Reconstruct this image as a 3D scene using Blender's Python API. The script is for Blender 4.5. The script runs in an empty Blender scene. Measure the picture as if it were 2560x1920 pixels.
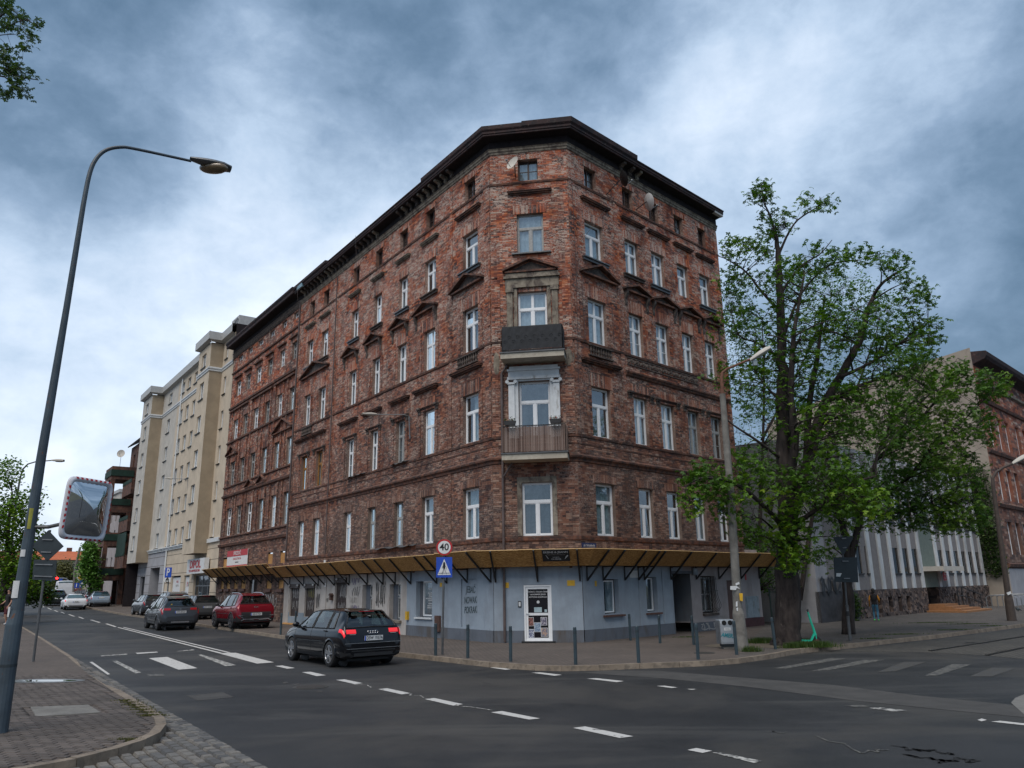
import bpy, bmesh, math, random
from mathutils import Vector, Matrix, noise as mnoise
R = random.Random(11)
PI = math.pi
sc = bpy.context.scene
COL = sc.collection

# ------------------------------------------------------------ camera
FPX, PITCH, ROLL, CAMH = 1924.68, 0.254466541, -0.0159644887, 2.0
cp, sp, cr, sr = math.cos(PITCH), math.sin(PITCH), math.cos(ROLL), math.sin(ROLL)
def _rz(v): return Vector((cr*v[0]-sr*v[1], sr*v[0]+cr*v[1], v[2]))
RT, FH, UPV = _rz((1, 0, 0)), _rz((0, sp, cp)), _rz((0, -cp, sp))
MW = Matrix((RT, FH, UPV))            # camera axes (right, down, forward) -> world
cd = bpy.data.cameras.new("camera"); cam = bpy.data.objects.new("camera", cd); COL.objects.link(cam)
ax_r, ax_d, ax_f = MW @ Vector((1, 0, 0)), MW @ Vector((0, 1, 0)), MW @ Vector((0, 0, 1))
mat = Matrix((ax_r, -ax_d, -ax_f)).transposed().to_4x4(); mat.translation = (0, 0, CAMH)
cam.matrix_world = mat
cd.sensor_width = 36.0; cd.lens = FPX/2560*36.0; cd.clip_start = .1; cd.clip_end = 3000
sc.camera = cam

# ------------------------------------------------------------ world
SUN_EL, SUN_AZ = math.radians(57), math.radians(200)     # azimuth clockwise from +Y
w = bpy.data.worlds.new("World"); sc.world = w; w.use_nodes = True
nt = w.node_tree; nt.nodes.clear()
def N(t, tree=None, **k):
    n = (tree or nt).nodes.new(t)
    for a, b in k.items(): setattr(n, a, b)
    return n
out = N("ShaderNodeOutputWorld"); bg = N("ShaderNodeBackground")
sky = N("ShaderNodeTexSky", sky_type='NISHITA'); sky.sun_disc = False
sky.sun_elevation = SUN_EL; sky.sun_rotation = SUN_AZ; sky.air_density = 1.6; sky.dust_density = 2.0
tc = N("ShaderNodeTexCoord"); sep = N("ShaderNodeSeparateXYZ"); nt.links.new(tc.outputs['Generated'], sep.inputs[0])
def M(op, a, b=None, tree=None, c=None, clamp=False):
    t = tree or nt; n = t.nodes.new("ShaderNodeMath"); n.operation = op; n.use_clamp = clamp
    for i, v in enumerate((a, b, c)):
        if v is None: continue
        if isinstance(v, (int, float)): n.inputs[i].default_value = v
        else: t.links.new(v, n.inputs[i])
    return n.outputs[0]
# cloud layer seen in perspective: project the direction on a plane overhead
zz = M('ADD', M('MAXIMUM', sep.outputs[2], 0.0), 0.55)
comb = N("ShaderNodeCombineXYZ")
nt.links.new(M('DIVIDE', sep.outputs[0], zz), comb.inputs[0]); nt.links.new(M('DIVIDE', sep.outputs[1], zz), comb.inputs[1]); nt.links.new(M('MULTIPLY', sep.outputs[2], 1.6), comb.inputs[2])
def noise(tree, vec, scale, detail, rough=.5, dist=0, off=(0, 0, 0), sc3=(1, 1, 1)):
    mp = tree.nodes.new("ShaderNodeMapping"); mp.inputs['Location'].default_value = off; mp.inputs['Scale'].default_value = sc3
    tree.links.new(vec, mp.inputs[0])
    n = tree.nodes.new("ShaderNodeTexNoise"); n.inputs['Scale'].default_value = scale; n.inputs['Detail'].default_value = detail
    n.inputs['Roughness'].default_value = rough; n.inputs['Distortion'].default_value = dist
    tree.links.new(mp.outputs[0], n.inputs['Vector']); return n.outputs['Fac']
gen = tc.outputs['Generated']
big = noise(nt, gen, 2.2, 3, .5, .3, (3.1, 1.7, 0), (1, 1, 1.3))
mid = noise(nt, gen, 5.0, 8, .60, .15, (9.2, 4.4, 0), (1, 1, 1.35))
fine = noise(nt, gen, 17.0, 6, .6, .3, (1.2, 8.4, 0), (1, 1, 1.5))
cl = M('ADD', M('MULTIPLY', big, .50), M('MULTIPLY', mid, .42)); cl = M('ADD', cl, M('MULTIPLY', fine, .16))
# thick and thin banks of the deck: direction (photo pixel), radius in degrees, amount
for lx, ly, rad, amt in ((250, 950, 36, .255), (900, 560, 17, .13), (2060, 260, 17, .14), (1700, 250, 16, .03), (600, 110, 16, -.17), (1150, 60, 14, -.13), (1450, 240, 12, -.03), (2560, 780, 16, -.12), (2560, 150, 13, -.08), (1980, 560, 12, .05), (2330, 1000, 10, .08), (80, 60, 12, -.12)):
    d_ = (MW @ Vector((lx-1280, ly-960, FPX))).normalized()
    vm = N("ShaderNodeVectorMath", operation='DOT_PRODUCT'); nt.links.new(tc.outputs['Generated'], vm.inputs[0]); vm.inputs[1].default_value = d_
    mr = N("ShaderNodeMapRange", interpolation_type='SMOOTHSTEP'); nt.links.new(vm.outputs['Value'], mr.inputs[0]); mr.inputs[1].default_value = math.cos(math.radians(rad*1.25)); mr.inputs[2].default_value = 1.0
    cl = M('ADD', cl, M('MULTIPLY', mr.outputs[0], amt))
ramp = N("ShaderNodeValToRGB"); nt.links.new(cl, ramp.inputs[0])
cs = [(.35, (.045, .086, .140)), (.46, (.090, .142, .213)), (.56, (.158, .222, .312)), (.67, (.280, .355, .455)), (.86, (.49, .545, .625))]
el = ramp.color_ramp.elements
el[0].position, el[0].color = cs[0][0], cs[0][1]+(1,)
el[1].position, el[1].color = cs[-1][0], cs[-1][1]+(1,)
for p, c in cs[1:-1]:
    e = el.new(p); e.color = c+(1,)
skm = N("ShaderNodeVectorMath", operation='SCALE'); nt.links.new(sky.outputs[0], skm.inputs[0]); skm.inputs['Scale'].default_value = 1.0
cls = N("ShaderNodeVectorMath", operation='SCALE'); nt.links.new(ramp.outputs[0], cls.inputs[0]); cls.inputs['Scale'].default_value = 10.0
mx = N("ShaderNodeMix", data_type='RGBA'); mx.inputs[0].default_value = .93
nt.links.new(skm.outputs[0], mx.inputs[6]); nt.links.new(cls.outputs[0], mx.inputs[7])
nt.links.new(mx.outputs[2], bg.inputs[0]); bg.inputs[1].default_value = .1
nt.links.new(bg.outputs[0], out.inputs[0])
# ------------------------------------------------------------ sun behind the cloud, exposure
sd = bpy.data.lights.new("sun", 'SUN'); sd.energy = 1.5; sd.angle = math.radians(48); sd.color = (1, .93, .85)
so = bpy.data.objects.new("sun", sd); COL.objects.link(so)
sdir = Vector((math.sin(SUN_AZ)*math.cos(SUN_EL), math.cos(SUN_AZ)*math.cos(SUN_EL), math.sin(SUN_EL)))
so.rotation_euler = sdir.to_track_quat('Z', 'Y').to_euler(); so.location = (0, -20, 40)
sc.view_settings.view_transform = 'Standard'; sc.view_settings.look = 'None'
sc.view_settings.exposure = 0.95; sc.view_settings.gamma = 1.0; sc.view_settings.use_curve_mapping = False

# ------------------------------------------------------------ frames of reference
AL, AR = -0.628796892, 0.799678427
def V2(x, y): return Vector((x, y, 0))
DL = V2(math.sin(AL), math.cos(AL)); DR = V2(math.sin(AR), math.cos(AR))
PL = V2(-0.72621, 27.07748); PR = V2(2.24333, 26.62914); DC = (PR-PL).normalized()
NL = V2(-DL.y, DL.x); NC = V2(DC.y, -DC.x); NR = V2(DR.y, -DR.x)
def rise(s):                                    # the street climbs gently away to the left
    t = [(-50, 0), (6, 0), (25, .1), (45, .2), (60, .4), (80, .75), (110, 1.35), (200, 3.0), (900, 12)]
    for (a, za), (b, zb) in zip(t, t[1:]):
        if s <= b: return za+(zb-za)*max(0, (s-a))/(b-a)
    return 12
def hz(x, y):
    return rise((x-PL.x)*DL.x+(y-PL.y)*DL.y)
def ray(px, py): return MW @ Vector((px-1280, py-960, FPX))
def gp(px, py, dz=0.0):                         # photo pixel -> point on the ground
    r = ray(px, py); z = dz; p = None
    for _ in range(25):
        t = (z-CAMH)/r.z
        if t < 0 or t > 900: t = 900/r.length
        p = r*t; z2 = hz(p.x, p.y)+dz; z = z+(z2-z)*.5
    return Vector((p.x, p.y, hz(p.x, p.y)+dz))
def vp(o, px, py):                              # pixel -> point at the depth of o
    r = ray(px, py); t = o[1]/r.y; return Vector((r.x*t, r.y*t, CAMH+r.z*t))
class Fr:
    def __init__(s, P, d, n): s.P, s.d, s.n = P, d, n
    def pt(s, u, w, z): return s.P+s.d*u+s.n*w+Vector((0, 0, z))
FL_, FC_, FR_ = Fr(PL, DL, NL), Fr(PL, DC, NC), Fr(PR, DR, NR)
LC = 3.0032

def spline(pts, n=5):
    o = []
    for i in range(len(pts)-1):
        p0, p1, p2, p3 = pts[max(i-1, 0)], pts[i], pts[i+1], pts[min(i+2, len(pts)-1)]
        for k in range(n):
            f = k/n; o.append(.5*((2*p1)+(p2-p0)*f+(2*p0-5*p1+4*p2-p3)*f*f+(3*p1-p0-3*p2+p3)*f**3))
    o.append(pts[-1]); return o
# ------------------------------------------------------------ mesh building
class MB:
    def __init__(s): s.v, s.f, s.m, s.t = [], [], [], []
    def add(s, pts, faces, m=0, t=0.5):
        b = len(s.v); s.v += [tuple(p) for p in pts]; s.t += [t]*len(pts)
        for f in faces: s.f.append(tuple(b+i for i in f)); s.m.append(m)
    def quad(s, a, b, c, d, m=0, t=.5): s.add((a, b, c, d), ((0, 1, 2, 3),), m, t)
    def poly(s, pts, m=0, t=.5): s.add(pts, (tuple(range(len(pts))),), m, t)
    def hexa(s, p, m=0, t=.5):
        s.add(p, ((0, 3, 2, 1), (4, 5, 6, 7), (0, 1, 5, 4), (1, 2, 6, 5), (2, 3, 7, 6), (3, 0, 4, 7)), m, t)
    def box(s, fr, u0, u1, w0, w1, z0, z1, m=0, t=.5):
        s.hexa([fr.pt(u0, w0, z0), fr.pt(u1, w0, z0), fr.pt(u1, w1, z0), fr.pt(u0, w1, z0),
                fr.pt(u0, w0, z1), fr.pt(u1, w0, z1), fr.pt(u1, w1, z1), fr.pt(u0, w1, z1)], m, t)
    def abox(s, x0, x1, y0, y1, z0, z1, m=0, t=.5): s.box(F0, x0, x1, y0, y1, z0, z1, m, t)
    def prism(s, pts, off, m=0, t=.5):
        n = len(pts); off = Vector(off); a = [Vector(p) for p in pts]; b = [p+off for p in a]
        s.add(a+b, [tuple(range(n-1, -1, -1)), tuple(range(n, 2*n))]+[(i, (i+1) % n, n+(i+1) % n, n+i) for i in range(n)], m, t)
    def tube(s, pts, r, seg=8, m=0, t=.5, cap=True):
        pts = [Vector(p) for p in pts]; n = len(pts)
        rr = r if isinstance(r, (list, tuple)) else [r]*n
        b = len(s.v); up = None
        for i, p in enumerate(pts):
            d = (pts[min(i+1, n-1)]-pts[max(i-1, 0)]).normalized()
            if up is None:
                up = Vector((0, 0, 1)) if abs(d.z) < .9 else Vector((1, 0, 0))
            x = up.cross(d)
            if x.length < 1e-4: x = Vector((1, .3, 0)).cross(d)
            x.normalize(); y = d.cross(x); up = y
            for k in range(seg):
                a = 2*PI*k/seg; s.v.append(tuple(p+(x*math.cos(a)+y*math.sin(a))*rr[i])); s.t.append(t)
        for i in range(n-1):
            for k in range(seg):
                s.f.append((b+i*seg+k, b+i*seg+(k+1) % seg, b+(i+1)*seg+(k+1) % seg, b+(i+1)*seg+k)); s.m.append(m)
        if cap:
            s.f.append(tuple(b+k for k in range(seg-1, -1, -1))); s.m.append(m)
            s.f.append(tuple(b+(n-1)*seg+k for k in range(seg))); s.m.append(m)
    def bar(s, a, b, w, h=None, m=0):
        a, b = Vector(a), Vector(b); h = h or w; d = (b-a).normalized()
        x = d.cross(Vector((0, 0, 1)))
        if x.length < 1e-3: x = Vector((1, 0, 0))
        x.normalize(); y = x.cross(d); x *= w/2; y *= h/2
        s.hexa([a-x-y, a+x-y, a+x+y, a-x+y, b-x-y, b+x-y, b+x+y, b-x+y], m)
    def disc(s, c, ax, r, th, seg=20, m=0, r2=None):
        c = Vector(c); ax = Vector(ax).normalized(); s.tube([c-ax*th/2, c+ax*th/2], [r, r2 or r], seg, m)
    def ball(s, c, rx, ry=None, rz=None, seg=12, rings=8, m=0, t=.5):
        ry = ry or rx; rz = rz or rx; c = Vector(c); b = len(s.v)
        for i in range(rings+1):
            a = PI*i/rings
            for k in range(seg):
                q = 2*PI*k/seg
                s.v.append((c.x+rx*math.sin(a)*math.cos(q), c.y+ry*math.sin(a)*math.sin(q), c.z+rz*math.cos(a))); s.t.append(t)
        for i in range(rings):
            for k in range(seg):
                s.f.append((b+i*seg+k, b+(i+1)*seg+k, b+(i+1)*seg+(k+1) % seg, b+i*seg+(k+1) % seg)); s.m.append(m)
    def grid(s, fn, us, vs, m=0, t=.5, skip=None):
        b = len(s.v); n = len(vs)
        for u in us:
            for v in vs: s.v.append(tuple(fn(u, v))); s.t.append(t)
        for i in range(len(us)-1):
            for j in range(n-1):
                if skip and skip((us[i]+us[i+1])/2, (vs[j]+vs[j+1])/2): continue
                s.f.append((b+i*n+j, b+(i+1)*n+j, b+(i+1)*n+j+1, b+i*n+j+1)); s.m.append(m)
    def mesh(s, name, mats, off=(0, 0, 0), smooth=False):
        me = bpy.data.meshes.new(name); ox, oy, oz = off
        me.from_pydata([(x-ox, y-oy, z-oz) for x, y, z in s.v], [], s.f)
        for mt in (mats if isinstance(mats, (list, tuple)) else [mats]): me.materials.append(mt)
        if any(s.m): me.polygons.foreach_set('material_index', s.m)
        if smooth: me.polygons.foreach_set('use_smooth', [True]*len(s.f))
        at = me.attributes.new('tint', 'FLOAT', 'POINT'); at.data.foreach_set('value', s.t)
        me.update(); return me
    def build(s, name, mats, parent=None, smooth=False, label=None, cat=None, group=None, kind=None, autos=None):
        off = (0, 0, 0)
        if parent is not None and not parent.get('_local'): off = wloc(parent)
        me = s.mesh(name, mats, off, smooth or autos is not None)
        if autos is not None:
            try: me.set_sharp_from_angle(angle=math.radians(autos))
            except Exception: pass
        o = bpy.data.objects.new(name, me); COL.objects.link(o)
        if parent is not None: o.parent = parent
        tag(o, label, cat, group, kind); return o
def wloc(o):
    v = Vector(o.location)
    while o.parent is not None: o = o.parent; v += Vector(o.location)
    return v
def tag(o, label=None, cat=None, group=None, kind=None):
    if label: o['label'] = label
    if cat: o['category'] = cat
    if group: o['group'] = group
    if kind: o['kind'] = kind
    return o
F0 = Fr(Vector((0, 0, 0)), Vector((1, 0, 0)), Vector((0, 1, 0)))
def thing(name, label, cat, loc=(0, 0, 0), rz=0.0, group=None, local=False):
    o = bpy.data.objects.new(name, None); COL.objects.link(o); o.empty_display_size = .2
    o.location = loc; o.rotation_euler = (0, 0, rz)
    if local: o['_local'] = 1
    return tag(o, label, cat, group)
def dup(root, loc, rz=None, label=None, group=None, scale=None):
    def cp_(o, par):
        c = o.copy(); COL.objects.link(c)
        if par is not None: c.parent = par
        for ch in list(o.children): cp_(ch, c)
        return c
    r = cp_(root, None); r.location = loc
    if rz is not None: r.rotation_euler = (0, 0, rz)
    if scale: r.scale = (scale,)*3
    if label: r['label'] = label
    if group: r['group'] = group
    return r
def inst(name, me, loc, parent=None, rot=(0, 0, 0), **k):
    o = bpy.data.objects.new(name, me); COL.objects.link(o)
    if parent is not None: o.parent = parent; o.location = Vector(loc)-(Vector((0, 0, 0)) if parent.get('_local') else wloc(parent))
    else: o.location = loc
    o.rotation_euler = rot; return tag(o, **k)

# ------------------------------------------------------------ materials
MATS = {}
def bs(name):
    m = bpy.data.materials.new(name); m.use_nodes = True; t = m.node_tree; b = t.nodes['Principled BSDF']; MATS[name] = m
    return m, t, b
def pos(t): return t.nodes.new("ShaderNodeNewGeometry").outputs['Position']
def mixc(t, f, a, b):
    n = t.nodes.new("ShaderNodeMix"); n.data_type = 'RGBA'
    for i, v in ((0, f), (6, a), (7, b)):
        if isinstance(v, (int, float)): n.inputs[i].default_value = v
        elif isinstance(v, tuple): n.inputs[i].default_value = v+(1,) if len(v) == 3 else v
        else: t.links.new(v, n.inputs[i])
    return n.outputs[2]
def rampf(t, f, a, b):
    n = t.nodes.new("ShaderNodeMapRange"); n.inputs[1].default_value = a; n.inputs[2].default_value = b; n.clamp = True
    t.links.new(f, n.inputs[0]); return n.outputs[0]
def bump(t, b, h, s=.3, d=.01):
    n = t.nodes.new("ShaderNodeBump"); n.inputs['Strength'].default_value = s; n.inputs['Distance'].default_value = d
    t.links.new(h, n.inputs['Height']); t.links.new(n.outputs[0], b.inputs['Normal'])
def plain(name, c, rough=.6, metal=0.0, var=.25, scale=6.0, bmp=0.0, dirt=None, coat=0.0, obj=False, bs_=30):
    m, t, b = bs(name)
    b.inputs['Roughness'].default_value = rough; b.inputs['Metallic'].default_value = metal
    v = t.nodes.new("ShaderNodeTexCoord").outputs['Object'] if obj else pos(t)
    col = c
    if var:
        f = rampf(t, noise(t, v, scale, 5, .6), .3, .7)
        col = mixc(t, f, tuple(x*(1-var) for x in c), tuple(min(1, x*(1+var*.7)) for x in c))
    if dirt:
        f2 = rampf(t, noise(t, v, dirt[1], 6, .65, .4, (7, 3, 1), (1, 1, .45)), dirt[2], dirt[3]); col = mixc(t, f2, col, dirt[0])
    if isinstance(col, tuple): b.inputs['Base Color'].default_value = col+(1,)
    else: t.links.new(col, b.inputs['Base Color'])
    if coat: b.inputs['Coat Weight'].default_value = coat; b.inputs['Coat Roughness'].default_value = .05
    if bmp: bump(t, b, noise(t, v, bs_, 4, .6), bmp, .01)
    return m
def attr(t, obj=False):
    if obj: return t.nodes.new("ShaderNodeObjectInfo").outputs['Random']
    n = t.nodes.new("ShaderNodeAttribute"); n.attribute_name = 'tint'; return n.outputs['Fac']
def cramp(t, f, stops):
    n = t.nodes.new("ShaderNodeValToRGB"); e = n.color_ramp.elements; t.links.new(f, n.inputs[0])
    e[0].position, e[0].color = stops[0][0], stops[0][1]+(1,); e[1].position, e[1].color = stops[-1][0], stops[-1][1]+(1,)
    for p, c in stops[1:-1]: e.new(p).color = c+(1,)
    return n.outputs[0]
def sepz(t):
    n = t.nodes.new("ShaderNodeSeparateXYZ"); t.links.new(pos(t), n.inputs[0]); return n.outputs
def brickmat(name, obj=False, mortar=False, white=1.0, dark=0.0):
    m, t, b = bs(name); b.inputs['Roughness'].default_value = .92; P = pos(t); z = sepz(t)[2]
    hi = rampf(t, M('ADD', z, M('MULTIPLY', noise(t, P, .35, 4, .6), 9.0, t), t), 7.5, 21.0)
    if mortar:
        low, up = (.15, .112, .09), (.27, .14, .095)
        col = mixc(t, hi, low, up)
    else:
        a = attr(t, obj)
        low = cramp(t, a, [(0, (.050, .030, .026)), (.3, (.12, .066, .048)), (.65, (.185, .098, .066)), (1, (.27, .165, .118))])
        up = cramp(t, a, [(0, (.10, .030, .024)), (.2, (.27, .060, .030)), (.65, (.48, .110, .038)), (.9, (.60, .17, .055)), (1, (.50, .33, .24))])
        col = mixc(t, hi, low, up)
    soot = rampf(t, noise(t, P, .7, 6, .62, .6, (3, 8, 2), (1, 1, .55)), .47, .66)
    col = mixc(t, M('MULTIPLY', soot, .5+dark*.3, t), col, (.055, .032, .030))
    stk = rampf(t, noise(t, P, 2.4, 5, .6, .2, (6, 2, 4), (1, 1, .13)), .53, .64); col = mixc(t, M('MULTIPLY', stk, .5, t), col, (.045, .030, .027))
    patch = rampf(t, noise(t, P, .9, 5, .6, .8, (2, 5, 9)), .38, .58)
    if not mortar:
        tb = attr(t, obj); lt = M('MULTIPLY', M('MULTIPLY', M('GREATER_THAN', tb, .80, t), patch, t), M('ADD', M('MULTIPLY', hi, .62, t), .10, t), t)
        col = mixc(t, lt, col, (.52, .43, .36)); dkp = rampf(t, noise(t, P, 1.3, 5, .6, .5, (8, 1, 3)), .5, .6)
        col = mixc(t, M('MULTIPLY', M('MULTIPLY', M('LESS_THAN', tb, .34, t), dkp, t), .85, t), col, (.045, .022, .022))
    sp_ = rampf(t, noise(t, P, 15, 4, .75, .3, (0, 0, 0), (1, 1, 1.7)), .47, .53)
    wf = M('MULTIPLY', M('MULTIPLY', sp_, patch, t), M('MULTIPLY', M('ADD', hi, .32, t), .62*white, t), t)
    col = mixc(t, wf, col, (.54, .44, .38))
    grain = noise(t, P, 55, 3, .7)
    col = mixc(t, M('MULTIPLY', rampf(t, grain, .35, .7), .28, t), col, (.03, .02, .018))
    t.links.new(col, b.inputs['Base Color']); bump(t, b, grain, .55, .012)
    return m
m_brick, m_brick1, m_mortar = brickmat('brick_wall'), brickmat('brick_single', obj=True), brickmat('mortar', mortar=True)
def surf2(name, c1, c2, scale, rough=.9, a=.4, b_=.6, extra=None, bmp=.2, sc3=(1, 1, 1), bsc=40):
    m, t, b = bs(name); b.inputs['Roughness'].default_value = rough; P = pos(t)
    col = mixc(t, rampf(t, noise(t, P, scale, 6, .62, .3, (0, 0, 0), sc3), a, b_), c1, c2)
    if extra:
        for (c, s, lo, hi, amt, s3, off) in extra:
            col = mixc(t, M('MULTIPLY', rampf(t, noise(t, P, s, 5, .65, .5, off, s3), lo, hi), amt, t), col, c)
    t.links.new(col, b.inputs['Base Color']); bump(t, b, noise(t, P, bsc, 3, .7), bmp, .01); return m
m_brickd = surf2('brick_moulding', (.055, .034, .030), (.20, .085, .052), 5, .95, .38, .62, [((.16, .135, .115), 9, .58, .68, .6, (1, 1, 1.5), (3, 3, 3)), ((.035, .025, .023), 2.2, .46, .60, .7, (1, 1, 2), (7, 2, 3))], .8, bsc=30)
m_asph = surf2('asphalt', (.0075, .008, .009), (.022, .022, .023), .30, .68, .38, .62,
    [((.085, .083, .080), 60, .57, .66, .55, (1, 1, 1), (0, 0, 0)), ((.016, .016, .018), 1.1, .56, .66, .5, (1, 1, 1), (4, 4, 0)), ((.060, .058, .054), .45, .50, .68, .6, (.32, 1.6, 1), (2, 7, 0)), ((.062, .056, .048), .18, .5, .62, .45, (1, 1, 1), (9, 1, 0))], .35, bsc=110)
m_asph2 = surf2('asphalt_patch', (.042, .040, .038), (.056, .053, .050), 2, .9, .4, .6, [((.03, .03, .03), 150, .56, .7, .5, (1, 1, 1), (0, 0, 0))], .3, bsc=110)
def paint(name, c, wear=.5):
    m, t, b = bs(name); b.inputs['Roughness'].default_value = .75; P = pos(t)
    f = M('MULTIPLY', rampf(t, noise(t, P, 9, 6, .72, .5), .62-wear*.28, .66-wear*.16), 1.0, t)
    t.links.new(mixc(t, f, c, (.05, .05, .05)), b.inputs['Base Color']); return m
m_white_line, m_worn, m_worn2 = paint('road_paint', (.46, .45, .43), .12), paint('road_paint_worn', (.42, .41, .38), .62), paint('road_paint_faint', (.13, .125, .11), .72)
m_joint_line = None
def paver(name, c1, c2, mort, bw, bh, rotz, stag=.5, ms=.01):
    m, t, b = bs(name); b.inputs['Roughness'].default_value = .9; P = pos(t)
    mp = t.nodes.new("ShaderNodeMapping"); mp.inputs['Rotation'].default_value = (0, 0, rotz); t.links.new(P, mp.inputs[0])
    bt = t.nodes.new("ShaderNodeTexBrick"); bt.offset = stag; bt.inputs['Scale'].default_value = 1; bt.inputs['Brick Width'].default_value = bw
    bt.inputs['Row Height'].default_value = bh; bt.inputs['Mortar Size'].default_value = ms; bt.inputs['Mortar Smooth'].default_value = .3
    bt.inputs['Color1'].default_value = c1+(1,); bt.inputs['Color2'].default_value = c2+(1,); bt.inputs['Mortar'].default_value = mort+(1,)
    t.links.new(mp.outputs[0], bt.inputs['Vector'])
    col = mixc(t, M('MULTIPLY', rampf(t, noise(t, P, .5, 6, .62), .4, .65), .45, t), bt.outputs[0], tuple(x*.5 for x in c1))
    col = mixc(t, M('MULTIPLY', rampf(t, noise(t, P, 70, 3, .7), .5, .7), .35, t), col, (.03, .028, .025))
    t.links.new(col, b.inputs['Base Color']); bump(t, b, bt.outputs['Fac'], -.6, .01) if False else bump(t, b, M('SUBTRACT', 1.0, bt.outputs['Fac'], t), .5, .01)
    return m
m_pave = paver('concrete_pavers', (.098, .078, .066), (.128, .102, .086), (.030, .024, .020), .2, .1, -AL)
m_pave_r = paver('granite_slabs', (.082, .071, .062), (.115, .099, .087), (.030, .027, .021), .34, .17, -AR)
m_cob = paver('tram_cobbles', (.060, .055, .050), (.092, .084, .074), (.03, .03, .024), .2, .13, -AR, .5, .02)
m_kerb = surf2('granite_kerb', (.15, .118, .088), (.235, .19, .145), 2.5, .85, .35, .65, [((.07, .06, .05), 6, .5, .65, .6, (1, 1, 1), (0, 0, 0))], .3)
m_sett = surf2('stone_setts', (.085, .085, .085), (.155, .15, .145), 3.0, .85, .35, .65, [((.10, .06, .035), 1.6, .52, .66, .5, (1, 1, 1), (3, 1, 0))], .5)
def setm(name, obj):
    m, t, b = bs(name); b.inputs['Roughness'].default_value = .82; P = pos(t); a = attr(t, obj)
    col = cramp(t, a, [(0, (.070, .070, .072)), (.5, (.118, .115, .11)), (1, (.185, .17, .15))])
    col = mixc(t, M('MULTIPLY', rampf(t, noise(t, P, 25, 4, .7), .4, .7), .5, t), col, (.045, .04, .036))
    t.links.new(col, b.inputs['Base Color']); bump(t, b, noise(t, P, 30, 4, .7), .5, .015); return m
def pvm(name, obj):
    m, t, b = bs(name); b.inputs['Roughness'].default_value = .9; P = pos(t); a = attr(t, obj)
    col = cramp(t, a, [(0, (.066, .054, .048)), (.5, (.092, .076, .067)), (1, (.122, .101, .089))])
    col = mixc(t, M('MULTIPLY', rampf(t, noise(t, P, .7, 5, .6), .42, .62), .5, t), col, (.045, .037, .032))
    col = mixc(t, M('MULTIPLY', rampf(t, noise(t, P, 60, 3, .7), .45, .7), .35, t), col, (.04, .035, .03))
    t.links.new(col, b.inputs['Base Color']); bump(t, b, noise(t, P, 60, 3, .7), .4, .008); return m
m_sett_s, m_sett_o, m_pav_s, m_pav_o = setm('sett_stone', False), setm('sett_stone_single', True), pvm('paver_block', False), pvm('paver_block_single', True)
m_joint = plain('joint_soil', (.045, .036, .026), .95, var=.4, scale=5)
def render(name, c, dirtc=(.16, .14, .12), streak=.5, bmp=.35):
    streak = min(1, streak*1.35)
    return surf2(name, c, tuple(x*.84 for x in c), 1.3, .92, .4, .62,
        [(dirtc, 1.2, .50, .68, streak, (1, 1, .25), (5, 5, 5)), (tuple(x*.55 for x in c), 5.0, .58, .72, streak*.6, (1, 1, .3), (1, 2, 5))], bmp, bsc=60)
m_blue = render('pale_blue_render', (.30, .355, .415), (.20, .21, .23), .35)
m_plinth = render('grey_plinth', (.12, .137, .165), (.085, .072, .062), .75)
m_whiter = render('dirty_white_render', (.47, .44, .41), (.24, .19, .16), .55)
m_pinkr = render('grey_pink_render', (.36, .325, .32), (.2, .16, .15), .4)
m_beige = render('beige_render', (.56, .47, .36), (.44, .37, .29), .25, .25)
m_beiged = render('tan_render', (.335, .27, .19), (.27, .21, .15), .3, .3)
m_offw = render('pale_grey_render', (.50, .47, .42), (.40, .37, .33), .25, .25)
m_greyr = render('pale_grey_stone', (.34, .34, .36), (.28, .27, .28), .3)
m_fascia = plain('zinc_fascia', (.38, .38, .37), .5, var=.15)
m_stucco = surf2('weathered_stucco', (.15, .122, .092), (.27, .235, .185), 4, .9, .35, .65, [((.06, .045, .04), 5, .48, .62, .8, (1, 1, .6), (0, 0, 0))], .5)
m_stuccod = surf2('dark_stucco', (.045, .035, .032), (.12, .095, .08), 6, .9, .4, .65, None, .6)
m_wcorn = surf2('weathered_cornice_wood', (.012, .007, .009), (.040, .016, .015), 3, .8, .4, .62, [((.20, .15, .12), 7, .60, .70, .5, (1, 1, 1), (0, 0, 0))], .5)
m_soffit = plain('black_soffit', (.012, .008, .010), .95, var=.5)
m_upvc = plain('white_window_frame', (.78, .79, .80), .35, var=.06)
m_oldw = plain('grey_old_window_frame', (.33, .33, .32), .7, var=.3, scale=20)
m_brownw = plain('dark_brown_window_frame', (.045, .025, .02), .6, var=.3)
m_ochre = plain('ochre_window_frame', (.30, .14, .03), .6, var=.3)
m_fin = render('white_fin', (.56, .58, .59))
m_whitep = plain('white_trim_paint', (.60, .62, .63), .6, var=.12, dirt=((.3, .28, .25), 4, .58, .7))
m_metal = plain('galvanised_metal', (.22, .23, .24), .5, .6, .25)
m_pole = plain('blue_grey_pole_paint', (.050, .070, .088), .45, var=.35, scale=3, dirt=((.12, .05, .025), 9, .63, .68), bmp=.1)
m_gpole = plain('grey_sign_pole', (.10, .105, .11), .5, .3, .3, 5)
m_black = plain('black_steel', (.012, .012, .013), .5, var=.3)
m_dark = plain('dark_interior', (.010, .011, .013), .9, var=.2)
m_tin = plain('grey_tin_flashing', (.12, .125, .13), .45, .5, .3)
m_conc = surf2('concrete', (.12, .112, .10), (.20, .19, .17), 3, .9, .35, .65, [((.09, .085, .075), 9, .55, .7, .6, (1, 1, .4), (0, 0, 0))], .4)
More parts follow.
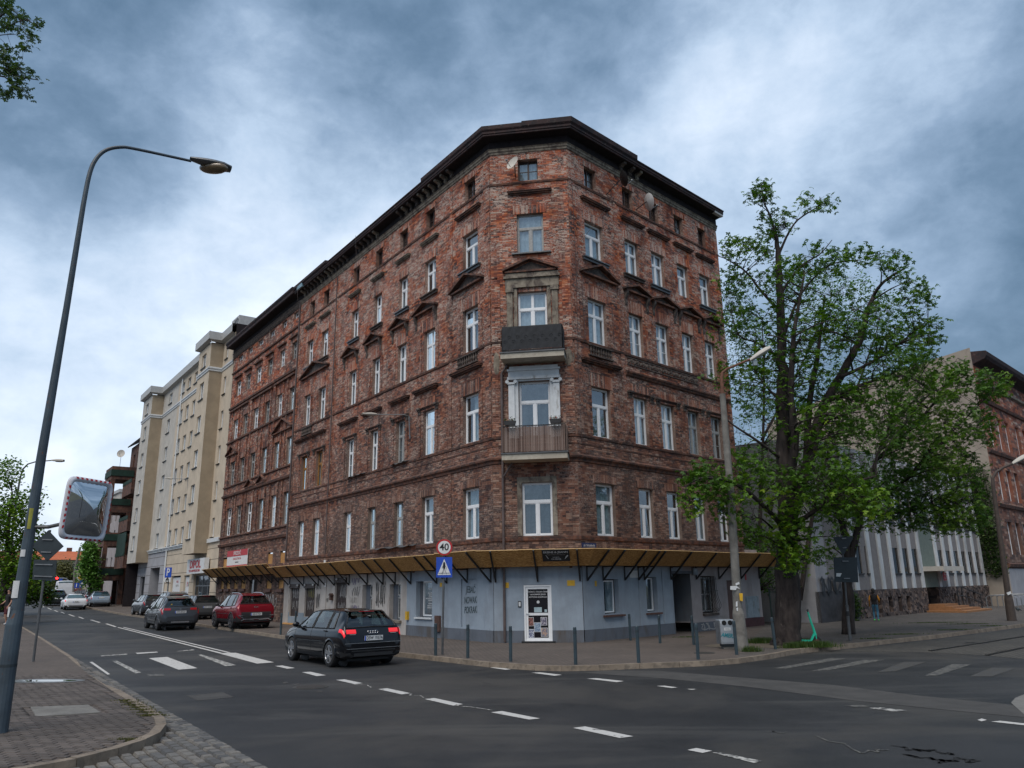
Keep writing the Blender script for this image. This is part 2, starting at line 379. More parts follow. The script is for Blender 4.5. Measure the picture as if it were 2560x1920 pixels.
m_slab = surf2('balcony_concrete', (.36, .32, .26), (.44, .40, .33), 2, .9, .4, .6, [((.2, .16, .12), 4, .5, .7, .5, (1, 1, 1), (0, 0, 0))], .2)
def osb():
    m, t, b = bs('oriented_strand_board'); b.inputs['Roughness'].default_value = .7; P = pos(t)
    v = t.nodes.new("ShaderNodeTexVoronoi"); v.inputs['Scale'].default_value = 16; v.inputs['Randomness'].default_value = 1
    mp = t.nodes.new("ShaderNodeMapping"); mp.inputs['Rotation'].default_value = (0, 0, .6); mp.inputs['Scale'].default_value = (1, 2.2, 2.6); t.links.new(P, mp.inputs[0]); t.links.new(mp.outputs[0], v.inputs['Vector'])
    s = t.nodes.new("ShaderNodeSeparateColor"); t.links.new(v.outputs['Color'], s.inputs[0])
    col = cramp(t, s.outputs[0], [(0, (.30, .135, .032)), (.5, (.48, .245, .07)), (1, (.60, .35, .12))])
    col = mixc(t, M('MULTIPLY', rampf(t, noise(t, P, .8, 5, .6), .4, .65), .45, t), col, (.24, .11, .03))
    t.links.new(col, b.inputs['Base Color']); bump(t, b, s.outputs[1], .3, .004); return m
m_osb = osb()
m_osbe = plain('board_edge', (.50, .33, .15), .8, var=.2)
def glass(name, tint=(.55, .7, .75), dk=.0, rough=.03, ior=1.55):
    m, t, b = bs(name); o = t.nodes['Material Output']; t.nodes.remove(b)
    g = t.nodes.new("ShaderNodeBsdfGlossy"); g.inputs['Roughness'].default_value = rough; g.inputs['Color'].default_value = (.9, .93, .95, 1)
    tr = t.nodes.new("ShaderNodeBsdfTransparent"); tr.inputs[0].default_value = tint+(1,)
    g_ = t.nodes.new('ShaderNodeNewGeometry'); dp = t.nodes.new('ShaderNodeVectorMath'); dp.operation = 'DOT_PRODUCT'; t.links.new(g_.outputs['Normal'], dp.inputs[0]); t.links.new(g_.outputs['Incoming'], dp.inputs[1]); F0_ = ((ior-1)/(ior+1))**2
    fr_ = M('ADD', M('MULTIPLY', M('POWER', M('SUBTRACT', 1.0, M('ABSOLUTE', dp.outputs['Value'], tree=t), t, clamp=True), 5.0, t), 1-F0_, t), F0_+dk, t, clamp=True)
    mxs = t.nodes.new("ShaderNodeMixShader"); t.links.new(fr_, mxs.inputs[0]); t.links.new(tr.outputs[0], mxs.inputs[1]); t.links.new(g.outputs[0], mxs.inputs[2])
    n = t.nodes.new("ShaderNodeBump"); n.inputs['Strength'].default_value = .25; n.inputs['Distance'].default_value = .02; t.links.new(noise(t, pos(t), 1.6, 2, .5), n.inputs['Height']); t.links.new(n.outputs[0], g.inputs['Normal'])
    t.links.new(mxs.outputs[0], o.inputs[0]); return m
m_glass = glass('window_glass', (.62, .72, .76), dk=.20)
m_glassd = glass('dark_window_glass', (.25, .28, .3), dk=.0, ior=1.35)
m_cglass = glass('car_glass', (.30, .40, .41), dk=.05, rough=.01, ior=1.5)
m_curt = plain('net_curtain', (.60, .62, .64), .9, var=.25, scale=7)
m_curtd = plain('grey_curtain', (.10, .11, .12), .9, var=.4, scale=12)
m_text_w = plain('white_lettering', (.6, .6, .6), .6, var=0)
m_text_r = plain('red_lettering', (.45, .02, .03), .5, var=0)
m_text_k = plain('black_lettering', (.01, .01, .012), .5, var=0)
def flat(name, c, rough=.5, metal=0, coat=0): return plain(name, c, rough, metal, .1, 8, coat=coat)
m_red, m_signw, m_signb, m_signy = flat('sign_red', (.42, .015, .02)), flat('sign_white', (.62, .63, .63)), flat('sign_blue', (.01, .06, .40)), flat('sign_yellow', (.62, .36, .02))
m_signback = plain('sign_back_grey', (.030, .040, .046), .5, .2, .2)
m_bark = surf2('bark', (.012, .008, .008), (.050, .038, .033), 7, .95, .35, .65, [((.16, .13, .11), 9, .62, .72, .5, (1, 1, .25), (0, 0, 0))], .9, (1, 1, .3), 22)
def leafm(name, a, b_, c):
    m, t, b = bs(name); o = t.nodes['Material Output']; col = cramp(t, attr(t), [(0, a), (.6, b_), (1, c)])
    t.links.new(col, b.inputs['Base Color']); b.inputs['Roughness'].default_value = .55
    tl = t.nodes.new("ShaderNodeBsdfTranslucent"); t.links.new(col, tl.inputs[0])
    mxs = t.nodes.new("ShaderNodeMixShader"); mxs.inputs[0].default_value = .38; t.links.new(b.outputs[0], mxs.inputs[1]); t.links.new(tl.outputs[0], mxs.inputs[2]); t.links.new(mxs.outputs[0], o.inputs[0]); return m
m_leaf = leafm('chestnut_leaf', (.030, .090, .004), (.090, .200, .006), (.27, .38, .014))
m_leaf2 = leafm('pale_leaf', (.040, .12, .016), (.095, .22, .028), (.17, .31, .05))
m_leaf3 = leafm('dark_leaf', (.016, .042, .008), (.048, .10, .015), (.11, .175, .028))
m_leaf5 = leafm('maple_leaf', (.022, .075, .006), (.070, .165, .012), (.17, .28, .025))
m_leaf4 = leafm('olive_leaf', (.05, .06, .015), (.11, .11, .03), (.17, .15, .05))
m_grass = leafm('grass_blade', (.02, .05, .008), (.05, .10, .012), (.10, .13, .03))
# ============================================================ helpers for facades
def wall(mb, fr, u0, u1, z0, z1, holes, w=0.0, reveal=.16, m=0, mr=None):
    us = sorted({u0, u1, *[h[0] for h in holes if u0 < h[0] < u1], *[h[1] for h in holes if u0 < h[1] < u1]})
    zs = sorted({z0, z1, *[h[2] for h in holes if z0 < h[2] < z1], *[h[3] for h in holes if z0 < h[3] < z1]})
    for a, b in zip(us, us[1:]):
        for c, d in zip(zs, zs[1:]):
            x, y = (a+b)/2, (c+d)/2
            if any(h[0] < x < h[1] and h[2] < y < h[3] for h in holes): continue
            mb.quad(fr.pt(a, w, c), fr.pt(b, w, c), fr.pt(b, w, d), fr.pt(a, w, d), m)
    mr = m if mr is None else mr
    for h in holes:
        a, b, c, d = h[:4]; r = w-(h[4] if len(h) > 4 and h[4] else reveal)
        if b <= u0 or a >= u1 or d <= z0 or c >= z1: continue
        c2, d2 = max(c, z0), min(d, z1)
        mb.quad(fr.pt(a, w, c2), fr.pt(a, r, c2), fr.pt(a, r, d2), fr.pt(a, w, d2), mr)
        mb.quad(fr.pt(b, w, c2), fr.pt(b, r, c2), fr.pt(b, r, d2), fr.pt(b, w, d2), mr)
        if d <= z1: mb.quad(fr.pt(a, w, d), fr.pt(b, w, d), fr.pt(b, r, d), fr.pt(a, r, d), mr)
        if c >= z0: mb.quad(fr.pt(a, w, c), fr.pt(b, w, c), fr.pt(b, r, c), fr.pt(a, r, c), mr)
def sub(iv, cuts):
    for c0, c1 in cuts:
        nx = []
        for a, b in iv:
            if c1 <= a or c0 >= b: nx.append((a, b)); continue
            if c0 > a: nx.append((a, c0))
            if c1 < b: nx.append((c1, b))
        iv = nx
    return iv
BL, BH = .225, .068
def bricks(mb, fr, u0, u1, z0, z1, cuts, w=0.0, single=None, th=.017, rnd=R, bl=BL, bh=BH, miss=.012):
    n = max(1, round((z1-z0)/bh)); h = (z1-z0)/n
    for k in range(n):
        a, b = z0+k*h, z0+(k+1)*h; mid = (a+b)/2
        iv = sub([(u0, u1)], [(c[0], c[1]) for c in cuts if c[2] < mid < c[3]])
        for s, e in iv:
            x = s-(bl/2 if k % 2 else 0)
            while x < e:
                y = x+bl*(1 if rnd.random() < .8 else .5)
                p, q = max(x, s), min(y, e); x = y
                if q-p < .03: continue
                t = rnd.random(); d = th*(.65+.6*rnd.random())
                if rnd.random() < miss: d = -.004
                g = .0055
                if single is not None and len(single) < 300 and q-p > bl*.9:
                    single.append((fr, (p+q)/2, mid, d)); continue
                if d > 0: brick(mb, fr, p+g, q-g, a+g, b-g, w, w+d, t)
def brick(mb, fr, a, b, c, d, w0, w1, t):
    p = [fr.pt(a, w0, c), fr.pt(b, w0, c), fr.pt(b, w0, d), fr.pt(a, w0, d), fr.pt(a, w1, c), fr.pt(b, w1, c), fr.pt(b, w1, d), fr.pt(a, w1, d)]
    mb.add(p, ((4, 5, 6, 7), (0, 1, 5, 4), (3, 7, 6, 2), (0, 4, 7, 3), (1, 2, 6, 5)), 0, t)
def soldiers(mb, fr, u0, u1, z0, z1, w=0.0, rnd=R, pw=.066, arc=0.0):
    n = max(1, round((u1-u0)/pw)); h = (u1-u0)/n
    for k in range(n):
        lift = arc*(1-((k+.5)/n*2-1)**2)
        brick(mb, fr, u0+k*h+.006, u0+(k+1)*h-.006, z0+.005+lift*.6, z1-.005+lift, w, w+.016+.012*rnd.random(), rnd.random())
def edge_pts(side_list, w, z):
    """points of the outline polyline offset by w: side_list of ('L',u) / 'PL' / 'PR' / ('R',u)"""
    o = []
    for s in side_list:
        if s == 'PL': d = (NL+NC); p = PL+d.normalized()*(w/math.cos(math.radians(22.69)))
        elif s == 'PR': d = (NC+NR); p = PR+d.normalized()*(w/math.cos(math.radians(26.38)))
        elif s[0] == 'L': p = PL+DL*s[1]+NL*w
        elif s[0] == 'C': p = PL+DC*s[1]+NC*w
        else: p = PR+DR*s[1]+NR*w
        o.append(Vector((p.x, p.y, z)))
    return o
def sweep(mb, path, prof, m=0, caps=True, jit=0.0, t=.5):
    rows = [edge_pts(path, w, z) for w, z in prof]
    for a, b in zip(rows, rows[1:]):
        for i in range(len(a)-1): mb.quad(a[i], a[i+1], b[i+1], b[i], m, t)
    if caps:
        mb.poly([r[0] for r in rows], m, t); mb.poly([r[-1] for r in rows][::-1], m, t)
def subd(path, step):
    """insert points on straight runs so a moulding can be ragged"""
    return path

# window meshes are cached and shared: origin at the lower left corner of the opening, x along the wall, y outwards, z up
WC = {}
def rectframe(mb, x0, x1, z0, z1, t, y0, y1):
    mb.abox(x0, x0+t, y0, y1, z0, z1); mb.abox(x1-t, x1, y0, y1, z0, z1)
    mb.abox(x0+t, x1-t, y0, y1, z0, z0+t); mb.abox(x0+t, x1-t, y0, y1, z1-t, z1)
def wmesh(kind, w, h, fm):
    key = (kind, round(w, 2), round(h, 2), fm.name)
    if key in WC: return WC[key]
    f = MB(); panes = []; T = .05; c = h*.64 if kind in ('six', 'tee', 'old') else (h*.66 if kind == 'tri' else h)
    rectframe(f, 0, w, 0, h, T, -.06, 0)
    if kind in ('six', 'tee', 'old'):
        f.abox(T, w-T, -.055, .012, c-.045, c+.045)
        f.abox(w/2-.045, w/2+.045, -.05, .008, T, c-.045)
        if kind != 'tee': f.abox(w/2-.03, w/2+.03, -.05, .006, c+.045, h-T)
        lows = [(T, w/2-.045), (w/2+.045, w-T)]
        ups = [(T, w-T)] if kind == 'tee' else [(T, w/2-.03), (w/2+.03, w-T)]
        for a, b in lows: rectframe(f, a, b, T, c-.045, .03, -.045, -.004); panes.append((a+.03, b-.03, T+.03, c-.075))
        for a, b in ups: rectframe(f, a, b, c+.045, h-T, .022, -.045, -.006); panes.append((a+.02, b-.02, c+.065, h-T-.02))
        if kind == 'old':
            for a, b in lows: f.abox(a+.02, b-.02, -.03, -.008, T+(c-T)*.48, T+(c-T)*.48+.02)
    elif kind == 'two':
        f.abox(w/2-.03, w/2+.03, -.05, .008, T, h-T); f.abox(T, w-T, -.03, -.006, h*.5-.012, h*.5+.012)
        panes = [(T, w/2-.03, T, h-T), (w/2+.03, w-T, T, h-T)]
    elif kind == 'one': panes = [(T, w-T, T, h-T)]
    elif kind == 'half':
        f.abox(w/2-.03, w/2+.03, -.05, .008, T, h-T); panes = [(T, w/2-.03, T, h-T), (w/2+.03, w-T, T, h-T)]
    fme = f.mesh('window_frame', fm)
    pm = []
    for a, b, cc, d in panes:
        g = MB(); g.quad((a, -.028, cc), (b, -.028, cc), (b, -.028, d), (a, -.028, d)); pm.append(g.mesh('window_pane', m_glass))
    WC[key] = (fme, pm, c); return WC[key]
BK = {}
def backing(w, h, mode, seed):
    """net curtain or dark room behind the glass"""
    key = (round(w, 2), round(h, 2), mode, seed)
    if key in BK: return BK[key]
    r = random.Random(seed); g = MB(); n = 14
    if mode == 'dark': g.quad((0, -.40, 0), (w, -.40, 0), (w, -.40, h), (0, -.40, h)); mt = m_dark
    else:
        x0, x1 = (0, w) if mode != 'part' else (0, w*r.uniform(.35, .55))
        for i in range(n):
            a, b = x0+(x1-x0)*i/n, x0+(x1-x0)*(i+1)/n
            ya, yb = -.10-.03*math.sin(i*2.1), -.10-.03*math.sin((i+1)*2.1)
            g.quad((a, ya, 0), (b, yb, 0), (b, yb, h), (a, ya, h))
        mt = m_curtd if mode == 'grey' else m_curt
        g2 = len(g.f); g.quad((0, -.4, 0), (w, -.4, 0), (w, -.4, h), (0, -.4, h), 1)
    me = g.mesh('window_curtain', [mt, m_dark]); BK[key] = me; return me
def window(par, fr, u0, u1, z0, z1, kind='six', fm=None, depth=.13, back=None, sill=None, tilt=False, rnd=R, panes=True, right=False, label=None):
    fm = fm or m_upvc; w, h = abs(u1-u0), z1-z0
    fme, pms, c = wmesh(kind, w, h, fm)
    # local x must run so that x cross y(outward) = z : choose direction
    if fr.d.cross(fr.n).z > 0: d, a = fr.d, u0
    else: d, a = -fr.d, u1
    o = fr.pt(a, -depth, z0); ang = math.atan2(d.y, d.x)
    wn = inst('window', fme, o, par, (0, 0, ang), label=label)
    if panes:
        for pm in pms:
            p = bpy.data.objects.new('pane', pm); COL.objects.link(p); p.parent = wn
            if rnd.random() < .5: p.rotation_euler = (rnd.uniform(-.012, .012), 0, rnd.uniform(-.012, .012))
    back = back or rnd.choice(['net', 'net', 'dark', 'grey', 'part', 'dark'])
    b = bpy.data.objects.new('curtain', backing(w, h, back, rnd.randint(0, 2))); COL.objects.link(b); b.parent = wn
    if tilt:
        s = MB(); T = .05; x0, x1 = T, w/2-.045; hh = c-.045-T
        rectframe(s, 0, x1-x0, 0, hh, .035, -.02, .01); me = s.mesh('tilted_sash', fm)
        q = bpy.data.objects.new('tilted_sash', me); COL.objects.link(q); q.parent = wn; q.location = (x0, -.07, T); q.rotation_euler = (.13, 0, 0)
    if sill:
        s = MB(); s.abox(-.1, w+.1, depth-.14, depth+.09, -.06, -.02)
        q = bpy.data.objects.new('sill', s.mesh('sill', sill)); COL.objects.link(q); q.parent = wn
    return wn

# ============================================================ corner tenement
Bm = thing('corner_tenement', 'five storey bare red brick corner tenement with dark eaves cornice and pale blue ground floor', 'building', (0, 27, 0))
ZR = [(3.6, 5.42), (7.1, 8.97), (10.68, 12.42), (14.1, 15.62), (17.1, 17.98)]
CLm = [(.88, 1.97), (4.12, 5.05), (6.62, 7.44), (9.2, 9.98), (11.8, 12.6), (15.62, 16.52), (17.76, 18.62)]
CRm = [(.9, 1.98), (3.4, 4.3), (5.2, 6.12), (7.1, 7.95), (8.88, 9.74)]
C5L = [(1.05, 1.84), (4.26, 5.0), (6.7, 7.46), (9.24, 9.98), (11.84, 12.58), (15.75, 16.47), (17.8, 18.48)]
C5R = [(1.0, 1.72), (3.42, 4.12), (5.25, 5.95), (7.14, 7.84), (9.06, 9.7)]
def holes_for(cols, c5):
    h = []
    for r, (z0, z1) in enumerate(ZR):
        for a, b in (c5 if r == 4 else cols): h.append((a, b, z0, z1))
    return h
HL, HR = holes_for(CLm, C5L), holes_for(CRm, C5R)
HC = [(1.03, 2.08, 3.6, 5.42), (.98, 2.1, 7.0, 9.07), (1.0, 2.08, 10.68, 12.52), (1.02, 2.03, 14.1, 15.7), (1.1, 1.87, 17.12, 18.02)]
mb = MB(); ZT = 18.62; Z0 = 2.5
wall(mb, FL_, 0, 20.05, Z0, ZT, HL); wall(mb, FC_, 0, LC, Z0, ZT, HC); wall(mb, FR_, 0, 10.72, Z0, ZT, HR)
# gable and back
for a, b in ((FR_.pt(10.72, 0, 0), FR_.pt(10.72, -11, 0)), (FR_.pt(10.72, -11, 0), FL_.pt(20.05, -11, 0))):
    mb.quad(a+Vector((0, 0, 0)), b, b+Vector((0, 0, ZT)), a+Vector((0, 0, ZT)))
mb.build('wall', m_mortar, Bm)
# bricks: first 300 on the chamfer singly, the rest joined
singles = []; bk = MB()
def arch_cuts(holes, hts):
    o = []
    for (a, b, c, d) in holes:
        r = [i for i, z in enumerate(ZR) if abs(z[0]-c) < .2][0]
        o.append((a-.14, b+.14, d, d+hts[r])); 
    return o
AH = [.27, .50, .52, .36, .22]
for fr, u0, u1, hs, sg in ((FC_, 0, LC, HC, singles), (FL_, 0, 20.05, HL, None), (FR_, 0, 10.72, HR, None)):
    ac = arch_cuts(hs, AH)
    bricks(bk, fr, u0, u1, Z0, ZT-.28, hs+ac, single=sg)
    for (a, b, c, d), (p, q, s, e) in zip(hs, ac):
        soldiers(bk, fr, p, q, s, e, w=.012, arc=.05 if abs(c-3.6) < .1 else 0)
    # raised surrounds beside windows of the second and third storeys, and pilaster strips
    strips = []
    for (a, b, c, d) in hs:
        if 6.9 < c < 13: strips += [(a-.30, a-.16, c, d), (b+.16, b+.30, c, d)]
    if fr is FL_: strips += [(2.75, 2.95, 3.56, 6.1), (2.75, 2.95, 7.1, 18.1), (14.42, 14.72, 3.56, 18.1), (19.75, 20.03, 3.56, 18.1), (.02, .42, 7.1, 18.1)]
    elif fr is FR_: strips += [(2.72, 2.95, 7.1, 17), (10.35, 10.68, 3.56, 18.1), (.02, .38, 7.1, 18.1)]
    else: strips += [(.02, .34, 7.1, 13.2), (2.66, 2.98, 7.1, 13.2)]
    for (a, b, c, d) in strips: bricks(bk, fr, a, b, c, d, [], w=.025, th=.022)
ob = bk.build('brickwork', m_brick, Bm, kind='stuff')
bq = MB(); brick(bq, F0, -BL/2+.0055, BL/2-.0055, -.0285, .0285, 0, .022, .5); bme = bq.mesh('brick', m_brick1)
for fr, u, z, d in singles:
    o = inst('brick', bme, fr.pt(u, -.022+max(d, 0), z), Bm, (0, 0, math.atan2(fr.n.y, fr.n.x)-PI/2))
# mouldings
P3 = [('L', 20.05), 'PL', 'PR', ('R', 10.72)]
def belt(name, prof, m, path=P3):
    b = MB(); sweep(b, path, prof); b.build(name, m, Bm)
belt('string_course', [(0, 3.40), (.05, 3.44), (.065, 3.56), (0, 3.585)], m_brickd)
belt('string_course', [(0, 6.10), (.05, 6.12), (.06, 6.2), (.13, 6.26), (.14, 6.32), (0, 6.40)], m_brickd)
belt('string_course', [(0, 6.98), (.05, 7.0), (.06, 7.07), (0, 7.09)], m_brickd)
belt('string_course', [(0, 6.72), (.025, 6.73), (.03, 6.78), (0, 6.79)], m_brickd)
belt('string_course', [(0, 10.52), (.06, 10.56), (.075, 10.64), (0, 10.67)], m_brickd, [('L', 20.05), ('L', 0.0001)] if False else P3)
belt('string_course', [(0, 16.96), (.05, 16.98), (.065, 17.06), (0, 17.09)], m_brickd)
belt('cornice_moulding', [(0, 18.30), (.05, 18.33), (.06, 18.40), (.09, 18.43), (.10, 18.50), (.14, 18.54), (0, 18.6)], m_stucco)
belt('hood_moulding', [(0, 9.72), (.08, 9.76), (.10, 9.82), (.14, 9.86), (.15, 9.92), (0, 9.97)], m_brickd, [('R', 2.95), ('R', 10.5)])
# bricks dropped out of string courses: short lumps of tin
b = MB()
for (u0, u1, z, dz) in ((5.4, 8.9, 3.60, .0), (6.2, 7.6, 7.10, .0), (10.3, 12.2, 7.09, 0)):
    n = 10
    for i in range(n):
        a, c = u0+(u1-u0)*i/n, u0+(u1-u0)*(i+1)/n
        za, zc = z+.03*math.sin(i*1.9), z+.03*math.sin((i+1)*1.9)
        b.quad(FL_.pt(a, 0, za+.02), FL_.pt(c, 0, zc+.02), FL_.pt(c, .20, zc-.05), FL_.pt(a, .20+.03*math.sin(i), za-.05))
b.build('loose_flashing', m_tin, Bm)
def hood(fr, a, b, z, m=m_brickd, dep=.15, h=.12):
    q = MB()
    q.box(fr, a+.08, b-.08, 0, dep*.6, z, z+h*.5); q.box(fr, a, b, 0, dep, z+h*.5, z+h)
    q.box(fr, a-.02, b+.02, 0, dep+.03, z+h, z+h+.025)
    q.build('window_hood', m, Bm)
for (a, b) in CLm[:1]: hood(FL_, .62, 2.4, 16.42)
for (a, b) in CLm[1:]: hood(FL_, a-.24, b+.26, 16.42, m_stucco if a > 3 else m_brickd)
for (a, b) in CRm: hood(FR_, a-.2, b+.42 if a < 1 else b+.4, 16.40)
hood(FC_, .7, 2.38, 16.5); 
for (a, b) in ((3.8, 5.75), (6.2, 7.95), (8.8, 10.8), (11.4, 13.5)): hood(FL_, a, b, 9.78, dep=.18)
hood(FL_, .6, 2.7, 9.86, dep=.18); hood(FR_, .35, 2.6, 9.80, dep=.18); hood(FL_, 15.3, 19.6, 9.84, dep=.18)
def pediment(fr, a, b, z, hgt, dep=.20, consoles=True, m=m_brickd):
    q = MB(); c = (a+b)/2
    q.box(fr, a+.05, b-.05, 0, dep*.8, z, z+.07)
    def slope(u0, z0, u1, z1, w):
        t = .085
        q.hexa([fr.pt(u0, 0, z0), fr.pt(u1, 0, z1), fr.pt(u1, w, z1), fr.pt(u0, w, z0),
                fr.pt(u0, 0, z0+t), fr.pt(u1, 0, z1+t), fr.pt(u1, w, z1+t), fr.pt(u0, w, z0+t)])
    slope(a-.03, z+.05, c, z+hgt-.08, dep+.03); slope(c, z+hgt-.08, b+.03, z+.05, dep+.03)
    o = q.build('pediment', m, Bm)
    q = MB(); q.prism([fr.pt(a+.2, .0, z+.07), fr.pt(b-.2, .0, z+.07), fr.pt(c, .0, z+hgt-.12)], fr.n*.035)
    q.build('tympanum', m_stuccod, Bm)
    if consoles:
        for u in (a+.14, b-.14): console(fr, u, z-.62, z)
def console(fr, u, z0, z1, wd=.12, m=None):
    q = MB(); h = z1-z0
    prof = [(0, 0), (.05, .05*h), (.07, .25*h), (.05, .45*h), (.10, .62*h), (.16, .8*h), (.17, .95*h), (.15, h), (0, h)]
    q.prism([fr.pt(u-wd/2, w, z0+z) for w, z in prof], fr.d*wd); q.build('console', m or m_stuccod, Bm)
pediment(FC_, .49, 2.51, 13.28, .56, consoles=False)
pediment(FL_, .42, 2.75, 13.3, .60, consoles=False); pediment(FR_, .5, 2.7, 13.3, .60, consoles=False)
for a, b in ((3.8, 5.95), (6.3, 8.15), (8.9, 10.85), (11.5, 13.45)): pediment(FL_, a+.1, b-.1, 13.28, .48)
for a, b in ((3.1, 4.8), (4.95, 6.75), (6.85, 8.6), (8.7, 10.3)): pediment(FR_, a, b, 13.28, .42)
pediment(FL_, 15.2, 19.2, 13.42, .72, consoles=False)
for fr, cols in ((FL_, CLm[1:]), (FR_, CRm[1:])):
    for a, b in cols:
        for u in (a-.24, b+.24):
            q = MB(); q.box(fr, u-.11, u+.11, 0, .10, 9.0, 9.07); q.box(fr, u-.09, u+.09, 0, .07, 8.86, 9.0); q.box(fr, u-.13, u+.13, 0, .15, 9.07, 9.14)
            q.build('pilaster_capital', m_stuccod, Bm)
        hood(fr, a-.2, b+.2, 9.03, m_brickd, .07, .08)
# sills of the fourth storey
for fr, cols in ((FL_, CLm), (FR_, CRm)):
    for i, (a, b) in enumerate(cols):
        if fr is FR_ and i in (3,): continue
        q = MB(); q.box(fr, a-.22, b+.22, 0, .16, 14.0, 14.05); q.box(fr, a-.2, b+.2, 0, .10, 13.9, 14.0)
        q.build('window_sill', m_tin if i % 2 == 0 else m_stuccod, Bm)
q = MB(); q.box(FC_, .82, 2.3, 0, .14, 14.02, 14.07); q.build('window_sill', m_tin, Bm)
# balustrade panels and the carved frieze below the third storey
for fr, a, b in ((FL_, .9, 2.3), (FR_, .85, 2.15), (FL_, 17.3, 18.7)):
    q = MB(); q.box(fr, a, b, 0, .01, 10.16, 10.52); q.build('balustrade_shade_panel', m_dark, Bm)  # flat dark panel: the shade behind the balusters is put into its colour
    q = MB()
    for k in range(9):
        u = a+.07+(b-a-.14)*k/8
        q.tube([fr.pt(u, .05, 10.17), fr.pt(u, .05, 10.24), fr.pt(u, .05, 10.32), fr.pt(u, .05, 10.42), fr.pt(u, .05, 10.51)], [.045, .028, .052, .03, .045], 8)
    q.box(fr, a-.05, b+.05, 0, .11, 10.51, 10.55); q.box(fr, a-.05, b+.05, 0, .11, 10.12, 10.17)
    q.build('balustrade', m_stuccod, Bm)
q = MB(); q.box(FR_, 3.1, 8.1, 0, .05, 10.20, 10.24); q.box(FR_, 3.1, 8.1, 0, .05, 10.48, 10.52)
for k in range(26):
    u = 3.2+k*.19
    q.ball(FR_.pt(u, .02, 10.36+(.03 if k % 2 else -.02)), .075, .05, .085, 8, 5)
    q.tube([FR_.pt(u-.05, .04, 10.28), FR_.pt(u+.03, .07, 10.34), FR_.pt(u+.09, .04, 10.44)], .02, 5)
q.build('carved_frieze', m_stuccod, Bm)
# the eaves: sloping soffit, fascia, brackets, raised corner
path = [('L', 20.05), 'PL', 'PR', ('R', 10.72)]
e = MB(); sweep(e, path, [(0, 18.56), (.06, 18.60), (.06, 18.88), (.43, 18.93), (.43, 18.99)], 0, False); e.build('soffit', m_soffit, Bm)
e = MB(); sweep(e, path, [(.42, 18.92), (.46, 18.94), (.46, 19.0), (.49, 19.02), (.49, 19.11), (.53, 19.15), (.53, 19.19), (.1, 19.26), (-3.0, 19.5)]); e.build('cornice', m_wcorn, Bm)
e = MB(); sweep(e, [('L', 4.6), 'PL', ('C', 1.5)], [(.49, 19.10), (.54, 19.18), (.55, 19.33), (-.6, 19.5), (-.6, 19.1)]); e.build('raised_cornice', m_wcorn, Bm)
e = MB(); sweep(e, [('C', 1.35), 'PR', ('R', 3.9)], [(.49, 19.10), (.55, 19.18), (.57, 19.37), (-.6, 19.55), (-.6, 19.1)]); e.build('raised_cornice', m_wcorn, Bm)
e = MB(); sweep(e, [('L', 19.9), ('L', 15.2)], [(.49, 19.10), (.57, 19.18), (.57, 19.33), (-.6, 19.5), (-.6, 19.1)]); e.build('raised_cornice', m_wcorn, Bm)
rb = random.Random(5)
for fr, lst in ((FL_, [x for x in [2.7+.5*k for k in range(34)] if not (7.3 < x < 9.6 or 12 < x < 13.1)]), (FR_, [3.3, 3.9, 4.4])):
    for u in lst:
        q = MB(); w = .16
        prof = [(.06, 18.60), (.10, 18.60), (.16, 18.66), (.14, 18.74), (.24, 18.80), (.36, 18.84), (.38, 18.92), (.06, 18.90)]
        q.prism([fr.pt(u-w/2, a, b) for a, b in prof], fr.d*w); q.build('eaves_bracket', m_stuccod if rb.random() < .7 else m_stucco, Bm)
q = MB(); q.prism([FL_.pt(20.05, .0, 19.15), FL_.pt(0, 0, 19.15), FR_.pt(0, 0, 19.15), FR_.pt(10.72, .0, 19.15), FR_.pt(10.72, -11, 19.15), FL_.pt(20.05, -11, 19.15)], Vector((0, 0, .05)))
q.build('roof', m_soffit, Bm)
q = MB(); q.box(FR_, 10.0, 10.72, .30, .465, 18.90, 19.04); q.build('bent_flashing', m_fascia, Bm)
q = MB(); q.box(FL_, 18.6, 19.4, .2, .56, 18.95, 19.22); q.build('tarpaulin', plain('pale_blue_tarp', (.16, .27, .33), .4, var=.4), Bm)

# windows
rw = random.Random(3)
oldL = {(0, 3): 1, (0, 4): 1}
for r, (z0, z1) in enumerate(ZR[:4]):
    for i, (a, b) in enumerate(CLm):
        kind, fm = 'six', m_upvc
        if i == 0 and r in (0, 1, 3): kind = 'tee'
        if i == 1 and r in (0, 1): kind = 'tee'
        if r == 0 and i in (2, 3): kind, fm = 'old', m_oldw
        if r == 0 and i in (4, 5, 6): kind = 'six'
        if r == 1 and i in (5, 6): fm = m_ochre
        if r == 1 and i in (2, 3, 4): kind, fm = 'old', m_oldw if i == 2 else m_upvc
        bk_ = 'dark' if r == 0 and i > 1 else ('net' if r in (1, 2) and i in (2, 3, 4) else rw.choice(['net', 'net', 'part', 'grey', 'dark']))
        window(Bm, FL_, a, b, z0, z1, kind, fm, back=bk_, tilt=(r, i) in ((0, 1), (1, 1), (2, 1), (3, 1), (3, 2), (3, 3), (3, 4), (3, 6), (2, 0)), rnd=rw, depth=.14)
    for i, (a, b) in enumerate(CRm):
        kind, fm = 'six', m_upvc
        if r == 0 or (r == 1 and i == 0): kind = 'tee'
        if r == 1 and i in (3, 4): kind, fm = 'old', m_oldw
        if r == 2 and i > 0: kind = 'old'
        if r == 3 and i in (0, 3, 4): kind = 'tee'
        window(Bm, FR_, a, b, z0, z1, kind, fm, back='net' if r > 1 else rw.choice(['dark', 'grey', 'net', 'part']), tilt=(r, i) in ((0, 1), (2, 0), (3, 0)), rnd=rw, depth=.14)
for (a, b) in C5L: window(Bm, FL_, a, b, 17.1, 17.98, 'two', m_brownw, back='dark', rnd=rw, depth=.16)
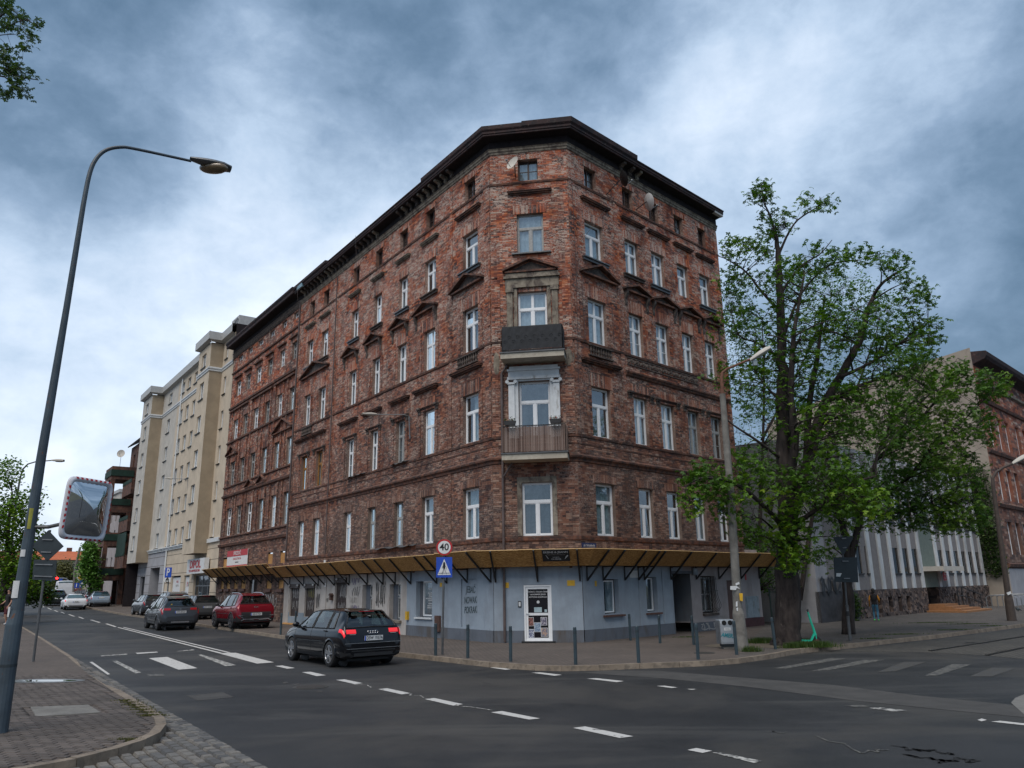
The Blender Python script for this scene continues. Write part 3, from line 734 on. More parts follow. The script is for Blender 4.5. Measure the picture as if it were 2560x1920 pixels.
for i, (a, b) in enumerate(C5R): window(Bm, FR_, a, b, 17.1, 17.98, 'two', m_brownw, back='net' if i in (0, 3) else 'dark', rnd=rw, depth=.16)
window(Bm, FC_, 1.03, 2.08, 3.6, 5.42, 'tee', m_upvc, back='grey', rnd=rw, depth=.08)
window(Bm, FC_, 1.0, 2.08, 10.68, 12.52, 'six', m_upvc, back='net', rnd=rw, depth=.12)
window(Bm, FC_, 1.02, 2.03, 14.1, 15.7, 'tee', m_oldw, back='net', rnd=rw, depth=.12, sill=m_tin)
window(Bm, FC_, 1.1, 1.87, 17.12, 18.02, 'two', m_brownw, back='net', rnd=rw, depth=.16)
window(Bm, FC_, .98, 2.1, 7.0, 9.07, 'tee', m_upvc, back='grey', rnd=rw, depth=.12)
# stone window surround, first floor of the chamfer
q = MB()
for a, b, c, d in ((.86, 1.02, 3.6, 5.62), (2.09, 2.25, 3.6, 5.62), (1.02, 2.09, 5.43, 5.62)): q.box(FC_, a, b, 0, .045, c, d)
q.build('stone_surround', m_stucco, Bm)
# white painted balcony doorway with ionic pilasters
q = MB()
q.box(FC_, .62, .84, 0, .14, 7.0, 8.95); q.box(FC_, 2.24, 2.46, 0, .14, 7.0, 8.95)
q.box(FC_, .84, .97, 0, .08, 7.0, 9.2); q.box(FC_, 2.11, 2.24, 0, .08, 7.0, 9.2); q.box(FC_, .97, 2.11, 0, .08, 9.08, 9.2)
q.box(FC_, .58, 2.50, 0, .16, 9.14, 9.24); q.box(FC_, .62, 2.46, 0, .14, 9.24, 9.45); q.box(FC_, .58, 2.50, 0, .19, 9.45, 9.52); q.box(FC_, .66, 2.42, 0, .15, 9.52, 9.62)
for u in (.58, .88, 2.20, 2.50):
    q.tube([FC_.pt(u, .0, 9.06), FC_.pt(u, .19, 9.06)], .065, 12)
q.box(FC_, .60, .86, 0, .18, 8.96, 9.04); q.box(FC_, 2.22, 2.48, 0, .18, 8.96, 9.04)
q.build('white_door_surround', m_whitep, Bm)
q = MB()
q.box(FC_, .60, .82, 0, .12, 10.68, 12.5); q.box(FC_, 2.28, 2.5, 0, .12, 10.68, 12.5); q.box(FC_, .86, .98, 0, .07, 10.68, 12.7); q.box(FC_, 2.1, 2.24, 0, .07, 10.68, 12.7)
q.box(FC_, .56, .86, 0, .16, 12.5, 12.66); q.box(FC_, 2.24, 2.54, 0, .16, 12.5, 12.66); q.box(FC_, .55, 2.55, 0, .12, 12.68, 12.86); q.box(FC_, .55, 2.55, 0, .09, 12.86, 13.05)
q.box(FC_, .5, 2.6, 0, .16, 13.05, 13.14); q.box(FC_, .55, 2.55, 0, .11, 13.14, 13.26)
q.build('weathered_door_surround', m_stucco, Bm)
# balconies (the slab is part of the house, what stands on it is not)
def balcony(zs, kind):
    fr = FC_; a, b, d = .46, 2.72, .82
    q = MB(); q.box(fr, a, b, 0, d, zs, zs+.20); q.build('balcony_slab', m_slab, Bm)
    q = MB(); q.box(fr, a-.03, b+.03, 0, d+.04, zs+.20, zs+.24); q.build('slab_flashing', m_tin, Bm)
    q = MB()
    A = [fr.pt(a+.06, .02, 0), fr.pt(a+.06, d-.06, 0), fr.pt(b-.06, d-.06, 0), fr.pt(b-.06, .02, 0)]
    up = lambda p, z: p+Vector((0, 0, z))
    for p, r in zip(A, A[1:]):
        for z in (zs+.30, zs+1.18): q.bar(up(p, z), up(r, z), .03)
        n = max(3, int((r-p).length/.11))
        for k in range(n+1): q.bar(up(p.lerp(r, k/n), zs+.24), up(p.lerp(r, k/n), zs+1.18), .014)
    q.build('balcony_railing', m_black, Bm)
    q = MB(); rr = random.Random(2)
    if kind == 'reed':
        for p, r in zip(A, A[1:]):
            n = int((r-p).length/.022); nrm = (r-p).cross(Vector((0, 0, 1))).normalized()
            if nrm.dot(NC) < 0 and (r-p).dot(DC) > .5: nrm = -nrm
            if abs((r-p).normalized().dot(DC)) < .5: nrm = -DC if (p-PL).dot(DC) < 1.5 else DC
            for k in range(n):
                c = p.lerp(r, (k+.5)/n)+nrm*(.03+.004*rr.random()); h = 1.12+.035*rr.random()
                q.bar(up(c, zs+.27), up(c, zs+h), .019)
                q.t[-8:] = [rr.random()]*8
        q.build('reed_screen', REED, Bm)
    else:
        for p, r in zip(A, A[1:]):
            nrm = NC if abs((r-p).normalized().dot(DC)) > .5 else (-DC if (p-PL).dot(DC) < 1.5 else DC)
            n = 24; pr = None
            q.grid(lambda u, v: up(p.lerp(r, u)+nrm*(.03+.004*math.sin(u*40+v*9)), zs+.32+v*.84), [k/n for k in range(n+1)], [0, .25, .5, .75, 1])
        q.build('black_fabric_screen', m_fabk, Bm)
        q = MB()
        for k in range(14):      # scrolls of the railing pressing through the cloth
            c = fr.pt(a+.16+k*.15, d-.025, zs+.62+(.16 if k % 2 else 0)); pts = []
            for j in range(13):
                an = j*.5; rr_ = .075*(1-j/16); pts.append(c+DC*math.cos(an)*rr_+Vector((0, 0, math.sin(an)*rr_)))
            q.tube(pts, .006, 5)
        q.build('railing_scroll', m_fabk, Bm)
m_fabk = plain('black_screen_fabric', (.018, .020, .024), .8, var=.3)
REED, t_, b_ = bs('reed_screen'); b_.inputs['Roughness'].default_value = .9
t_.links.new(cramp(t_, attr(t_), [(0, (.075, .045, .035)), (.5, (.17, .115, .095)), (1, (.27, .21, .18))]), b_.inputs['Base Color'])
balcony(6.12, 'reed'); balcony(9.74, 'cloth')
# planters on the lower rail
rp = random.Random(8)
for i, (u, lb) in enumerate(((.78, 'black planter box with withered flowers on the downpipe end of the reed balcony rail'), (2.36, 'black planter box with pink flowers on the far end of the reed balcony rail'))):
    c = FC_.pt(u, .86, 7.30); t = thing('flower_box', lb, 'planter', c, group='planters on the reed screened balcony')
    q = MB(); q.prism([c+DC*x+Vector((0, 0, z)) for x, z in ((-.17, 0), (.17, 0), (.21, .15), (-.21, .15))], NC*.14); q.build('box', m_black, t)
    q = MB()
    for k in range(60):
        p = c+DC*rp.uniform(-.19, .19)+NC*rp.uniform(.0, .14)+Vector((0, 0, .15+abs(rp.gauss(0, .06)))); v = Vector((rp.uniform(-1, 1), rp.uniform(-1, 1), rp.uniform(-1, 1))).normalized()*.03; x = v.cross(Vector((.3, .2, 1))).normalized()*.02
        q.quad(p-v, p+x, p+v, p-x, 1 if rp.random() < .15+.3*i else 0, rp.random())
    q.build('flowers', [m_leaf3, flat('pink_flower', (.5, .16, .15))], t)
# downpipe on the chamfer, old pipes on the long side
m_pipe = plain('brown_grey_downpipe', (.10, .075, .07), .5, var=.4, scale=3)
q = MB(); q.tube([FC_.pt(.37, .09, .14), FC_.pt(.37, .09, 9.4), FC_.pt(.60, .12, 9.72)], .045, 8)
q.tube([FC_.pt(.37, .09, 5.6), FC_.pt(.72, .2, 6.1)], .035, 8); q.build('downpipe', m_pipe, Bm)
for P_, r_ in (([FL_.pt(14.56, .07, 3.6), FL_.pt(14.56, .07, 18.2)], .035), ([FL_.pt(20.0, .09, 3.4), FL_.pt(19.95, .09, 18.6)], .05)): q = MB(); q.tube(P_, r_, 6); q.build('downpipe', m_pipe, Bm)
# cables hanging on the walls
q = MB()
for f, pts in ((FL_, [(11.2, .6, 19.2), (11.5, .05, 14), (11.4, .05, 9), (11.3, .05, 6.3)]), (FR_, [(2.9, .35, 17.7), (2.1, .1, 16.4), (1.2, .06, 15.3), (.6, .06, 14.6)]), (FR_, [(.2, .06, 17), (.25, .06, 13), (.15, .05, 9.5), (.2, .05, 6.8)]), (FR_, [(2.3, .06, 12.4), (2.32, .06, 10.7)]), (FR_, [(.55, .06, 12.9), (.6, .06, 10.7)]),
               (FL_, [(19.2, .62, 19.2), (19.3, .05, 14), (19.2, .05, 9.6)])):
    q.tube([f.pt(*p) for p in pts], .009, 4); q.build('cable', m_pipe, Bm); q = MB()
for f, u, z, a, b in ((FC_, 2.84, 9.9, .2, .34), (FC_, .2, 9.8, .14, .5)):
    q = MB(); q.ball(f.pt(u, .02, z), a, .06, b, 12, 8); q.build('bare_render_patch', m_stucco, Bm)
# ============================================================ ground floor of the corner tenement
GL = [(1.01, 2.08, .54, 2.21, .05), (4.13, 5.39, .80, 2.17, .22), (6.68, 7.67, .66, 2.08, .20), (9.28, 10.28, .50, 2.08, .20),
      (11.98, 13.3, .10, 2.42, .12), (15.75, 17.1, .57, 2.19, .10), (17.88, 19.2, .55, 2.20, .10)]
GC = [(1.03, 1.96, .12, 1.97, .07)]
GR = [(1.09, 1.90, .97, 2.12, .20), (3.5, 4.18, .95, 2.18, .20), (5.19, 6.4, .0, 2.29, 2.5), (7.1, 8.15, .77, 2.20, .18), (9.04, 9.85, .12, 2.02, .12)]
q = MB(); wall(q, FL_, 0, 6.15, .5, 2.56, GL, .02); wall(q, FC_, 0, LC, .5, 2.56, GC, .02); wall(q, FR_, 0, 5.9, .5, 2.56, GR, .02); q.build('blue_rendered_wall', m_blue, Bm)
q = MB(); wall(q, FL_, 0, 6.15, -.1, .5, GL, .035); wall(q, FC_, 0, LC, -.1, .5, GC, .035); wall(q, FR_, 0, 5.19, -.1, .5, GR, .035)
for (a, b, f) in ((0, 6.15, FL_), (0, LC, FC_), (0, 5.19, FR_)):
    pass
q.build('grey_plinth', m_plinth, Bm)
q = MB(); wall(q, FL_, 6.15, 20.05, -.1, 2.56, GL, .02); q.build('white_rendered_wall', m_whiter, Bm)
q = MB(); q.box(FL_, 14.3, 14.9, 0, .06, 0, 2.56); q.box(FL_, 19.3, 20.05, .0, .05, 0, 2.56); q.build('white_pier', m_whiter, Bm)
q = MB()
for a, b in ((14.95, 15.75), (17.1, 17.88), (19.2, 19.9)): q.box(FL_, a, b, .02, .035, -.1, .75)
q.box(FL_, 15.75, 17.1, .0, .03, -.1, .56); q.box(FL_, 17.88, 19.2, 0, .03, -.1, .54); q.build('blue_painted_dado', render('worn_blue_paint', (.24, .31, .38)), Bm)
q = MB(); wall(q, FR_, 5.9, 11.78, .45, 2.56, GR, .02); q.quad(FR_.pt(11.78, .02, -.1), FR_.pt(11.78, -3, -.1), FR_.pt(11.78, -3, 2.56), FR_.pt(11.78, .02, 2.56))
q.box(FR_, 10.72, 11.78, -3, .0, 2.56, 3.3); q.build('pink_grey_wall', m_pinkr, Bm)
q = MB(); wall(q, FR_, 6.4, 9.0, -.1, .45, GR, .035); q.build('grey_plinth', m_plinth, Bm)
q = MB(); q.box(FR_, 9.9, 11.8, .0, .05, -.1, .47); q.build('maroon_plinth', plain('maroon_paint', (.06, .022, .024), .8, var=.3), Bm)
q = MB(); q.box(FR_, 5.1, 6.5, .0, .05, 2.29, 2.40); q.quad(FR_.pt(5.19, -2.5, 0), FR_.pt(6.4, -2.5, 0), FR_.pt(6.4, -2.5, 2.3), FR_.pt(5.19, -2.5, 2.3)); q.build('passage_lintel', m_plinth, Bm)
q = MB(); q.quad(FR_.pt(5.19, -2.45, 0), FR_.pt(6.4, -2.45, 0), FR_.pt(6.4, -2.45, 2.3), FR_.pt(5.19, -2.45, 2.3)); q.build('passage_back', m_dark, Bm)
q = MB(); q.box(FR_, 3.05, 3.17, .02, .05, .5, 2.45); q.box(FR_, 4.5, 4.6, .02, .05, .5, 2.45); q.build('render_strip', m_blue, Bm)
# blocked niche
q = MB(); q.quad(FL_.pt(1.01, -.035, .5), FL_.pt(2.08, -.035, .5), FL_.pt(2.08, -.035, 2.25), FL_.pt(1.01, -.035, 2.25)); q.build('blocked_niche', m_blue, Bm)
# ground floor windows
window(Bm, FL_, 4.13, 5.2, .86, 2.14, 'one', m_upvc, .20, 'dark', rnd=rw)
q = MB(); q.box(FL_, 5.2, 5.39, -.2, -.17, .8, 2.17); q.build('reveal_panel', m_plinth, Bm)
q = MB(); q.box(FL_, 4.08, 5.42, -.05, .09, .76, .82); q.build('window_sill', m_whitep, Bm)
window(Bm, FR_, 1.13, 1.84, 1.0, 2.08, 'one', m_upvc, .16, 'part', rnd=rw)
window(Bm, FR_, 3.5, 4.14, .98, 2.15, 'one', m_upvc, .16, 'grey', rnd=rw)
m_terra = plain('brown_sill_tile', (.10, .045, .032), .6, var=.3)
q = MB(); q.box(FR_, 1.0, 2.1, -.1, .13, .87, .93); q.build('window_sill', m_terra, Bm)
q = MB(); q.box(FR_, 3.42, 4.3, -.1, .13, .86, .92); q.build('window_sill', m_terra, Bm)
window(Bm, FL_, 6.72, 7.2, .72, 1.55, 'one', m_oldw, .16, 'grey', rnd=rw); window(Bm, FL_, 6.72, 7.25, 1.62, 2.05, 'one', m_oldw, .16, 'dark', rnd=rw)
for a_, b_ in ((7.25, 7.67), (9.85, 10.28)): q = MB(); q.box(FL_, a_, b_, -.2, -.17, .5, 2.1); q.build('reveal_panel', m_plinth, Bm)
q = MB(); q.box(FL_, 6.55, 7.75, .0, .14, .56, .66); q.build('window_sill', m_stucco, Bm)
window(Bm, FL_, 9.32, 9.8, .60, 1.5, 'one', m_oldw, .16, 'dark', rnd=rw); window(Bm, FL_, 9.32, 9.85, 1.58, 2.04, 'one', m_oldw, .16, 'dark', rnd=rw)
q = MB(); q.box(FL_, 9.38, 9.62, -.17, -.14, .62, 1.45); q.build('brown_board', m_terra, Bm)
def shutter(a, b, c, d, dep):
    q = MB(); n = int((d-.2-c)/.055)
    for k in range(n):
        z = c+k*.055; q.prism([FL_.pt(a, -dep, z), FL_.pt(a, -dep+.018, z+.012), FL_.pt(a, -dep+.018, z+.042), FL_.pt(a, -dep, z+.055)], FL_.d*(b-a))
    q.quad(FL_.pt(a, -dep-.005, c), FL_.pt(b, -dep-.005, c), FL_.pt(b, -dep-.005, d), FL_.pt(a, -dep-.005, d))
    q.box(FL_, a-.03, b+.03, -dep, .09, d-.22, d+.0); q.build('roller_shutter', m_shut, Bm)
m_shut = plain('brown_roller_shutter', (.055, .040, .036), .55, var=.25, dirt=((.13, .12, .12), 5, .56, .66))
for h in GL[4:]: shutter(*h[:4], .08)
q = MB()
for u in (12.0, 12.9, 15.8, 16.9, 17.9, 19.1): q.ball(FL_.pt(u, .13, 2.12 if u > 14 else 2.36), .05, .05, .06, 8, 6)
q.build('shutter_lamp', m_whitep, Bm)
# shop door on the chamfer
D = MB(); a, b, c, d = 1.03, 1.96, .14, 1.96
def dfr(a, b, c, d, t, w0, w1):
    D.box(FC_, a, a+t, w0, w1, c, d); D.box(FC_, b-t, b, w0, w1, c, d); D.box(FC_, a+t, b-t, w0, w1, c, c+t); D.box(FC_, a+t, b-t, w0, w1, d-t, d)
dfr(a, b, c, d, .05, -.06, .03); dfr(a+.055, b-.055, c+.05, d-.055, .075, -.055, .0)
D.box(FC_, a+.12, b-.12, -.055, 0, .98, 1.06)
dr = D.build('shop_door', m_upvc, Bm)
D = MB(); D.quad(FC_.pt(a+.12, -.03, .25), FC_.pt(b-.12, -.03, .25), FC_.pt(b-.12, -.03, .98), FC_.pt(a+.12, -.03, .98))
D.quad(FC_.pt(a+.12, -.03, 1.06), FC_.pt(b-.12, -.03, 1.06), FC_.pt(b-.12, -.03, 1.85), FC_.pt(a+.12, -.03, 1.85)); D.build('door_glass', flat('black_door_glass', (.008, .008, .012), .08), Bm)
D = MB(); D.box(FC_, 1.09, 1.2, .02, .035, 1.03, 1.05); D.build('door_handle', m_whitep, Bm)
D = MB(); D.box(FC_, .95, 2.06, .0, .22, .115, .165); D.build('door_step', m_black, Bm)
def text(body, fr, u, w, z, size, mt, parent, name='lettering', align='CENTER', stretch=1.0, ext=.0012, rot=0.0, flip=None, bold=0.0, label=None, shear=0):
    cu = bpy.data.curves.new('txt', 'FONT'); cu.body = body; cu.size = size; cu.align_x = align; cu.align_y = 'CENTER'; cu.extrude = ext; cu.offset = bold; cu.shear = shear
    o = bpy.data.objects.new('txt', cu); COL.objects.link(o); dg = bpy.context.evaluated_depsgraph_get()
    me = bpy.data.meshes.new_from_object(o.evaluated_get(dg)); bpy.data.objects.remove(o); bpy.data.curves.remove(cu)
    # text x axis must run left to right as seen from outside: x cross up = outward normal reversed
    x = fr.d if fr.d.cross(Vector((0, 0, 1))).dot(fr.n) > 0 else -fr.d
    up = fr.up if hasattr(fr, 'up') else Vector((0, 0, 1)); n = x.cross(up)
    Rm = Matrix((x*stretch, up, n)).transposed()
    if rot: Rm = Rm @ Matrix.Rotation(rot, 3, 'Z')
    o3 = fr.pt(u, w, z); off = Vector((0, 0, 0))
    if parent is not None and not parent.get('_local'): off = wloc(parent)
    me.transform(Matrix.Translation(o3-off) @ Rm.to_4x4()); me.materials.clear(); me.materials.append(mt); me.name = name
    ob = bpy.data.objects.new(name, me); COL.objects.link(ob)
    if parent is not None: ob.parent = parent
    if label: ob['label'] = label
    return ob
text("ORGINAL ITALIAN DENIM", FC_, 1.495, -.022, 1.74, .062, m_text_w, Bm, bold=.001)
text("HANDMADE JEANS", FC_, 1.495, -.022, 1.655, .062, m_text_w, Bm, bold=.001)
text("GOTOWA KOLEKCJA!", FC_, 1.495, -.022, 1.57, .062, m_text_w, Bm, bold=.001)
q = MB(); q.tube([FC_.pt(1.5, -.026, 1.41), FC_.pt(1.5, -.02, 1.41)], .05, 18); o = q.build('round_sticker', m_signw, Bm)
q = MB(); q.box(FC_, 1.36, 1.62, -.028, -.02, 1.08, 1.24); q.box(FC_, 1.71, 1.79, -.028, -.02, 1.08, 1.17); q.build('notice_sheet', plain('pale_blue_sheet', (.36, .47, .50), .7, var=.1), Bm)
# the five photo prints stuck inside the lower pane
pc = [((1.23, .78), (.19, .26), -.02, (.35, .16, .13), (.06, .03, .03)), ((1.68, .79), (.19, .24), .0, (.45, .42, .46), (.10, .09, .14)), ((1.46, .60), (.20, .28), .04, (.14, .20, .30), (.35, .42, .50)),
      ((1.24, .40), (.18, .26), .02, (.50, .52, .58), (.05, .07, .16)), ((1.69, .44), (.21, .26), -.08, (.10, .14, .22), (.45, .30, .22))]
for (u, z), (ww, hh), r_, c1, c2 in pc:
    q = MB(); q.box(FC_, u-ww/2-.012, u+ww/2+.012, -.028, -.020, z-hh/2-.012, z+hh/2+.012); o = q.build('photo_print', m_signw, Bm)
    m, t, b = bs('photo_print'); b.inputs['Roughness'].default_value = .4
    t.links.new(mixc(t, rampf(t, noise(t, pos(t), 22, 3, .6, .6, (u*9, 0, z*5)), .46, .54), c1, c2), b.inputs['Base Color'])
    q = MB(); q.box(FC_, u-ww/2, u+ww/2, -.0195, -.016, z-hh/2, z+hh/2); q.build('photo_image', m, Bm)
# intercom, notices, small boxes
def plate(fr, u0, u1, z0, z1, mt, name, w=.045, par=Bm, w0=.0, **k):
    q = MB(); q.box(fr, u0, u1, w0, w, z0, z1); return q.build(name, mt, par, **k)
plate(FC_, .83, .935, 1.25, 1.45, m_black, 'intercom'); plate(FC_, .85, .915, 1.28, 1.42, m_whitep, 'intercom_panel', .055)
for fr, u0, u1, z0, z1 in ((FC_, .40, .52, 1.88, 2.06), (FC_, 2.50, 2.76, 1.92, 2.10), (FR_, .62, .72, 1.89, 2.07), (FL_, 3.4, 3.55, 1.95, 2.1)): plate(fr, u0, u1, z0, z1, m_signy, 'yellow_notice', .03)
m_rust = plain('rusty_box', (.085, .045, .035), .8, var=.4)
plate(FL_, 3.45, 3.81, .34, .91, m_rust, 'meter_cabinet', .10); plate(FL_, 5.93, 6.08, .70, 1.02, m_signy, 'gas_valve_box', .12)
plate(FR_, 2.58, 3.15, 2.16, 2.41, m_signw, 'white_notice', .03); plate(FR_, 6.52, 6.82, 2.24, 2.5, m_metal, 'junction_box', .12)
plate(FR_, 9.32, 9.42, 1.9, 2.1, m_red, 'small_red_plate', .03) if False else plate(FR_, 10.55, 10.66, 2.02, 2.28, m_red, 'small_red_plate', .03)
q = MB(); q.box(FL_, 13.45, 13.62, .02, .16, 1.40, 1.62); q.prism([FL_.pt(13.40, .0, 1.62), FL_.pt(13.67, .0, 1.62), FL_.pt(13.535, .0, 1.72)], FL_.n*.2); q.build('letter_box', m_rust, Bm)
plate(FL_, 14.3, 14.42, 2.02, 2.2, m_signw, 'house_number_plate', .08); plate(FL_, 14.55, 14.75, 3.05, 3.3, m_signw, 'house_number_plate', .05)
# brown door, barred window, cabinet on the right side
q = MB(); q.box(FR_, 9.05, 9.85, -.12, -.06, .1, 2.02); q.build('brown_door', m_terra, Bm)
window(Bm, FR_, 7.15, 8.1, .82, 2.16, 'two', m_oldw, .17, 'dark', rnd=rw)
q = MB()
for k in range(9):
    u = 7.14+k*.12; q.tube([FR_.pt(u, .10, 2.16), FR_.pt(u, .10, 1.65), FR_.pt(u, .16, 1.35), FR_.pt(u, .26, 1.1), FR_.pt(u, .24, .98), FR_.pt(u, .12, .86), FR_.pt(u, .08, .80)], .010, 5)
for z, w_ in ((2.08, .10), (.84, .11), (1.62, .10)): q.bar(FR_.pt(7.06, w_, z), FR_.pt(8.2, w_, z), .02)
q.build('window_bars', m_black, Bm)
q = MB(); q.box(FR_, 7.1, 8.18, 0, .10, .68, .77); q.build('window_sill', m_stuccod, Bm)
q = MB(); q.box(FR_, 10.46, 11.48, .02, .05, .47, 1.33); q.build('meter_cabinet', m_metalb, Bm) if False else None
m_cab = plain('grey_blue_cabinet', (.22, .27, .30), .5, var=.2, dirt=((.12, .11, .09), 5, .58, .68))
q = MB(); q.box(FR_, 10.46, 10.955, .02, .06, .49, 1.31); q.box(FR_, 10.965, 11.46, .02, .06, .49, 1.31); q.box(FR_, 10.4, 11.52, .0, .035, .46, 1.35); q.build('meter_cabinet', m_cab, Bm)

# signs that hang on the wall
t = thing('street_name_sign', 'dark blue street name plate on brick above the wooden canopy', 'sign', FR_.pt(.38, .05, 3.24))
q = MB(); q.box(FR_, .02, .76, .02, .045, 3.16, 3.33); q.build('plate', flat('dark_blue_enamel', (.012, .025, .09)), t); text("pl. Strzelecki", FR_, .39, .05, 3.245, .115, m_text_w, t)

# ============================================================ graffiti
def scribble(fr, u0, u1, z0, z1, mt, seed, n=26, th=.012, w=.03, par=None, loops=True, name='graffiti'):
    r = random.Random(seed); q = MB(); pts = []; x = 0
    for k in range(n):
        f = k/(n-1); u = u0+(u1-u0)*min(1, max(0, f+r.uniform(-.10, .10))); z = z0+(z1-z0)*(r.random() if not loops else (.5+.5*math.sin(k*1.7+r.random())))
        pts.append((u, z))
    fine_ = []
    for i in range(len(pts)-1):
        p0, p1, p2, p3 = pts[max(i-1, 0)], pts[i], pts[i+1], pts[min(i+2, len(pts)-1)]
        for s in range(6):
            t_ = s/6; fine_.append(tuple(.5*((2*p1[j])+(-p0[j]+p2[j])*t_+(2*p0[j]-5*p1[j]+4*p2[j]-p3[j])*t_*t_+(-p0[j]+3*p1[j]-3*p2[j]+p3[j])*t_**3) for j in (0, 1)))
    for (a, b), (c, d) in zip(fine_, fine_[1:]):
        L = math.hypot(c-a, d-b) or 1; nx, nz = -(d-b)/L*th, (c-a)/L*th
        q.quad(fr.pt(a-nx, w, b-nz), fr.pt(c-nx, w, d-nz), fr.pt(c+nx, w, d+nz), fr.pt(a+nx, w, b+nz))
    return q.build(name, mt, par or Bm)
m_gk, m_gv, m_gw, m_gy, m_gt = flat('black_spray', (.018, .018, .02)), flat('violet_spray', (.09, .05, .22)), flat('white_spray', (.36, .35, .34)), flat('yellow_green_spray', (.22, .20, .05)), flat('teal_spray', (.02, .22, .27))
m_gg = flat('faded_spray', (.28, .26, .24))
m_gd = flat('dark_green_grey_spray', (.03, .055, .06))
for k, (s, z) in enumerate((("JEBAĆ", 1.83), ("NOWAKI", 1.47), ("POKRAKI", 1.14))): text(s, FL_, 1.5, -.028, z, .33 if k else .33, m_gd, Bm, 'graffiti', stretch=.62 if k else .68, bold=.002, rot=(-.03, .02, .03)[k], shear=.15)
for a in ((8.0, 8.95, 1.15, 2.2, m_gk, 1, 30), (10.5, 11.4, 1.6, 2.0, m_gk, 2, 16), (10.6, 11.4, 2.1, 2.4, m_gv, 3, 14), (10.6, 11.3, .85, 1.2, m_gv, 4, 22), (10.8, 11.5, 1.3, 1.55, m_gg, 5, 18), (15.0, 15.6, 1.9, 2.15, m_gk, 6, 16),
          (15.1, 15.5, 1.0, 1.7, m_gk, 7, 16), (15.1, 15.6, 1.35, 1.6, m_gg, 17, 14), (14.0, 14.25, 1.3, 1.5, m_gk, 18, 10), (11.0, 11.6, 1.0, 1.2, m_gg, 19, 12)): scribble(FL_, *a[:6], n=a[6], w=.035)
for a in ((12.1, 12.9, 1.5, 2.1, m_gw, 8, 26), (12.2, 13.1, .7, 1.3, m_gw, 9, 22), (16.0, 16.9, .9, 1.4, m_gw, 10, 20), (16.0, 16.8, 1.5, 1.95, m_gy, 11, 22), (18.1, 19.0, .9, 1.35, m_gw, 12, 20), (18.1, 19.0, 1.45, 1.95, m_gw, 13, 24)): scribble(FL_, *a[:6], n=a[6], w=-.055, th=.013)
scribble(FR_, 6.9, 9.0, .14, .42, m_gw, 14, 40, .018, .045); scribble(FR_, 8.3, 8.9, .5, .66, m_gg, 15, 16)

# ============================================================ canopy of boards on steel brackets
CAN = thing('protective_canopy', 'long canopy of tilted brown chipboard panels on black steel brackets round the corner house', 'canopy', (0, 26, 2.5))
ZF, ZB, D1, D2, ZO = 2.09, 2.555, .48, 1.02, 3.06
def brk(fr, u, dz=0.0, par=None):
    q = MB(); f = lambda w, z: fr.pt(u, w, z+dz)
    q.bar(f(.045, ZF-.02), f(.045, ZB+.02), .045); q.bar(f(.03, ZB-.01), f(D1+.02, ZB-.01), .04); q.bar(f(.05, ZF), f(D2+.03, ZO-.0), .05); q.bar(f(.03, ZB), f(.3, ZB+.55), .02)
    return q.build('bracket', m_black, par or CAN)
bl = [.13, 1.61, 3.03, 3.77, 5.8, 7.14, 8.25, 9.77, 11.68, 13.34, 14.44, 15.33, 17.28, 19.3]
for u in bl: brk(FL_, u)
for u in (.07, 1.51, 2.94): brk(FC_, u)
for u in (.22, 1.06, 2.26, 3.06, 3.41, 5.08, 6.8, 8.46, 10.19, 11.73): brk(FR_, u)
def panels(path_fn, us, par, dz=0.0, seed=1):
    r = random.Random(seed)
    for a, b in zip(us, us[1:]):
        j = r.uniform(-.012, .012)
        P = [path_fn(a, D1, ZB+.03+dz+j), path_fn(b, D1, ZB+.03+dz+j), path_fn(b, D2+.01, ZO+.03+dz+j), path_fn(a, D2+.01, ZO+.03+dz+j)]
        n = (P[1]-P[0]).cross(P[3]-P[0]).normalized()
        if n.z < 0: n = -n
        q = MB(); q.hexa(P+[p+n*.022 for p in P], 0)
        q.m = [1 if i in (3, 4) else 0 for i in range(6)]
        q.build('canopy_panel', [m_osb, m_osbe], par)
        P2 = [path_fn(a, .01, ZB+.02+dz), path_fn(b, .01, ZB+.02+dz), path_fn(b, D1, ZB+.02+dz+j), path_fn(a, D1, ZB+.02+dz+j)]
        q = MB(); q.hexa(P2+[p+Vector((0, 0, .02)) for p in P2]); q.build('deck_board', m_osb, par)
def pf(side):
    def f(u, w, z):
        if side == 'L' and u <= 0.0: return edge_pts(['PL'], w, z)[0]
        if side == 'C' and u <= 0: return edge_pts(['PL'], w, z)[0]
        if side == 'C' and u >= LC-1e-3: return edge_pts(['PR'], w, z)[0]
        if side == 'R' and u <= 0: return edge_pts(['PR'], w, z)[0]
        return {'L': FL_, 'C': FC_, 'R': FR_}[side].pt(u, w, z)
    return f
panels(pf('L'), [0, 1.0, 2.3, 4.4, 6.4, 8.0, 9.6, 11.2, 12.7, 14.5, 16.1, 17.9, 20.2], CAN, 0, 2)
panels(pf('C'), [0, 1.0, 2.2, LC], CAN, 0, 3); panels(pf('R'), [0, 2.1, 3.2, 5.2, 6.4, 8.2, 9.8, 11.2, 12.5], CAN, 0, 4)
q = MB(); q.box(FR_, 6.35, 6.75, .66, .72, 2.70, 2.86); q.build('dark_patch', m_black, CAN) if False else None
class TF:                # tilted frame on the underside of the chamfer panel
    def __init__(s, fr):
        s.d = fr.d; a = fr.pt(0, D1, ZB+.03); b = fr.pt(0, D2, ZO+.03); s.up = (b-a).normalized(); s.n = s.up.cross(s.d).normalized()
        if s.n.dot(NC) < 0: s.n = -s.n
        if s.n.z > 0: s.n = -s.n
        s.P = a
    def pt(s, u, w, z): return s.P+s.d*u+s.n*w+s.up*z
tf = TF(FC_)
t = thing('shop_sign', 'black shop sign with white letters fixed to the wooden canopy above the corner door', 'sign', tf.pt(2.2, 0, .4))
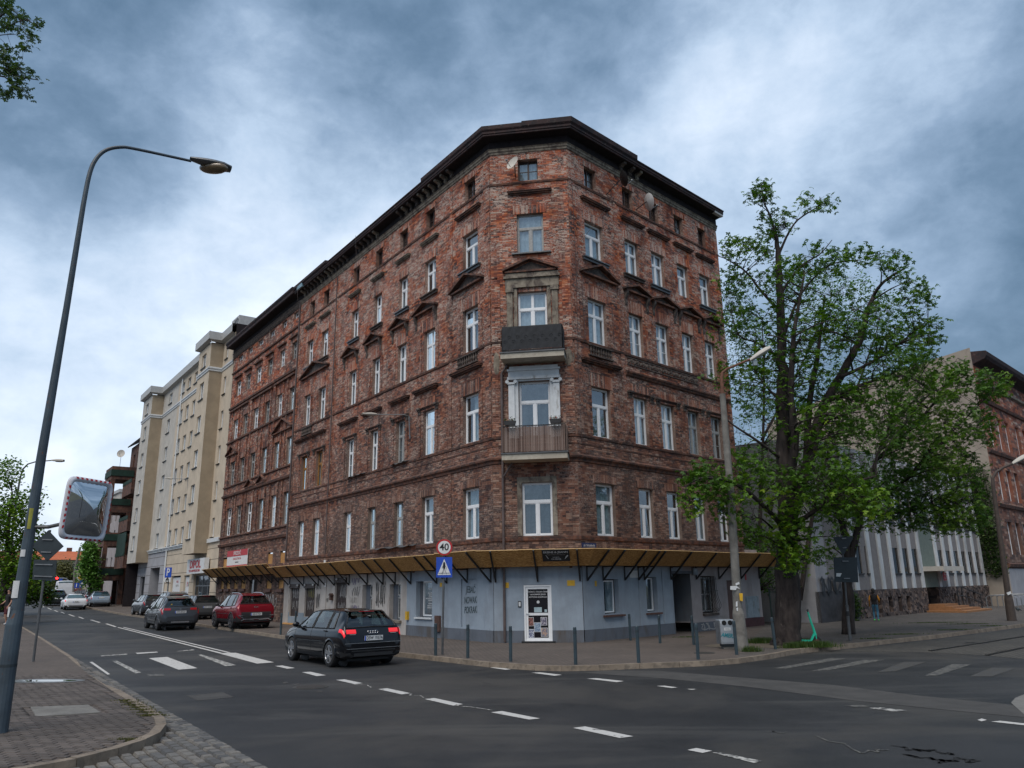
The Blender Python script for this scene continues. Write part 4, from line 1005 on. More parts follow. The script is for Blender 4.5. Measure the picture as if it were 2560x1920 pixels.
q = MB(); q.hexa([tf.pt(1.78, .01, .22), tf.pt(2.68, .01, .22), tf.pt(2.68, .01, .74), tf.pt(1.78, .01, .74), tf.pt(1.78, .03, .22), tf.pt(2.68, .03, .22), tf.pt(2.68, .03, .74), tf.pt(1.78, .03, .74)]); q.build('board', m_text_k, t)
text("EKENE & JEANN", tf, 2.23, .033, .63, .115, m_text_w, t, bold=.002); text("PRACOWNIA KRAWIECKA", tf, 2.23, .033, .52, .05, m_gg, t); text("SZYJEMY", tf, 2.23, .033, .40, .06, m_text_w, t); text("NA MIARĘ", tf, 2.23, .033, .32, .07, m_text_w, t, bold=.001)
q = MB(); q.bar(tf.pt(1.9, .034, .50), tf.pt(1.97, .034, .34), .012); q.bar(tf.pt(2.52, .034, .34), tf.pt(2.63, .034, .47), .012); q.bar(tf.pt(2.54, .034, .40), tf.pt(2.62, .034, .49), .012); q.build('needle_and_scissors', m_text_w, t)
# lettering on the left shop window
for k, (s, z) in enumerate((("SZYCIE", 2.02), ("MIARA", 1.95), ("PRZERÓBKI", 1.88), ("SKRACANIE", 1.72), ("JEANS", 1.65), ("DENIM", 1.58), ("NAPRAWA ODZIEŻY", 1.51), ("KRAWIEC", 1.44), ("CZYNNE", 1.32), ("PON-PT 10-18", 1.24), ("SOBOTA 10-14", 1.17))):
    if k < 0: continue
    text(s, FL_, 4.62, -.19, z, .075, m_text_w, Bm, bold=.001)
# satellite dishes: things fixed to the house
def dish(lb, c, n, rad, mt, foot, arm):
    t = thing('satellite_dish', lb, 'satellite dish', c, group='satellite dishes on the corner house')
    n = Vector(n).normalized(); x = n.cross(Vector((0, 0, 1))).normalized(); y = x.cross(n); c = Vector(c)
    q = MB(); q.grid(lambda r_, a: c+(x*math.cos(a)+y*math.sin(a)*1.1)*rad*r_+n*(r_*r_*.14*rad*2), [0, .35, .7, .9, 1], [2*PI*k/20 for k in range(21)]); q.build('reflector', mt, t, smooth=True)
    q = MB(); q.tube([c-y*rad*.95+n*.1, c-y*rad*.55+n*rad*1.3], .012, 5); q.ball(c-y*rad*.5+n*rad*1.35, .045, seg=8, rings=6); q.build('receiver_arm', m_metal, t)
    q = MB(); q.tube([foot, c-n*.06, c-n*.02], .018, 6); q.build('mount', m_black, t)
dish('pale round satellite dish at the attic window above the corner balconies', FC_.pt(1.0, .45, 17.62), -DC*.55+NC*.8+Vector((0, 0, .35)), .27, m_offw, FC_.pt(1.0, .0, 17.3), None)
dish('black satellite dish on a long arm beside the first attic window of the right facade', FR_.pt(2.75, .55, 17.85), NR*.4+DR*.75+Vector((0, 0, .3)), .30, m_black, FR_.pt(2.35, .0, 17.2), None)
dish('white rust streaked satellite dish between two attic windows of the right facade', FR_.pt(4.55, .45, 17.50), -DR*.1+NR*.3+DR*.9+Vector((0, 0, .2)), .34, plain('white_dish_rusty', (.5, .5, .5), .5, var=.1, dirt=((.40, .22, .06), 5, .58, .68)), FR_.pt(4.3, .0, 17.2), None)
def wall_lamp(lb, fr, u, z0, w, u2, z2):
    t = thing('wall_street_lamp', lb, 'street lamp', fr.pt(u, 0, z0), group='street lamps on wall brackets')
    q = MB(); a, b = fr.pt(u, .06, z0), fr.pt(u, .12, z0+.95); c = fr.pt(u2, w, z2)
    q.tube([a, b, b.lerp(c, .15)+Vector((0, 0, .06)), c], [.03, .03, .025, .022], 6); q.build('arm', m_metal, t)
    d = (c-b).normalized(); s = d.cross(Vector((0, 0, 1))).normalized(); q = MB()
    q.grid(lambda r_, a_: c+d*(.62*r_)+(s*math.cos(a_)*.12+Vector((0, 0, 1))*math.sin(a_)*.07)*math.sin(min(1, r_*1.1+.15)*PI*.85)**.6, [k/8 for k in range(9)], [2*PI*k/12 for k in range(13)]); q.build('lamp_head', m_offw, t, smooth=True)
wall_lamp('grey street lamp on a wall bracket among the second storey windows of the corner tenement', FL_, 6.05, 8.0, 1.5, 6.3, 8.92)
# ============================================================ second brick tenement on the left street
A2 = thing('brick_tenement', 'weathered brown brick tenement with boarded lower windows between corner house and beige block', 'building', FL_.pt(26, -5, 0))
W2 = [(20.38, 21.2), (22.4, 23.28), (24.62, 25.55), (26.8, 27.85), (29.0, 29.98), (31.1, 32.2)]
Z2 = [(3.35, 4.0), (5.46, 7.30), (8.88, 10.48), (12.05, 13.45), (15.12, 16.25), (17.68, 18.16)]
h2 = []
for r, (a, b) in enumerate(Z2):
    for i, (c, d) in enumerate(W2):
        if r == 0 and i in (2, 3, 4): continue
        h2.append((c, d, a, b))
g2 = [(20.4, 21.2, 1.95, 2.45), (22.3, 23.2, 1.95, 2.45), (24.8, 26.3, .2, 2.5), (27.0, 27.9, 2.0, 2.5), (28.6, 29.4, 2.0, 2.5), (30.2, 31.0, 2.0, 2.5), (31.6, 32.3, 2.0, 2.5)]
q = MB(); wall(q, FL_, 20.05, 33.3, 0, 18.7, h2+g2, -.02); q.build('wall', m_mortar, A2)
q = MB(); cuts = h2+g2
bricks(q, FL_, 20.07, 33.28, .2, 18.3, cuts+[(a-.1, b+.1, d, d+.32) for a, b, c, d in h2 if c > 4.5], w=-.02, rnd=random.Random(4), bl=.3, bh=.085)
for a, b, c, d in h2:
    if c > 4.5: soldiers(q, FL_, a-.1, b+.1, d, d+.32, w=-.01, pw=.09)
st = []
for (a, b) in W2:
    for u in (a-.32, b+.18): st += [(u, u+.14, 5.4, 8.0), (u, u+.14, 8.8, 11.9), (u, u+.14, 12.1, 14.2)]
for x in st: bricks(q, FL_, *x, [], w=.02, th=.04, bl=.2, bh=.085)
q.build('brickwork', brickmat('brick_wall_sooty', white=.55, dark=.5), A2, kind='stuff')
def b2(prof, u0=20.07, u1=33.28, m=None):
    b = MB(); sweep(b, [('L', u1), ('L', u0)], prof); b.build('string_course', m or m_brickd, A2)
b2([(0, 4.72), (.1, 4.76), (.14, 4.9), (0, 4.98)]); b2([(0, 5.30), (.08, 5.33), (.08, 5.40), (0, 5.44)]); b2([(0, 8.02), (.12, 8.08), (.15, 8.2), (0, 8.28)]); b2([(0, 8.72), (.08, 8.75), (.08, 8.84), (0, 8.87)])
b2([(0, 11.85), (.09, 11.88), (.1, 11.98), (0, 12.02)]); b2([(0, 14.35), (.1, 14.38), (.12, 14.5), (0, 14.55)]); b2([(0, 17.0), (.08, 17.03), (.1, 17.12), (0, 17.16)])
b2([(0, 18.2), (.06, 18.24), (.08, 18.5), (.14, 18.6), (0, 18.68)], m=m_stuccod)
b = MB(); sweep(b, [('L', 33.4), ('L', 20.05)], [(0, 18.7), (.06, 18.72), (.06, 18.95), (.5, 19.0)], 0, False); b.build('soffit', m_soffit, A2)
b = MB(); sweep(b, [('L', 33.5), ('L', 20.06)], [(.5, 18.98), (.55, 19.02), (.55, 19.16), (.62, 19.28), (.62, 19.38), (-3, 20)]); b.build('cornice', m_wcorn, A2)
b = MB()
for k in range(96): b.box(FL_, 20.15+k*.137, 20.22+k*.137, .02, .10, 18.30, 18.48)
b.build('dentil_course', m_stuccod, A2, kind='stuff')
r2 = random.Random(9)
def addp(a, b, z, hgt):
    q = MB(); c = (a+b)/2
    q.box(FL_, a, b, 0, .14, z, z+.06)
    for (p, x0, z0, z1) in ((a, c, z+.06, z+hgt), (c, b, z+hgt, z+.06)): q.hexa([FL_.pt(p, 0, z0), FL_.pt(x0, 0, z1), FL_.pt(x0, .18, z1), FL_.pt(p, .18, z0), FL_.pt(p, 0, z0+.08), FL_.pt(x0, 0, z1+.08), FL_.pt(x0, .18, z1+.08), FL_.pt(p, .18, z0+.08)])
    q.build('pediment', m_brickd, A2)
addp(20.2, 23.5, 10.95, .75); addp(30.6, 33.1, 10.95, .6); addp(24.3, 25.9, 8.25, .5); addp(26.5, 28.2, 8.25, .5)
for (a, b) in W2:
    q = MB(); q.box(FL_, a-.25, b+.25, 0, .16, 16.52, 16.64); q.build('window_hood', m_brickd, A2)
for (a, b) in ((20.1, 23.8), (23.9, 28.4), (28.6, 33.2)):
    q = MB(); q.box(FL_, a+.2, b-.2, 0, .14, 14.12, 14.24); q.build('window_hood', m_brickd, A2)
for i, (a, b, c, d) in enumerate(h2):
    r = [k for k, z in enumerate(Z2) if abs(z[0]-c) < .05][0]
    if r == 0:
        q = MB(); q.box(FL_, a, b, -.10, -.07, c, d-.08); q.build('boarded_window', m_osb, A2); continue
    fm = m_upvc if (r in (1, 3, 4) and i % 2 == 0) or r == 5 else m_oldw
    window(A2, FL_, a, b, c, d, 'two' if r == 5 else 'old', fm, .14, rnd=r2, back='dark' if r < 3 else None)
for a, b, c, d in g2:
    if c > 1:
        q = MB(); q.box(FL_, a, b, -.09, -.06, c, d); q.build('boarded_window', m_osb, A2)
        q = MB(); q.box(FL_, a-.12, b+.12, 0, .12, c-.16, c-.02); q.build('window_sill', m_terra, A2)
q = MB(); q.box(FL_, 24.8, 26.3, -.35, -.30, .2, 2.5); q.build('door', m_brownw, A2)
scribble(FL_, 28.6, 31.2, 1.1, 1.6, m_gw, 21, 40, .025, .05, A2); scribble(FL_, 21.2, 23.2, .9, 1.7, m_gw, 22, 30, .02, .05, A2); scribble(FL_, 31.6, 32.6, 1.1, 1.5, m_gw, 23, 12, .02, .05, A2)
CN2 = thing('protective_canopy', 'shorter stretch of chipboard canopy on the sooty brick tenement beside the beige block', 'canopy', FL_.pt(26, 0, 2.7))
for u in (21.0, 22.2, 24.0, 25.6, 27.07, 28.59, 30.0, 30.91, 32.77): brk(FL_, u, .20, CN2)
panels(lambda u, w, z: FL_.pt(u, w, z), [20.3, 22.4, 24.2, 25.9, 27.6, 29.4, 31.2, 33.4], CN2, .20, 7)
t = thing('sale_banner', 'red and white sale banner on brick above the far canopy', 'banner', FL_.pt(29, .1, 3.8))
q = MB(); q.box(FL_, 26.7, 30.95, .06, .09, 3.2, 4.4); q.build('sheet', m_signw, t)
q = MB(); q.box(FL_, 26.7, 30.95, .092, .10, 4.02, 4.4); q.box(FL_, 26.7, 30.95, .092, .10, 3.36, 3.46); q.build('red_band', m_red, t)
text("SPRZEDAŻ", FL_, 28.8, .105, 4.2, .32, m_text_w, t, bold=.004); text("LOKALE UŻYTKOWE", FL_, 28.8, .095, 3.85, .18, m_text_r, t); text("INFORMACJE", FL_, 28.8, .095, 3.63, .12, m_text_k, t)

# ============================================================ beige apartment block
B3 = thing('apartment_block', 'tall beige rendered apartment block with two projecting bays and grey parapet', 'building', FL_.pt(46, -5, 0))
def win_b(u0, u1, z0, z1, fr, w_off=0):
    f2 = Fr(fr.P+fr.n*w_off, fr.d, fr.n)
    window(B3, f2, u0, u1, z0, z1, 'half', m_upvc, .12, back=r2.choice(['net', 'net', 'grey']), rnd=r2)
    q = MB(); q.box(f2, u0-.08, u1+.08, 0, .08, z0-.07, z0-.0)
    return q.build('window_sill', m_black, B3)
rows = [5.58+2.62*k for k in range(5)]
trip = [(43.7, 44.72), (45.85, 46.95), (47.95, 49.15)]; nar = [(35.0, 35.65)]; greyc = [(52.6, 53.8)]
H3 = []
for z in rows:
    H3 += [(a, b, z, z+1.32) for a, b in trip+greyc]+[(35.0, 35.65, z, z+1.35)]
H3 += [(a, b, 18.87, 19.85) for a, b in trip+greyc]+[(35.0, 35.65, 18.8, 19.8)]
q = MB(); wall(q, FL_, 33.32, 50.2, 5.3, 20.4, H3); q.build('beige_wall', m_beige, B3)
q = MB(); wall(q, FL_, 50.2, 56.1, 5.3, 20.4, H3); q.build('pale_wall', m_offw, B3)
for (a, b, c, d) in H3:
    if b-a > .8: win_b(a, b, c, d, FL_)
    else:
        window(B3, FL_, a, b, c, d, 'one', m_upvc, .12, back='grey', rnd=r2); q = MB(); q.box(FL_, a-.06, b+.06, 0, .08, c-.07, c); q.build('window_sill', m_black, B3)
def bay(u0, u1, w, zb, wins, mside, mfront):
    f = Fr(PL+NL*w, DL, NL); hs = [(wins[0], wins[1], z, z+1.35) for z in rows]+[(wins[0], wins[1], 18.6, 19.7)]
    q = MB(); wall(q, f, u0, u1, zb, 20.2, hs); q.build('bay_front', mfront, B3)
    q = MB()
    for u in (u0, u1): q.quad(FL_.pt(u, 0, zb), FL_.pt(u, w, zb), FL_.pt(u, w, 20.2), FL_.pt(u, 0, 20.2))
    q.quad(FL_.pt(u0, 0, zb), FL_.pt(u1, 0, zb), FL_.pt(u1, w, zb), FL_.pt(u0, w, zb)); q.build('bay_side', mside, B3)
    for (a, b, c, d) in hs: win_b(a, b, c, d, FL_, w)
bay(36.28, 39.7, .93, 4.5, (37.55, 38.75), m_beiged, m_beige); bay(56.1, 60.2, 1.05, 4.45, (57.6, 58.8), m_beiged, m_offw)
def ring(prof, m, name, p1=.93):
    b = MB()
    pth = [(33.32, 0), (36.28, 0), (36.28, .93), (39.7, .93), (39.7, 0), (56.1, 0), (56.1, 1.05), (60.2, 1.05), (60.2, 0)]
    for (a, wa), (c, wc) in zip(pth, pth[1:]):
        for (p, z), (p2, z2) in zip(prof, prof[1:]):
            if wa == wc: A, C = (a-p*(1 if a in (36.28, 56.1) and wa > 0 else 0), c+p*(1 if wa > 0 else 0)); b.quad(FL_.pt(A, wa+p, z), FL_.pt(C, wc+p, z), FL_.pt(C, wc+p2, z2), FL_.pt(A, wa+p2, z2))
            else:
                s = -1 if wc > wa else 1; w0, w1 = (wa, wc+p) if wc > wa else (wa+p, wc)
                b.quad(FL_.pt(a+s*p, w0, z), FL_.pt(a+s*p, w1, z), FL_.pt(a+s*p2, w1 if wc < wa else wc+p2, z2), FL_.pt(a+s*p2, w0 if wc > wa else wa+p2, z2))
    b.build(name, m, B3)
ring([(0, 17.95), (.06, 17.98), (.06, 18.06), (.02, 18.08), (.10, 18.16), (.10, 18.26), (0, 18.3)], m_whitep, 'white_band')
ring([(0, 20.25), (.30, 20.38), (.30, 20.98), (.2, 21.02), (-.5, 21.02)], m_fascia, 'parapet')
q = MB(); q.box(FL_, 33.35, 35.2, -3, -.15, 21.0, 21.75); q.build('roof_penthouse', m_fascia, B3); scribble(FL_, 33.5, 35.0, 21.1, 21.6, m_gk, 31, 20, .04, -.12, B3)
q = MB(); q.box(FL_, 33.32, 36.2, 0, .12, 5.2, 5.48); q.box(FL_, 39.75, 56.0, 0, .10, 5.2, 5.28); q.box(FL_, 39.75, 56.0, 0, .14, 5.3, 5.38); q.box(FL_, 39.75, 56.0, 0, .2, 5.4, 5.48); q.build('white_band', m_whitep, B3)
# ground floor
HG = [(34.9, 39.4, .6, 3.0, .3), (40.6, 42.3, .6, 3.05, .2), (43.3, 46.4, .6, 3.07, .2), (50.9, 54.6, .4, 3.9, 1.2), (56.6, 58.6, .4, 3.2, .2)]
q = MB(); wall(q, FL_, 33.32, 48.6, 0, 5.2, HG); q.build('clad_wall', m_beige, B3); q = MB(); wall(q, FL_, 48.6, 60.2, 0, 5.2, HG); q.build('clad_wall', m_greyr, B3)
q = MB()
for z in (1.0, 1.75, 2.5, 3.25, 4.0, 4.75):
    for (a, b) in sub([(33.34, 60.2)], [(h[0], h[1]) for h in HG if h[2] < z < h[3]]): q.box(FL_, a, b, .0, .004, z, z+.035)
q.build('cladding_joint', plain('joint_dark', (.09, .075, .06), .9), B3)
q = MB(); q.quad(FL_.pt(50.9, -1.2, .4), FL_.pt(54.6, -1.2, .4), FL_.pt(54.6, -1.2, 3.9), FL_.pt(50.9, -1.2, 3.9)); q.quad(FL_.pt(56.6, -.2, .4), FL_.pt(58.6, -.2, .4), FL_.pt(58.6, -.2, 3.2), FL_.pt(56.6, -.2, 3.2)); q.build('dark_entry', m_dark, B3)
for (a, b) in ((40.6, 42.3), (43.3, 46.4)):
    q = MB(); q.box(FL_, a+.1, b-.1, -.18, -.14, .7, 2.95); q.build('white_window_poster', m_signw, B3)
text("DIPOL", FL_, 44.8, -.13, 2.6, .25, m_text_r, B3); text("ELEKTRO", FL_, 44.8, -.13, 2.3, .22, m_gg, B3)
for k in range(5): scribble(FL_, 43.7+k*.5, 44.0+k*.5, 1.1, 1.9, m_gg, 40+k, 6, .015, -.13, B3)
scribble(FL_, 40.9, 41.4, 2.2, 2.6, m_gk, 51, 8, .03, -.13, B3); scribble(FL_, 41.5, 41.8, 2.2, 2.6, m_text_r, 52, 6, .03, -.13, B3); scribble(FL_, 41.0, 41.7, 1.4, 1.8, m_text_r, 53, 8, .03, -.13, B3)
q = MB()
for u in (34.95, 36.0, 37.4, 38.4, 39.3): q.box(FL_, u, u+.09, -.25, -.17, .6, 3.0)
for z in (.6, 1.15, 2.2, 2.92): q.box(FL_, 34.9, 39.4, -.25, -.17, z, z+.08)
q.build('shopfront_frame', m_metal, B3)
q = MB(); q.quad(FL_.pt(34.9, -.2, .6), FL_.pt(39.4, -.2, .6), FL_.pt(39.4, -.2, 3.0), FL_.pt(34.9, -.2, 3.0)); q.build('shopfront_glass', m_glassd, B3)
q = MB(); q.quad(FL_.pt(34.9, -1.6, .6), FL_.pt(39.4, -1.6, .6), FL_.pt(39.4, -1.6, 3.0), FL_.pt(34.9, -1.6, 3.0)); q.build('shop_interior', m_curtd, B3)
q = MB(); q.tube([FL_.pt(48.6, .08, .4), FL_.pt(48.6, .08, 20.2)], .07, 6); q.build('downpipe', m_whitep, B3)
t = thing('shop_sign', 'white lightbox shop sign with red capital letters under the bay of the beige block', 'sign', FL_.pt(37.5, .5, 3.1))
q = MB(); q.box(FL_, 35.2, 39.9, .1, .42, 3.1, 4.15); q.build('box', m_signw, t); text("DIPOL", FL_, 37.6, .43, 3.74, .74, m_text_r, t, bold=.03, stretch=1.42); text("TELE·ALARMY·MONITORING", FL_, 37.7, .43, 3.3, .24, m_text_r, t, bold=.004)
wall_lamp('street lamp on a wall bracket among the triple windows of the beige block', FL_, 43.3, 9.6, 1.1, 44.2, 10.7)
q = MB(); q.box(FL_, 33.32, 60.2, -11, 0, 21.0, 21.05); q.quad(FL_.pt(33.32, 0, 18), FL_.pt(33.32, -11, 18), FL_.pt(33.32, -11, 21), FL_.pt(33.32, 0, 21)); q.quad(FL_.pt(60.2, 1.05, 0), FL_.pt(60.2, -11, 0), FL_.pt(60.2, -11, 21), FL_.pt(60.2, 1.05, 21)); q.build('roof', m_soffit, B3)

# ============================================================ old brick house with balconies, further down
B4 = thing('balcony_house', 'narrow old brick house with brick loggia tower and green netting', 'building', FL_.pt(68, -4, .5))
m_br4 = surf2('brick_far', (.055, .032, .027), (.16, .072, .048), 3, .95, .36, .64, [((.20, .15, .12), 9, .58, .68, .6, (1, 1, 1.5), (3, 3, 3)), ((.03, .02, .02), 1.2, .5, .62, .7, (1, 1, .5), (7, 2, 3))], .6)
H4 = [(61.0+2.3*i, 61.9+2.3*i, z, z+1.8) for i in range(4) for z in (4.8, 8.0, 11.2, 14.4)]+[(61.4+2.2*i, 62.3+2.2*i, 1.6, 3.4) for i in range(4)]
q = MB(); wall(q, FL_, 60.25, 70.5, 0, 17.2, H4); q.build('wall', m_br4, B4)
for h in H4: window(B4, FL_, *h[:4], 'six', m_oldw, .15, rnd=r2, back='dark', panes=False)
q = MB(); q.prism([FL_.pt(60.25, .4, 17.2), FL_.pt(70.5, .4, 17.2), FL_.pt(70.5, -4, 20), FL_.pt(60.25, -4, 20)], Vector((0, 0, .15))); q.build('roof', m_soffit, B4)
q = MB(); q.prism([FL_.pt(61.0, .05, 17.2), FL_.pt(65.5, .05, 17.2), FL_.pt(64.6, .05, 18.6), FL_.pt(63.2, .05, 20.3), FL_.pt(62.0, .05, 18.6)], -NL*.5); q.build('gable', m_br4, B4)
q = MB(); q.tube([FL_.pt(61.2, .1, .5), FL_.pt(61.2, .1, 17)], .08, 6); q.build('downpipe', m_metal, B4)
m_net = plain('green_netting', (.006, .032, .022), .8, var=.4, scale=3)
for z in (4.1, 7.6, 11.2):
    q = MB(); q.box(FL_, 61.0, 65.6, .1, 1.25, z, z+.18); q.box(FL_, 61.0, 65.6, 1.13, 1.25, z+.18, z+1.2); q.box(FL_, 61.0, 61.12, .1, 1.2, z+.18, z+1.2); q.build('balcony', m_br4, B4)
    q = MB(); q.box(FL_, 61.0, 65.6, 1.25, 1.28, z+1.15, z+1.5); q.build('netting', m_net, B4)
q = MB(); q.box(FL_, 61.0, 65.6, 1.2, 1.24, 5.3, 7.5); q.build('netting', m_net, B4)
q = MB(); u0, u1, w1 = 66.4, 70.2, 2.3        # the loggia tower
for z in (3.0, 6.4, 9.8, 13.2): q.box(FL_, u0, u1, 0, w1, z, z+1.35)
for z0, z1 in ((.3, 3.0), (4.35, 6.4), (7.75, 9.8), (11.15, 13.2)):
    for u, w_ in ((u0, w1-.4), (u1-.4, w1-.4), (u0, .1), (u1-.4, .1)): q.box(FL_, u, u+.4, w_, w_+.4, z0, z1)
q.build('loggia_tower', m_br4, B4)
q = MB()
for z0 in (4.35, 7.75, 11.15):
    for k in range(5): q.box(FL_, u0+.3+k*.8, u0+.36+k*.8, w1-.1, w1-.05, z0, z0+.9)
    q.box(FL_, u0, u1, w1-.1, w1-.05, z0+.9, z0+.96)
q.build('railing', m_black, B4)
q = MB()
for z0 in (3.9, 7.3, 10.9, 13.9): q.box(FL_, u0-.06, u1, w1+.02, w1+.07, z0-.35, z0+.3); q.box(FL_, u0-.08, u0-.03, .2, w1+.05, z0-.35, z0+.3)
q.build('netting', m_net, B4)
dish('large pale satellite dish on a mast on the loggia tower roof', FL_.pt(69.2, 1.2, 16.3), Vector((.2, -1, .25)), .40, m_offw, FL_.pt(69.2, 1.2, 14.5), None)
q = MB(); wall(q, FL_, 70.5, 92, 0, 12, [(72+3*i, 73+3*i, z, z+1.6) for i in range(6) for z in (4, 7, 9.6)]); q.box(FL_, 70.5, 92, -8, 0, 11.9, 12); q.build('wall', m_pinkr, thing('distant_house', 'low pinkish house with balconies beyond the loggia tower', 'building', FL_.pt(80, -3, .8)))
# far: pale modern block, cream house with orange roof
def simple_house(name, lb, c, az, wid, dep, h, mw, mr, rows_, cols_, roof=0.0):
    t = thing(name, lb, 'building', c); d = Vector((math.cos(az), math.sin(az), 0)); n = Vector((math.sin(az), -math.cos(az), 0)); fr = Fr(Vector((c[0], c[1], c[2])), d, n)
    hs = [(-wid/2+wid*(i+.3)/cols_, -wid/2+wid*(i+.7)/cols_, h*(j+.3)/rows_, h*(j+.72)/rows_) for i in range(cols_) for j in range(rows_)]
    q = MB(); wall(q, fr, -wid/2, wid/2, 0, h, hs, 0, .25)
    for s in (-1, 1): q.quad(fr.pt(s*wid/2, 0, 0), fr.pt(s*wid/2, -dep, 0), fr.pt(s*wid/2, -dep, h), fr.pt(s*wid/2, 0, h))
    q.build('wall', mw, t)
    for a, b, cc, dd in hs:
        q = MB(); q.quad(fr.pt(a, -.22, cc), fr.pt(b, -.22, cc), fr.pt(b, -.22, dd), fr.pt(a, -.22, dd)); q.build('window', m_glassf, t)
    q = MB()
    if roof: q.prism([fr.pt(-wid/2-.4, .5, h), fr.pt(-wid/2-.4, -dep-.5, h), fr.pt(-wid/2-.4, -dep/2, h+roof)], d*(wid+.8))
    else: q.box(fr, -wid/2-.2, wid/2+.2, -dep, .2, h, h+.4)
    rf = q.build('roof', mr, t); return t, fr
m_glassf = flat('far_window_glass', (.04, .05, .06), .15)
c = gp(160, 1500, 0); r_ = ray(160, 1480); base = Vector((r_.x, r_.y, 0)).normalized()
p = base*190; z0 = hz(p.x, p.y)
t, fr = simple_house('cream_house', 'distant cream house with orange tiled roof closing the left street', (p.x, p.y, z0), math.radians(34), 24, 12, 6.0, plain('cream_wall', (.40, .36, .24), .9), plain('orange_roof_tiles', (.42, .11, .04), .8, var=.2, scale=1), 2, 8, 2.0)
q = MB()
for u in (-6, 0, 4, 8): q.box(fr, u, u+1, -7, -6, 7.2, 8.8)
q.build('chimney', m_brickd, t)
r_ = ray(262, 1420); p = Vector((r_.x, r_.y, 0)).normalized()*118
simple_house('pale_modern_block', 'pale modern block seen behind the street trees on the left street', (p.x, p.y, 1.0), math.radians(-52), 9, 9, 13.5, m_offw, m_fascia, 5, 4)
# ============================================================ ground, road, pavements
def SW(s, w_, dz=0.0): p = PL+DL*s+NL*w_; return Vector((p.x, p.y, hz(p.x, p.y)+dz))
SB = [-90, -40, -20, 0, 6, 15, 25, 45, 60, 80, 110, 200, 500, 900]
q = MB(); q.grid(lambda s, w_: SW(s, w_, 0), SB, [-400, -60, -20, 0, 4, 8, 12, 30, 120, 400])
q.build('road', m_asph, kind='structure')
q = MB(); q.grid(lambda s, w_: SW(s, w_, -.12), [-1600]+SB[1:]+[1500], [-1500, -400, 0, 400, 1500]); q.build('ground', plain('far_ground', (.06, .065, .04), .95, var=.3, scale=.05), kind='structure')
KL = [(4, 3.95), (6, 3.9), (10, 3.85), (15, 3.8), (25, 3.75), (45, 3.75), (60, 3.75), (80, 3.75), (110, 3.75)]
kc_px = [(850, 1620), (988, 1641.4), (1087.7, 1652.7), (1223, 1668.5), (1336, 1676.6), (1404, 1678.4), (1500, 1676.6), (1600, 1672), (1700, 1668.5), (1777.6, 1664.9), (1851, 1658.6), (1924.4, 1648), (2003, 1633.4), (2108, 1623), (2239, 1608), (2344, 1596.7), (2422.5, 1586), (2560, 1567.9), (2700, 1551), (2900, 1531)]
KC = [gp(x, y, 0) for x, y in kc_px]
KFAR = [SW(s, w_, 0) for s, w_ in KL[::-1]][:-1]+KC          # from far left to far right
def inward(P, dist):
    o = []
    for i, p in enumerate(P):
        a, b = P[max(i-1, 0)], P[min(i+1, len(P)-1)]; d = (b-a); d.z = 0; d.normalize(); n = Vector((-d.y, d.x, 0))
        o.append(p+n*dist)
    return o
PV = thing('pavement', None, None, (0, 0, 0)); PV['kind'] = 'structure'
def kerb(P, side, par, ht=.12, wd=.14, step=1.0, name='kerb_stone', top_at=None):
    # walk the polyline and drop one stone per step
    r = random.Random(6); seg = []; acc = [P[0]]
    pts = [P[0]]; 
    for a, b in zip(P, P[1:]):
        L = (b-a).length; n = max(1, round(L/step))
        for k in range(1, n+1): pts.append(a.lerp(b, k/n))
    I = inward(pts, wd*side); H = top_at or (lambda p: ht)
    for i in range(len(pts)-1):
        a, b, c, d = pts[i], pts[i+1], I[i+1], I[i]; g = (b-a).normalized()*.006
        ha, hb = H(a), H(b); j = r.uniform(-.004, .004)
        z = lambda p, h: Vector((p.x, p.y, p.z+h+j)); lo = lambda p: Vector((p.x, p.y, p.z-.1)); e = (d-a).normalized()*.02
        q = MB(); q.hexa([lo(a+g), lo(b-g), lo(c-g), lo(d+g), z(a+g+e, ha), z(b-g+e, hb), z(c-g, hb), z(d+g, ha)])
        q.build(name, m_kerb, par)
    return pts, I
kpts, kin = kerb([p for p in KFAR if (p-PL).dot(DL) < 46], 1, PV)
far_ = [SW(s, 3.75, 0) for s in (110, 80, 60, 45)]
q = MB(); fi = inward(far_, .14)
for i in range(3): q.quad(far_[i], far_[i+1], far_[i+1]+Vector((0, 0, .12)), far_[i]+Vector((0, 0, .12))); q.quad(far_[i]+Vector((0, 0, .12)), far_[i+1]+Vector((0, 0, .12)), fi[i+1]+Vector((0, 0, .12)), fi[i]+Vector((0, 0, .12)))
q.build('kerb_line', m_kerb, PV)
zt = Vector((0, 0, .115))
q = MB()
ls = [(s, w_-.12) for s, w_ in KL]
for (a, wa), (b, wb) in zip(ls, ls[1:]): q.quad(SW(a, wa, .115), SW(b, wb, .115), SW(b, -1.5, .115), SW(a, -1.5, .115))
q.build('left_pavement', m_pave, PV)
ci = inward(KC, .12); ia = [p+zt for p in ci]
k1 = 11
q = MB(); q.poly([SW(4, -1.5, .115), SW(4, 3.83, .115)]+[p for p in ia[0:k1] if (p-PL).dot(DL) < 3.9]+[FR_.pt(11.9, 0, .115), FR_.pt(11.9, -1.5, .115), SW(0, -3, .115)])
q.build('corner_pavement', m_pave, PV)
q = MB(); q.poly([FR_.pt(11.9, -1.5, .115), FR_.pt(11.9, 0, .115)]+ia[k1-1:]+[FR_.pt(90, -40, .115), FR_.pt(11.9, -40, .115)]); q.build('slab_pavement', m_pave_r, PV)

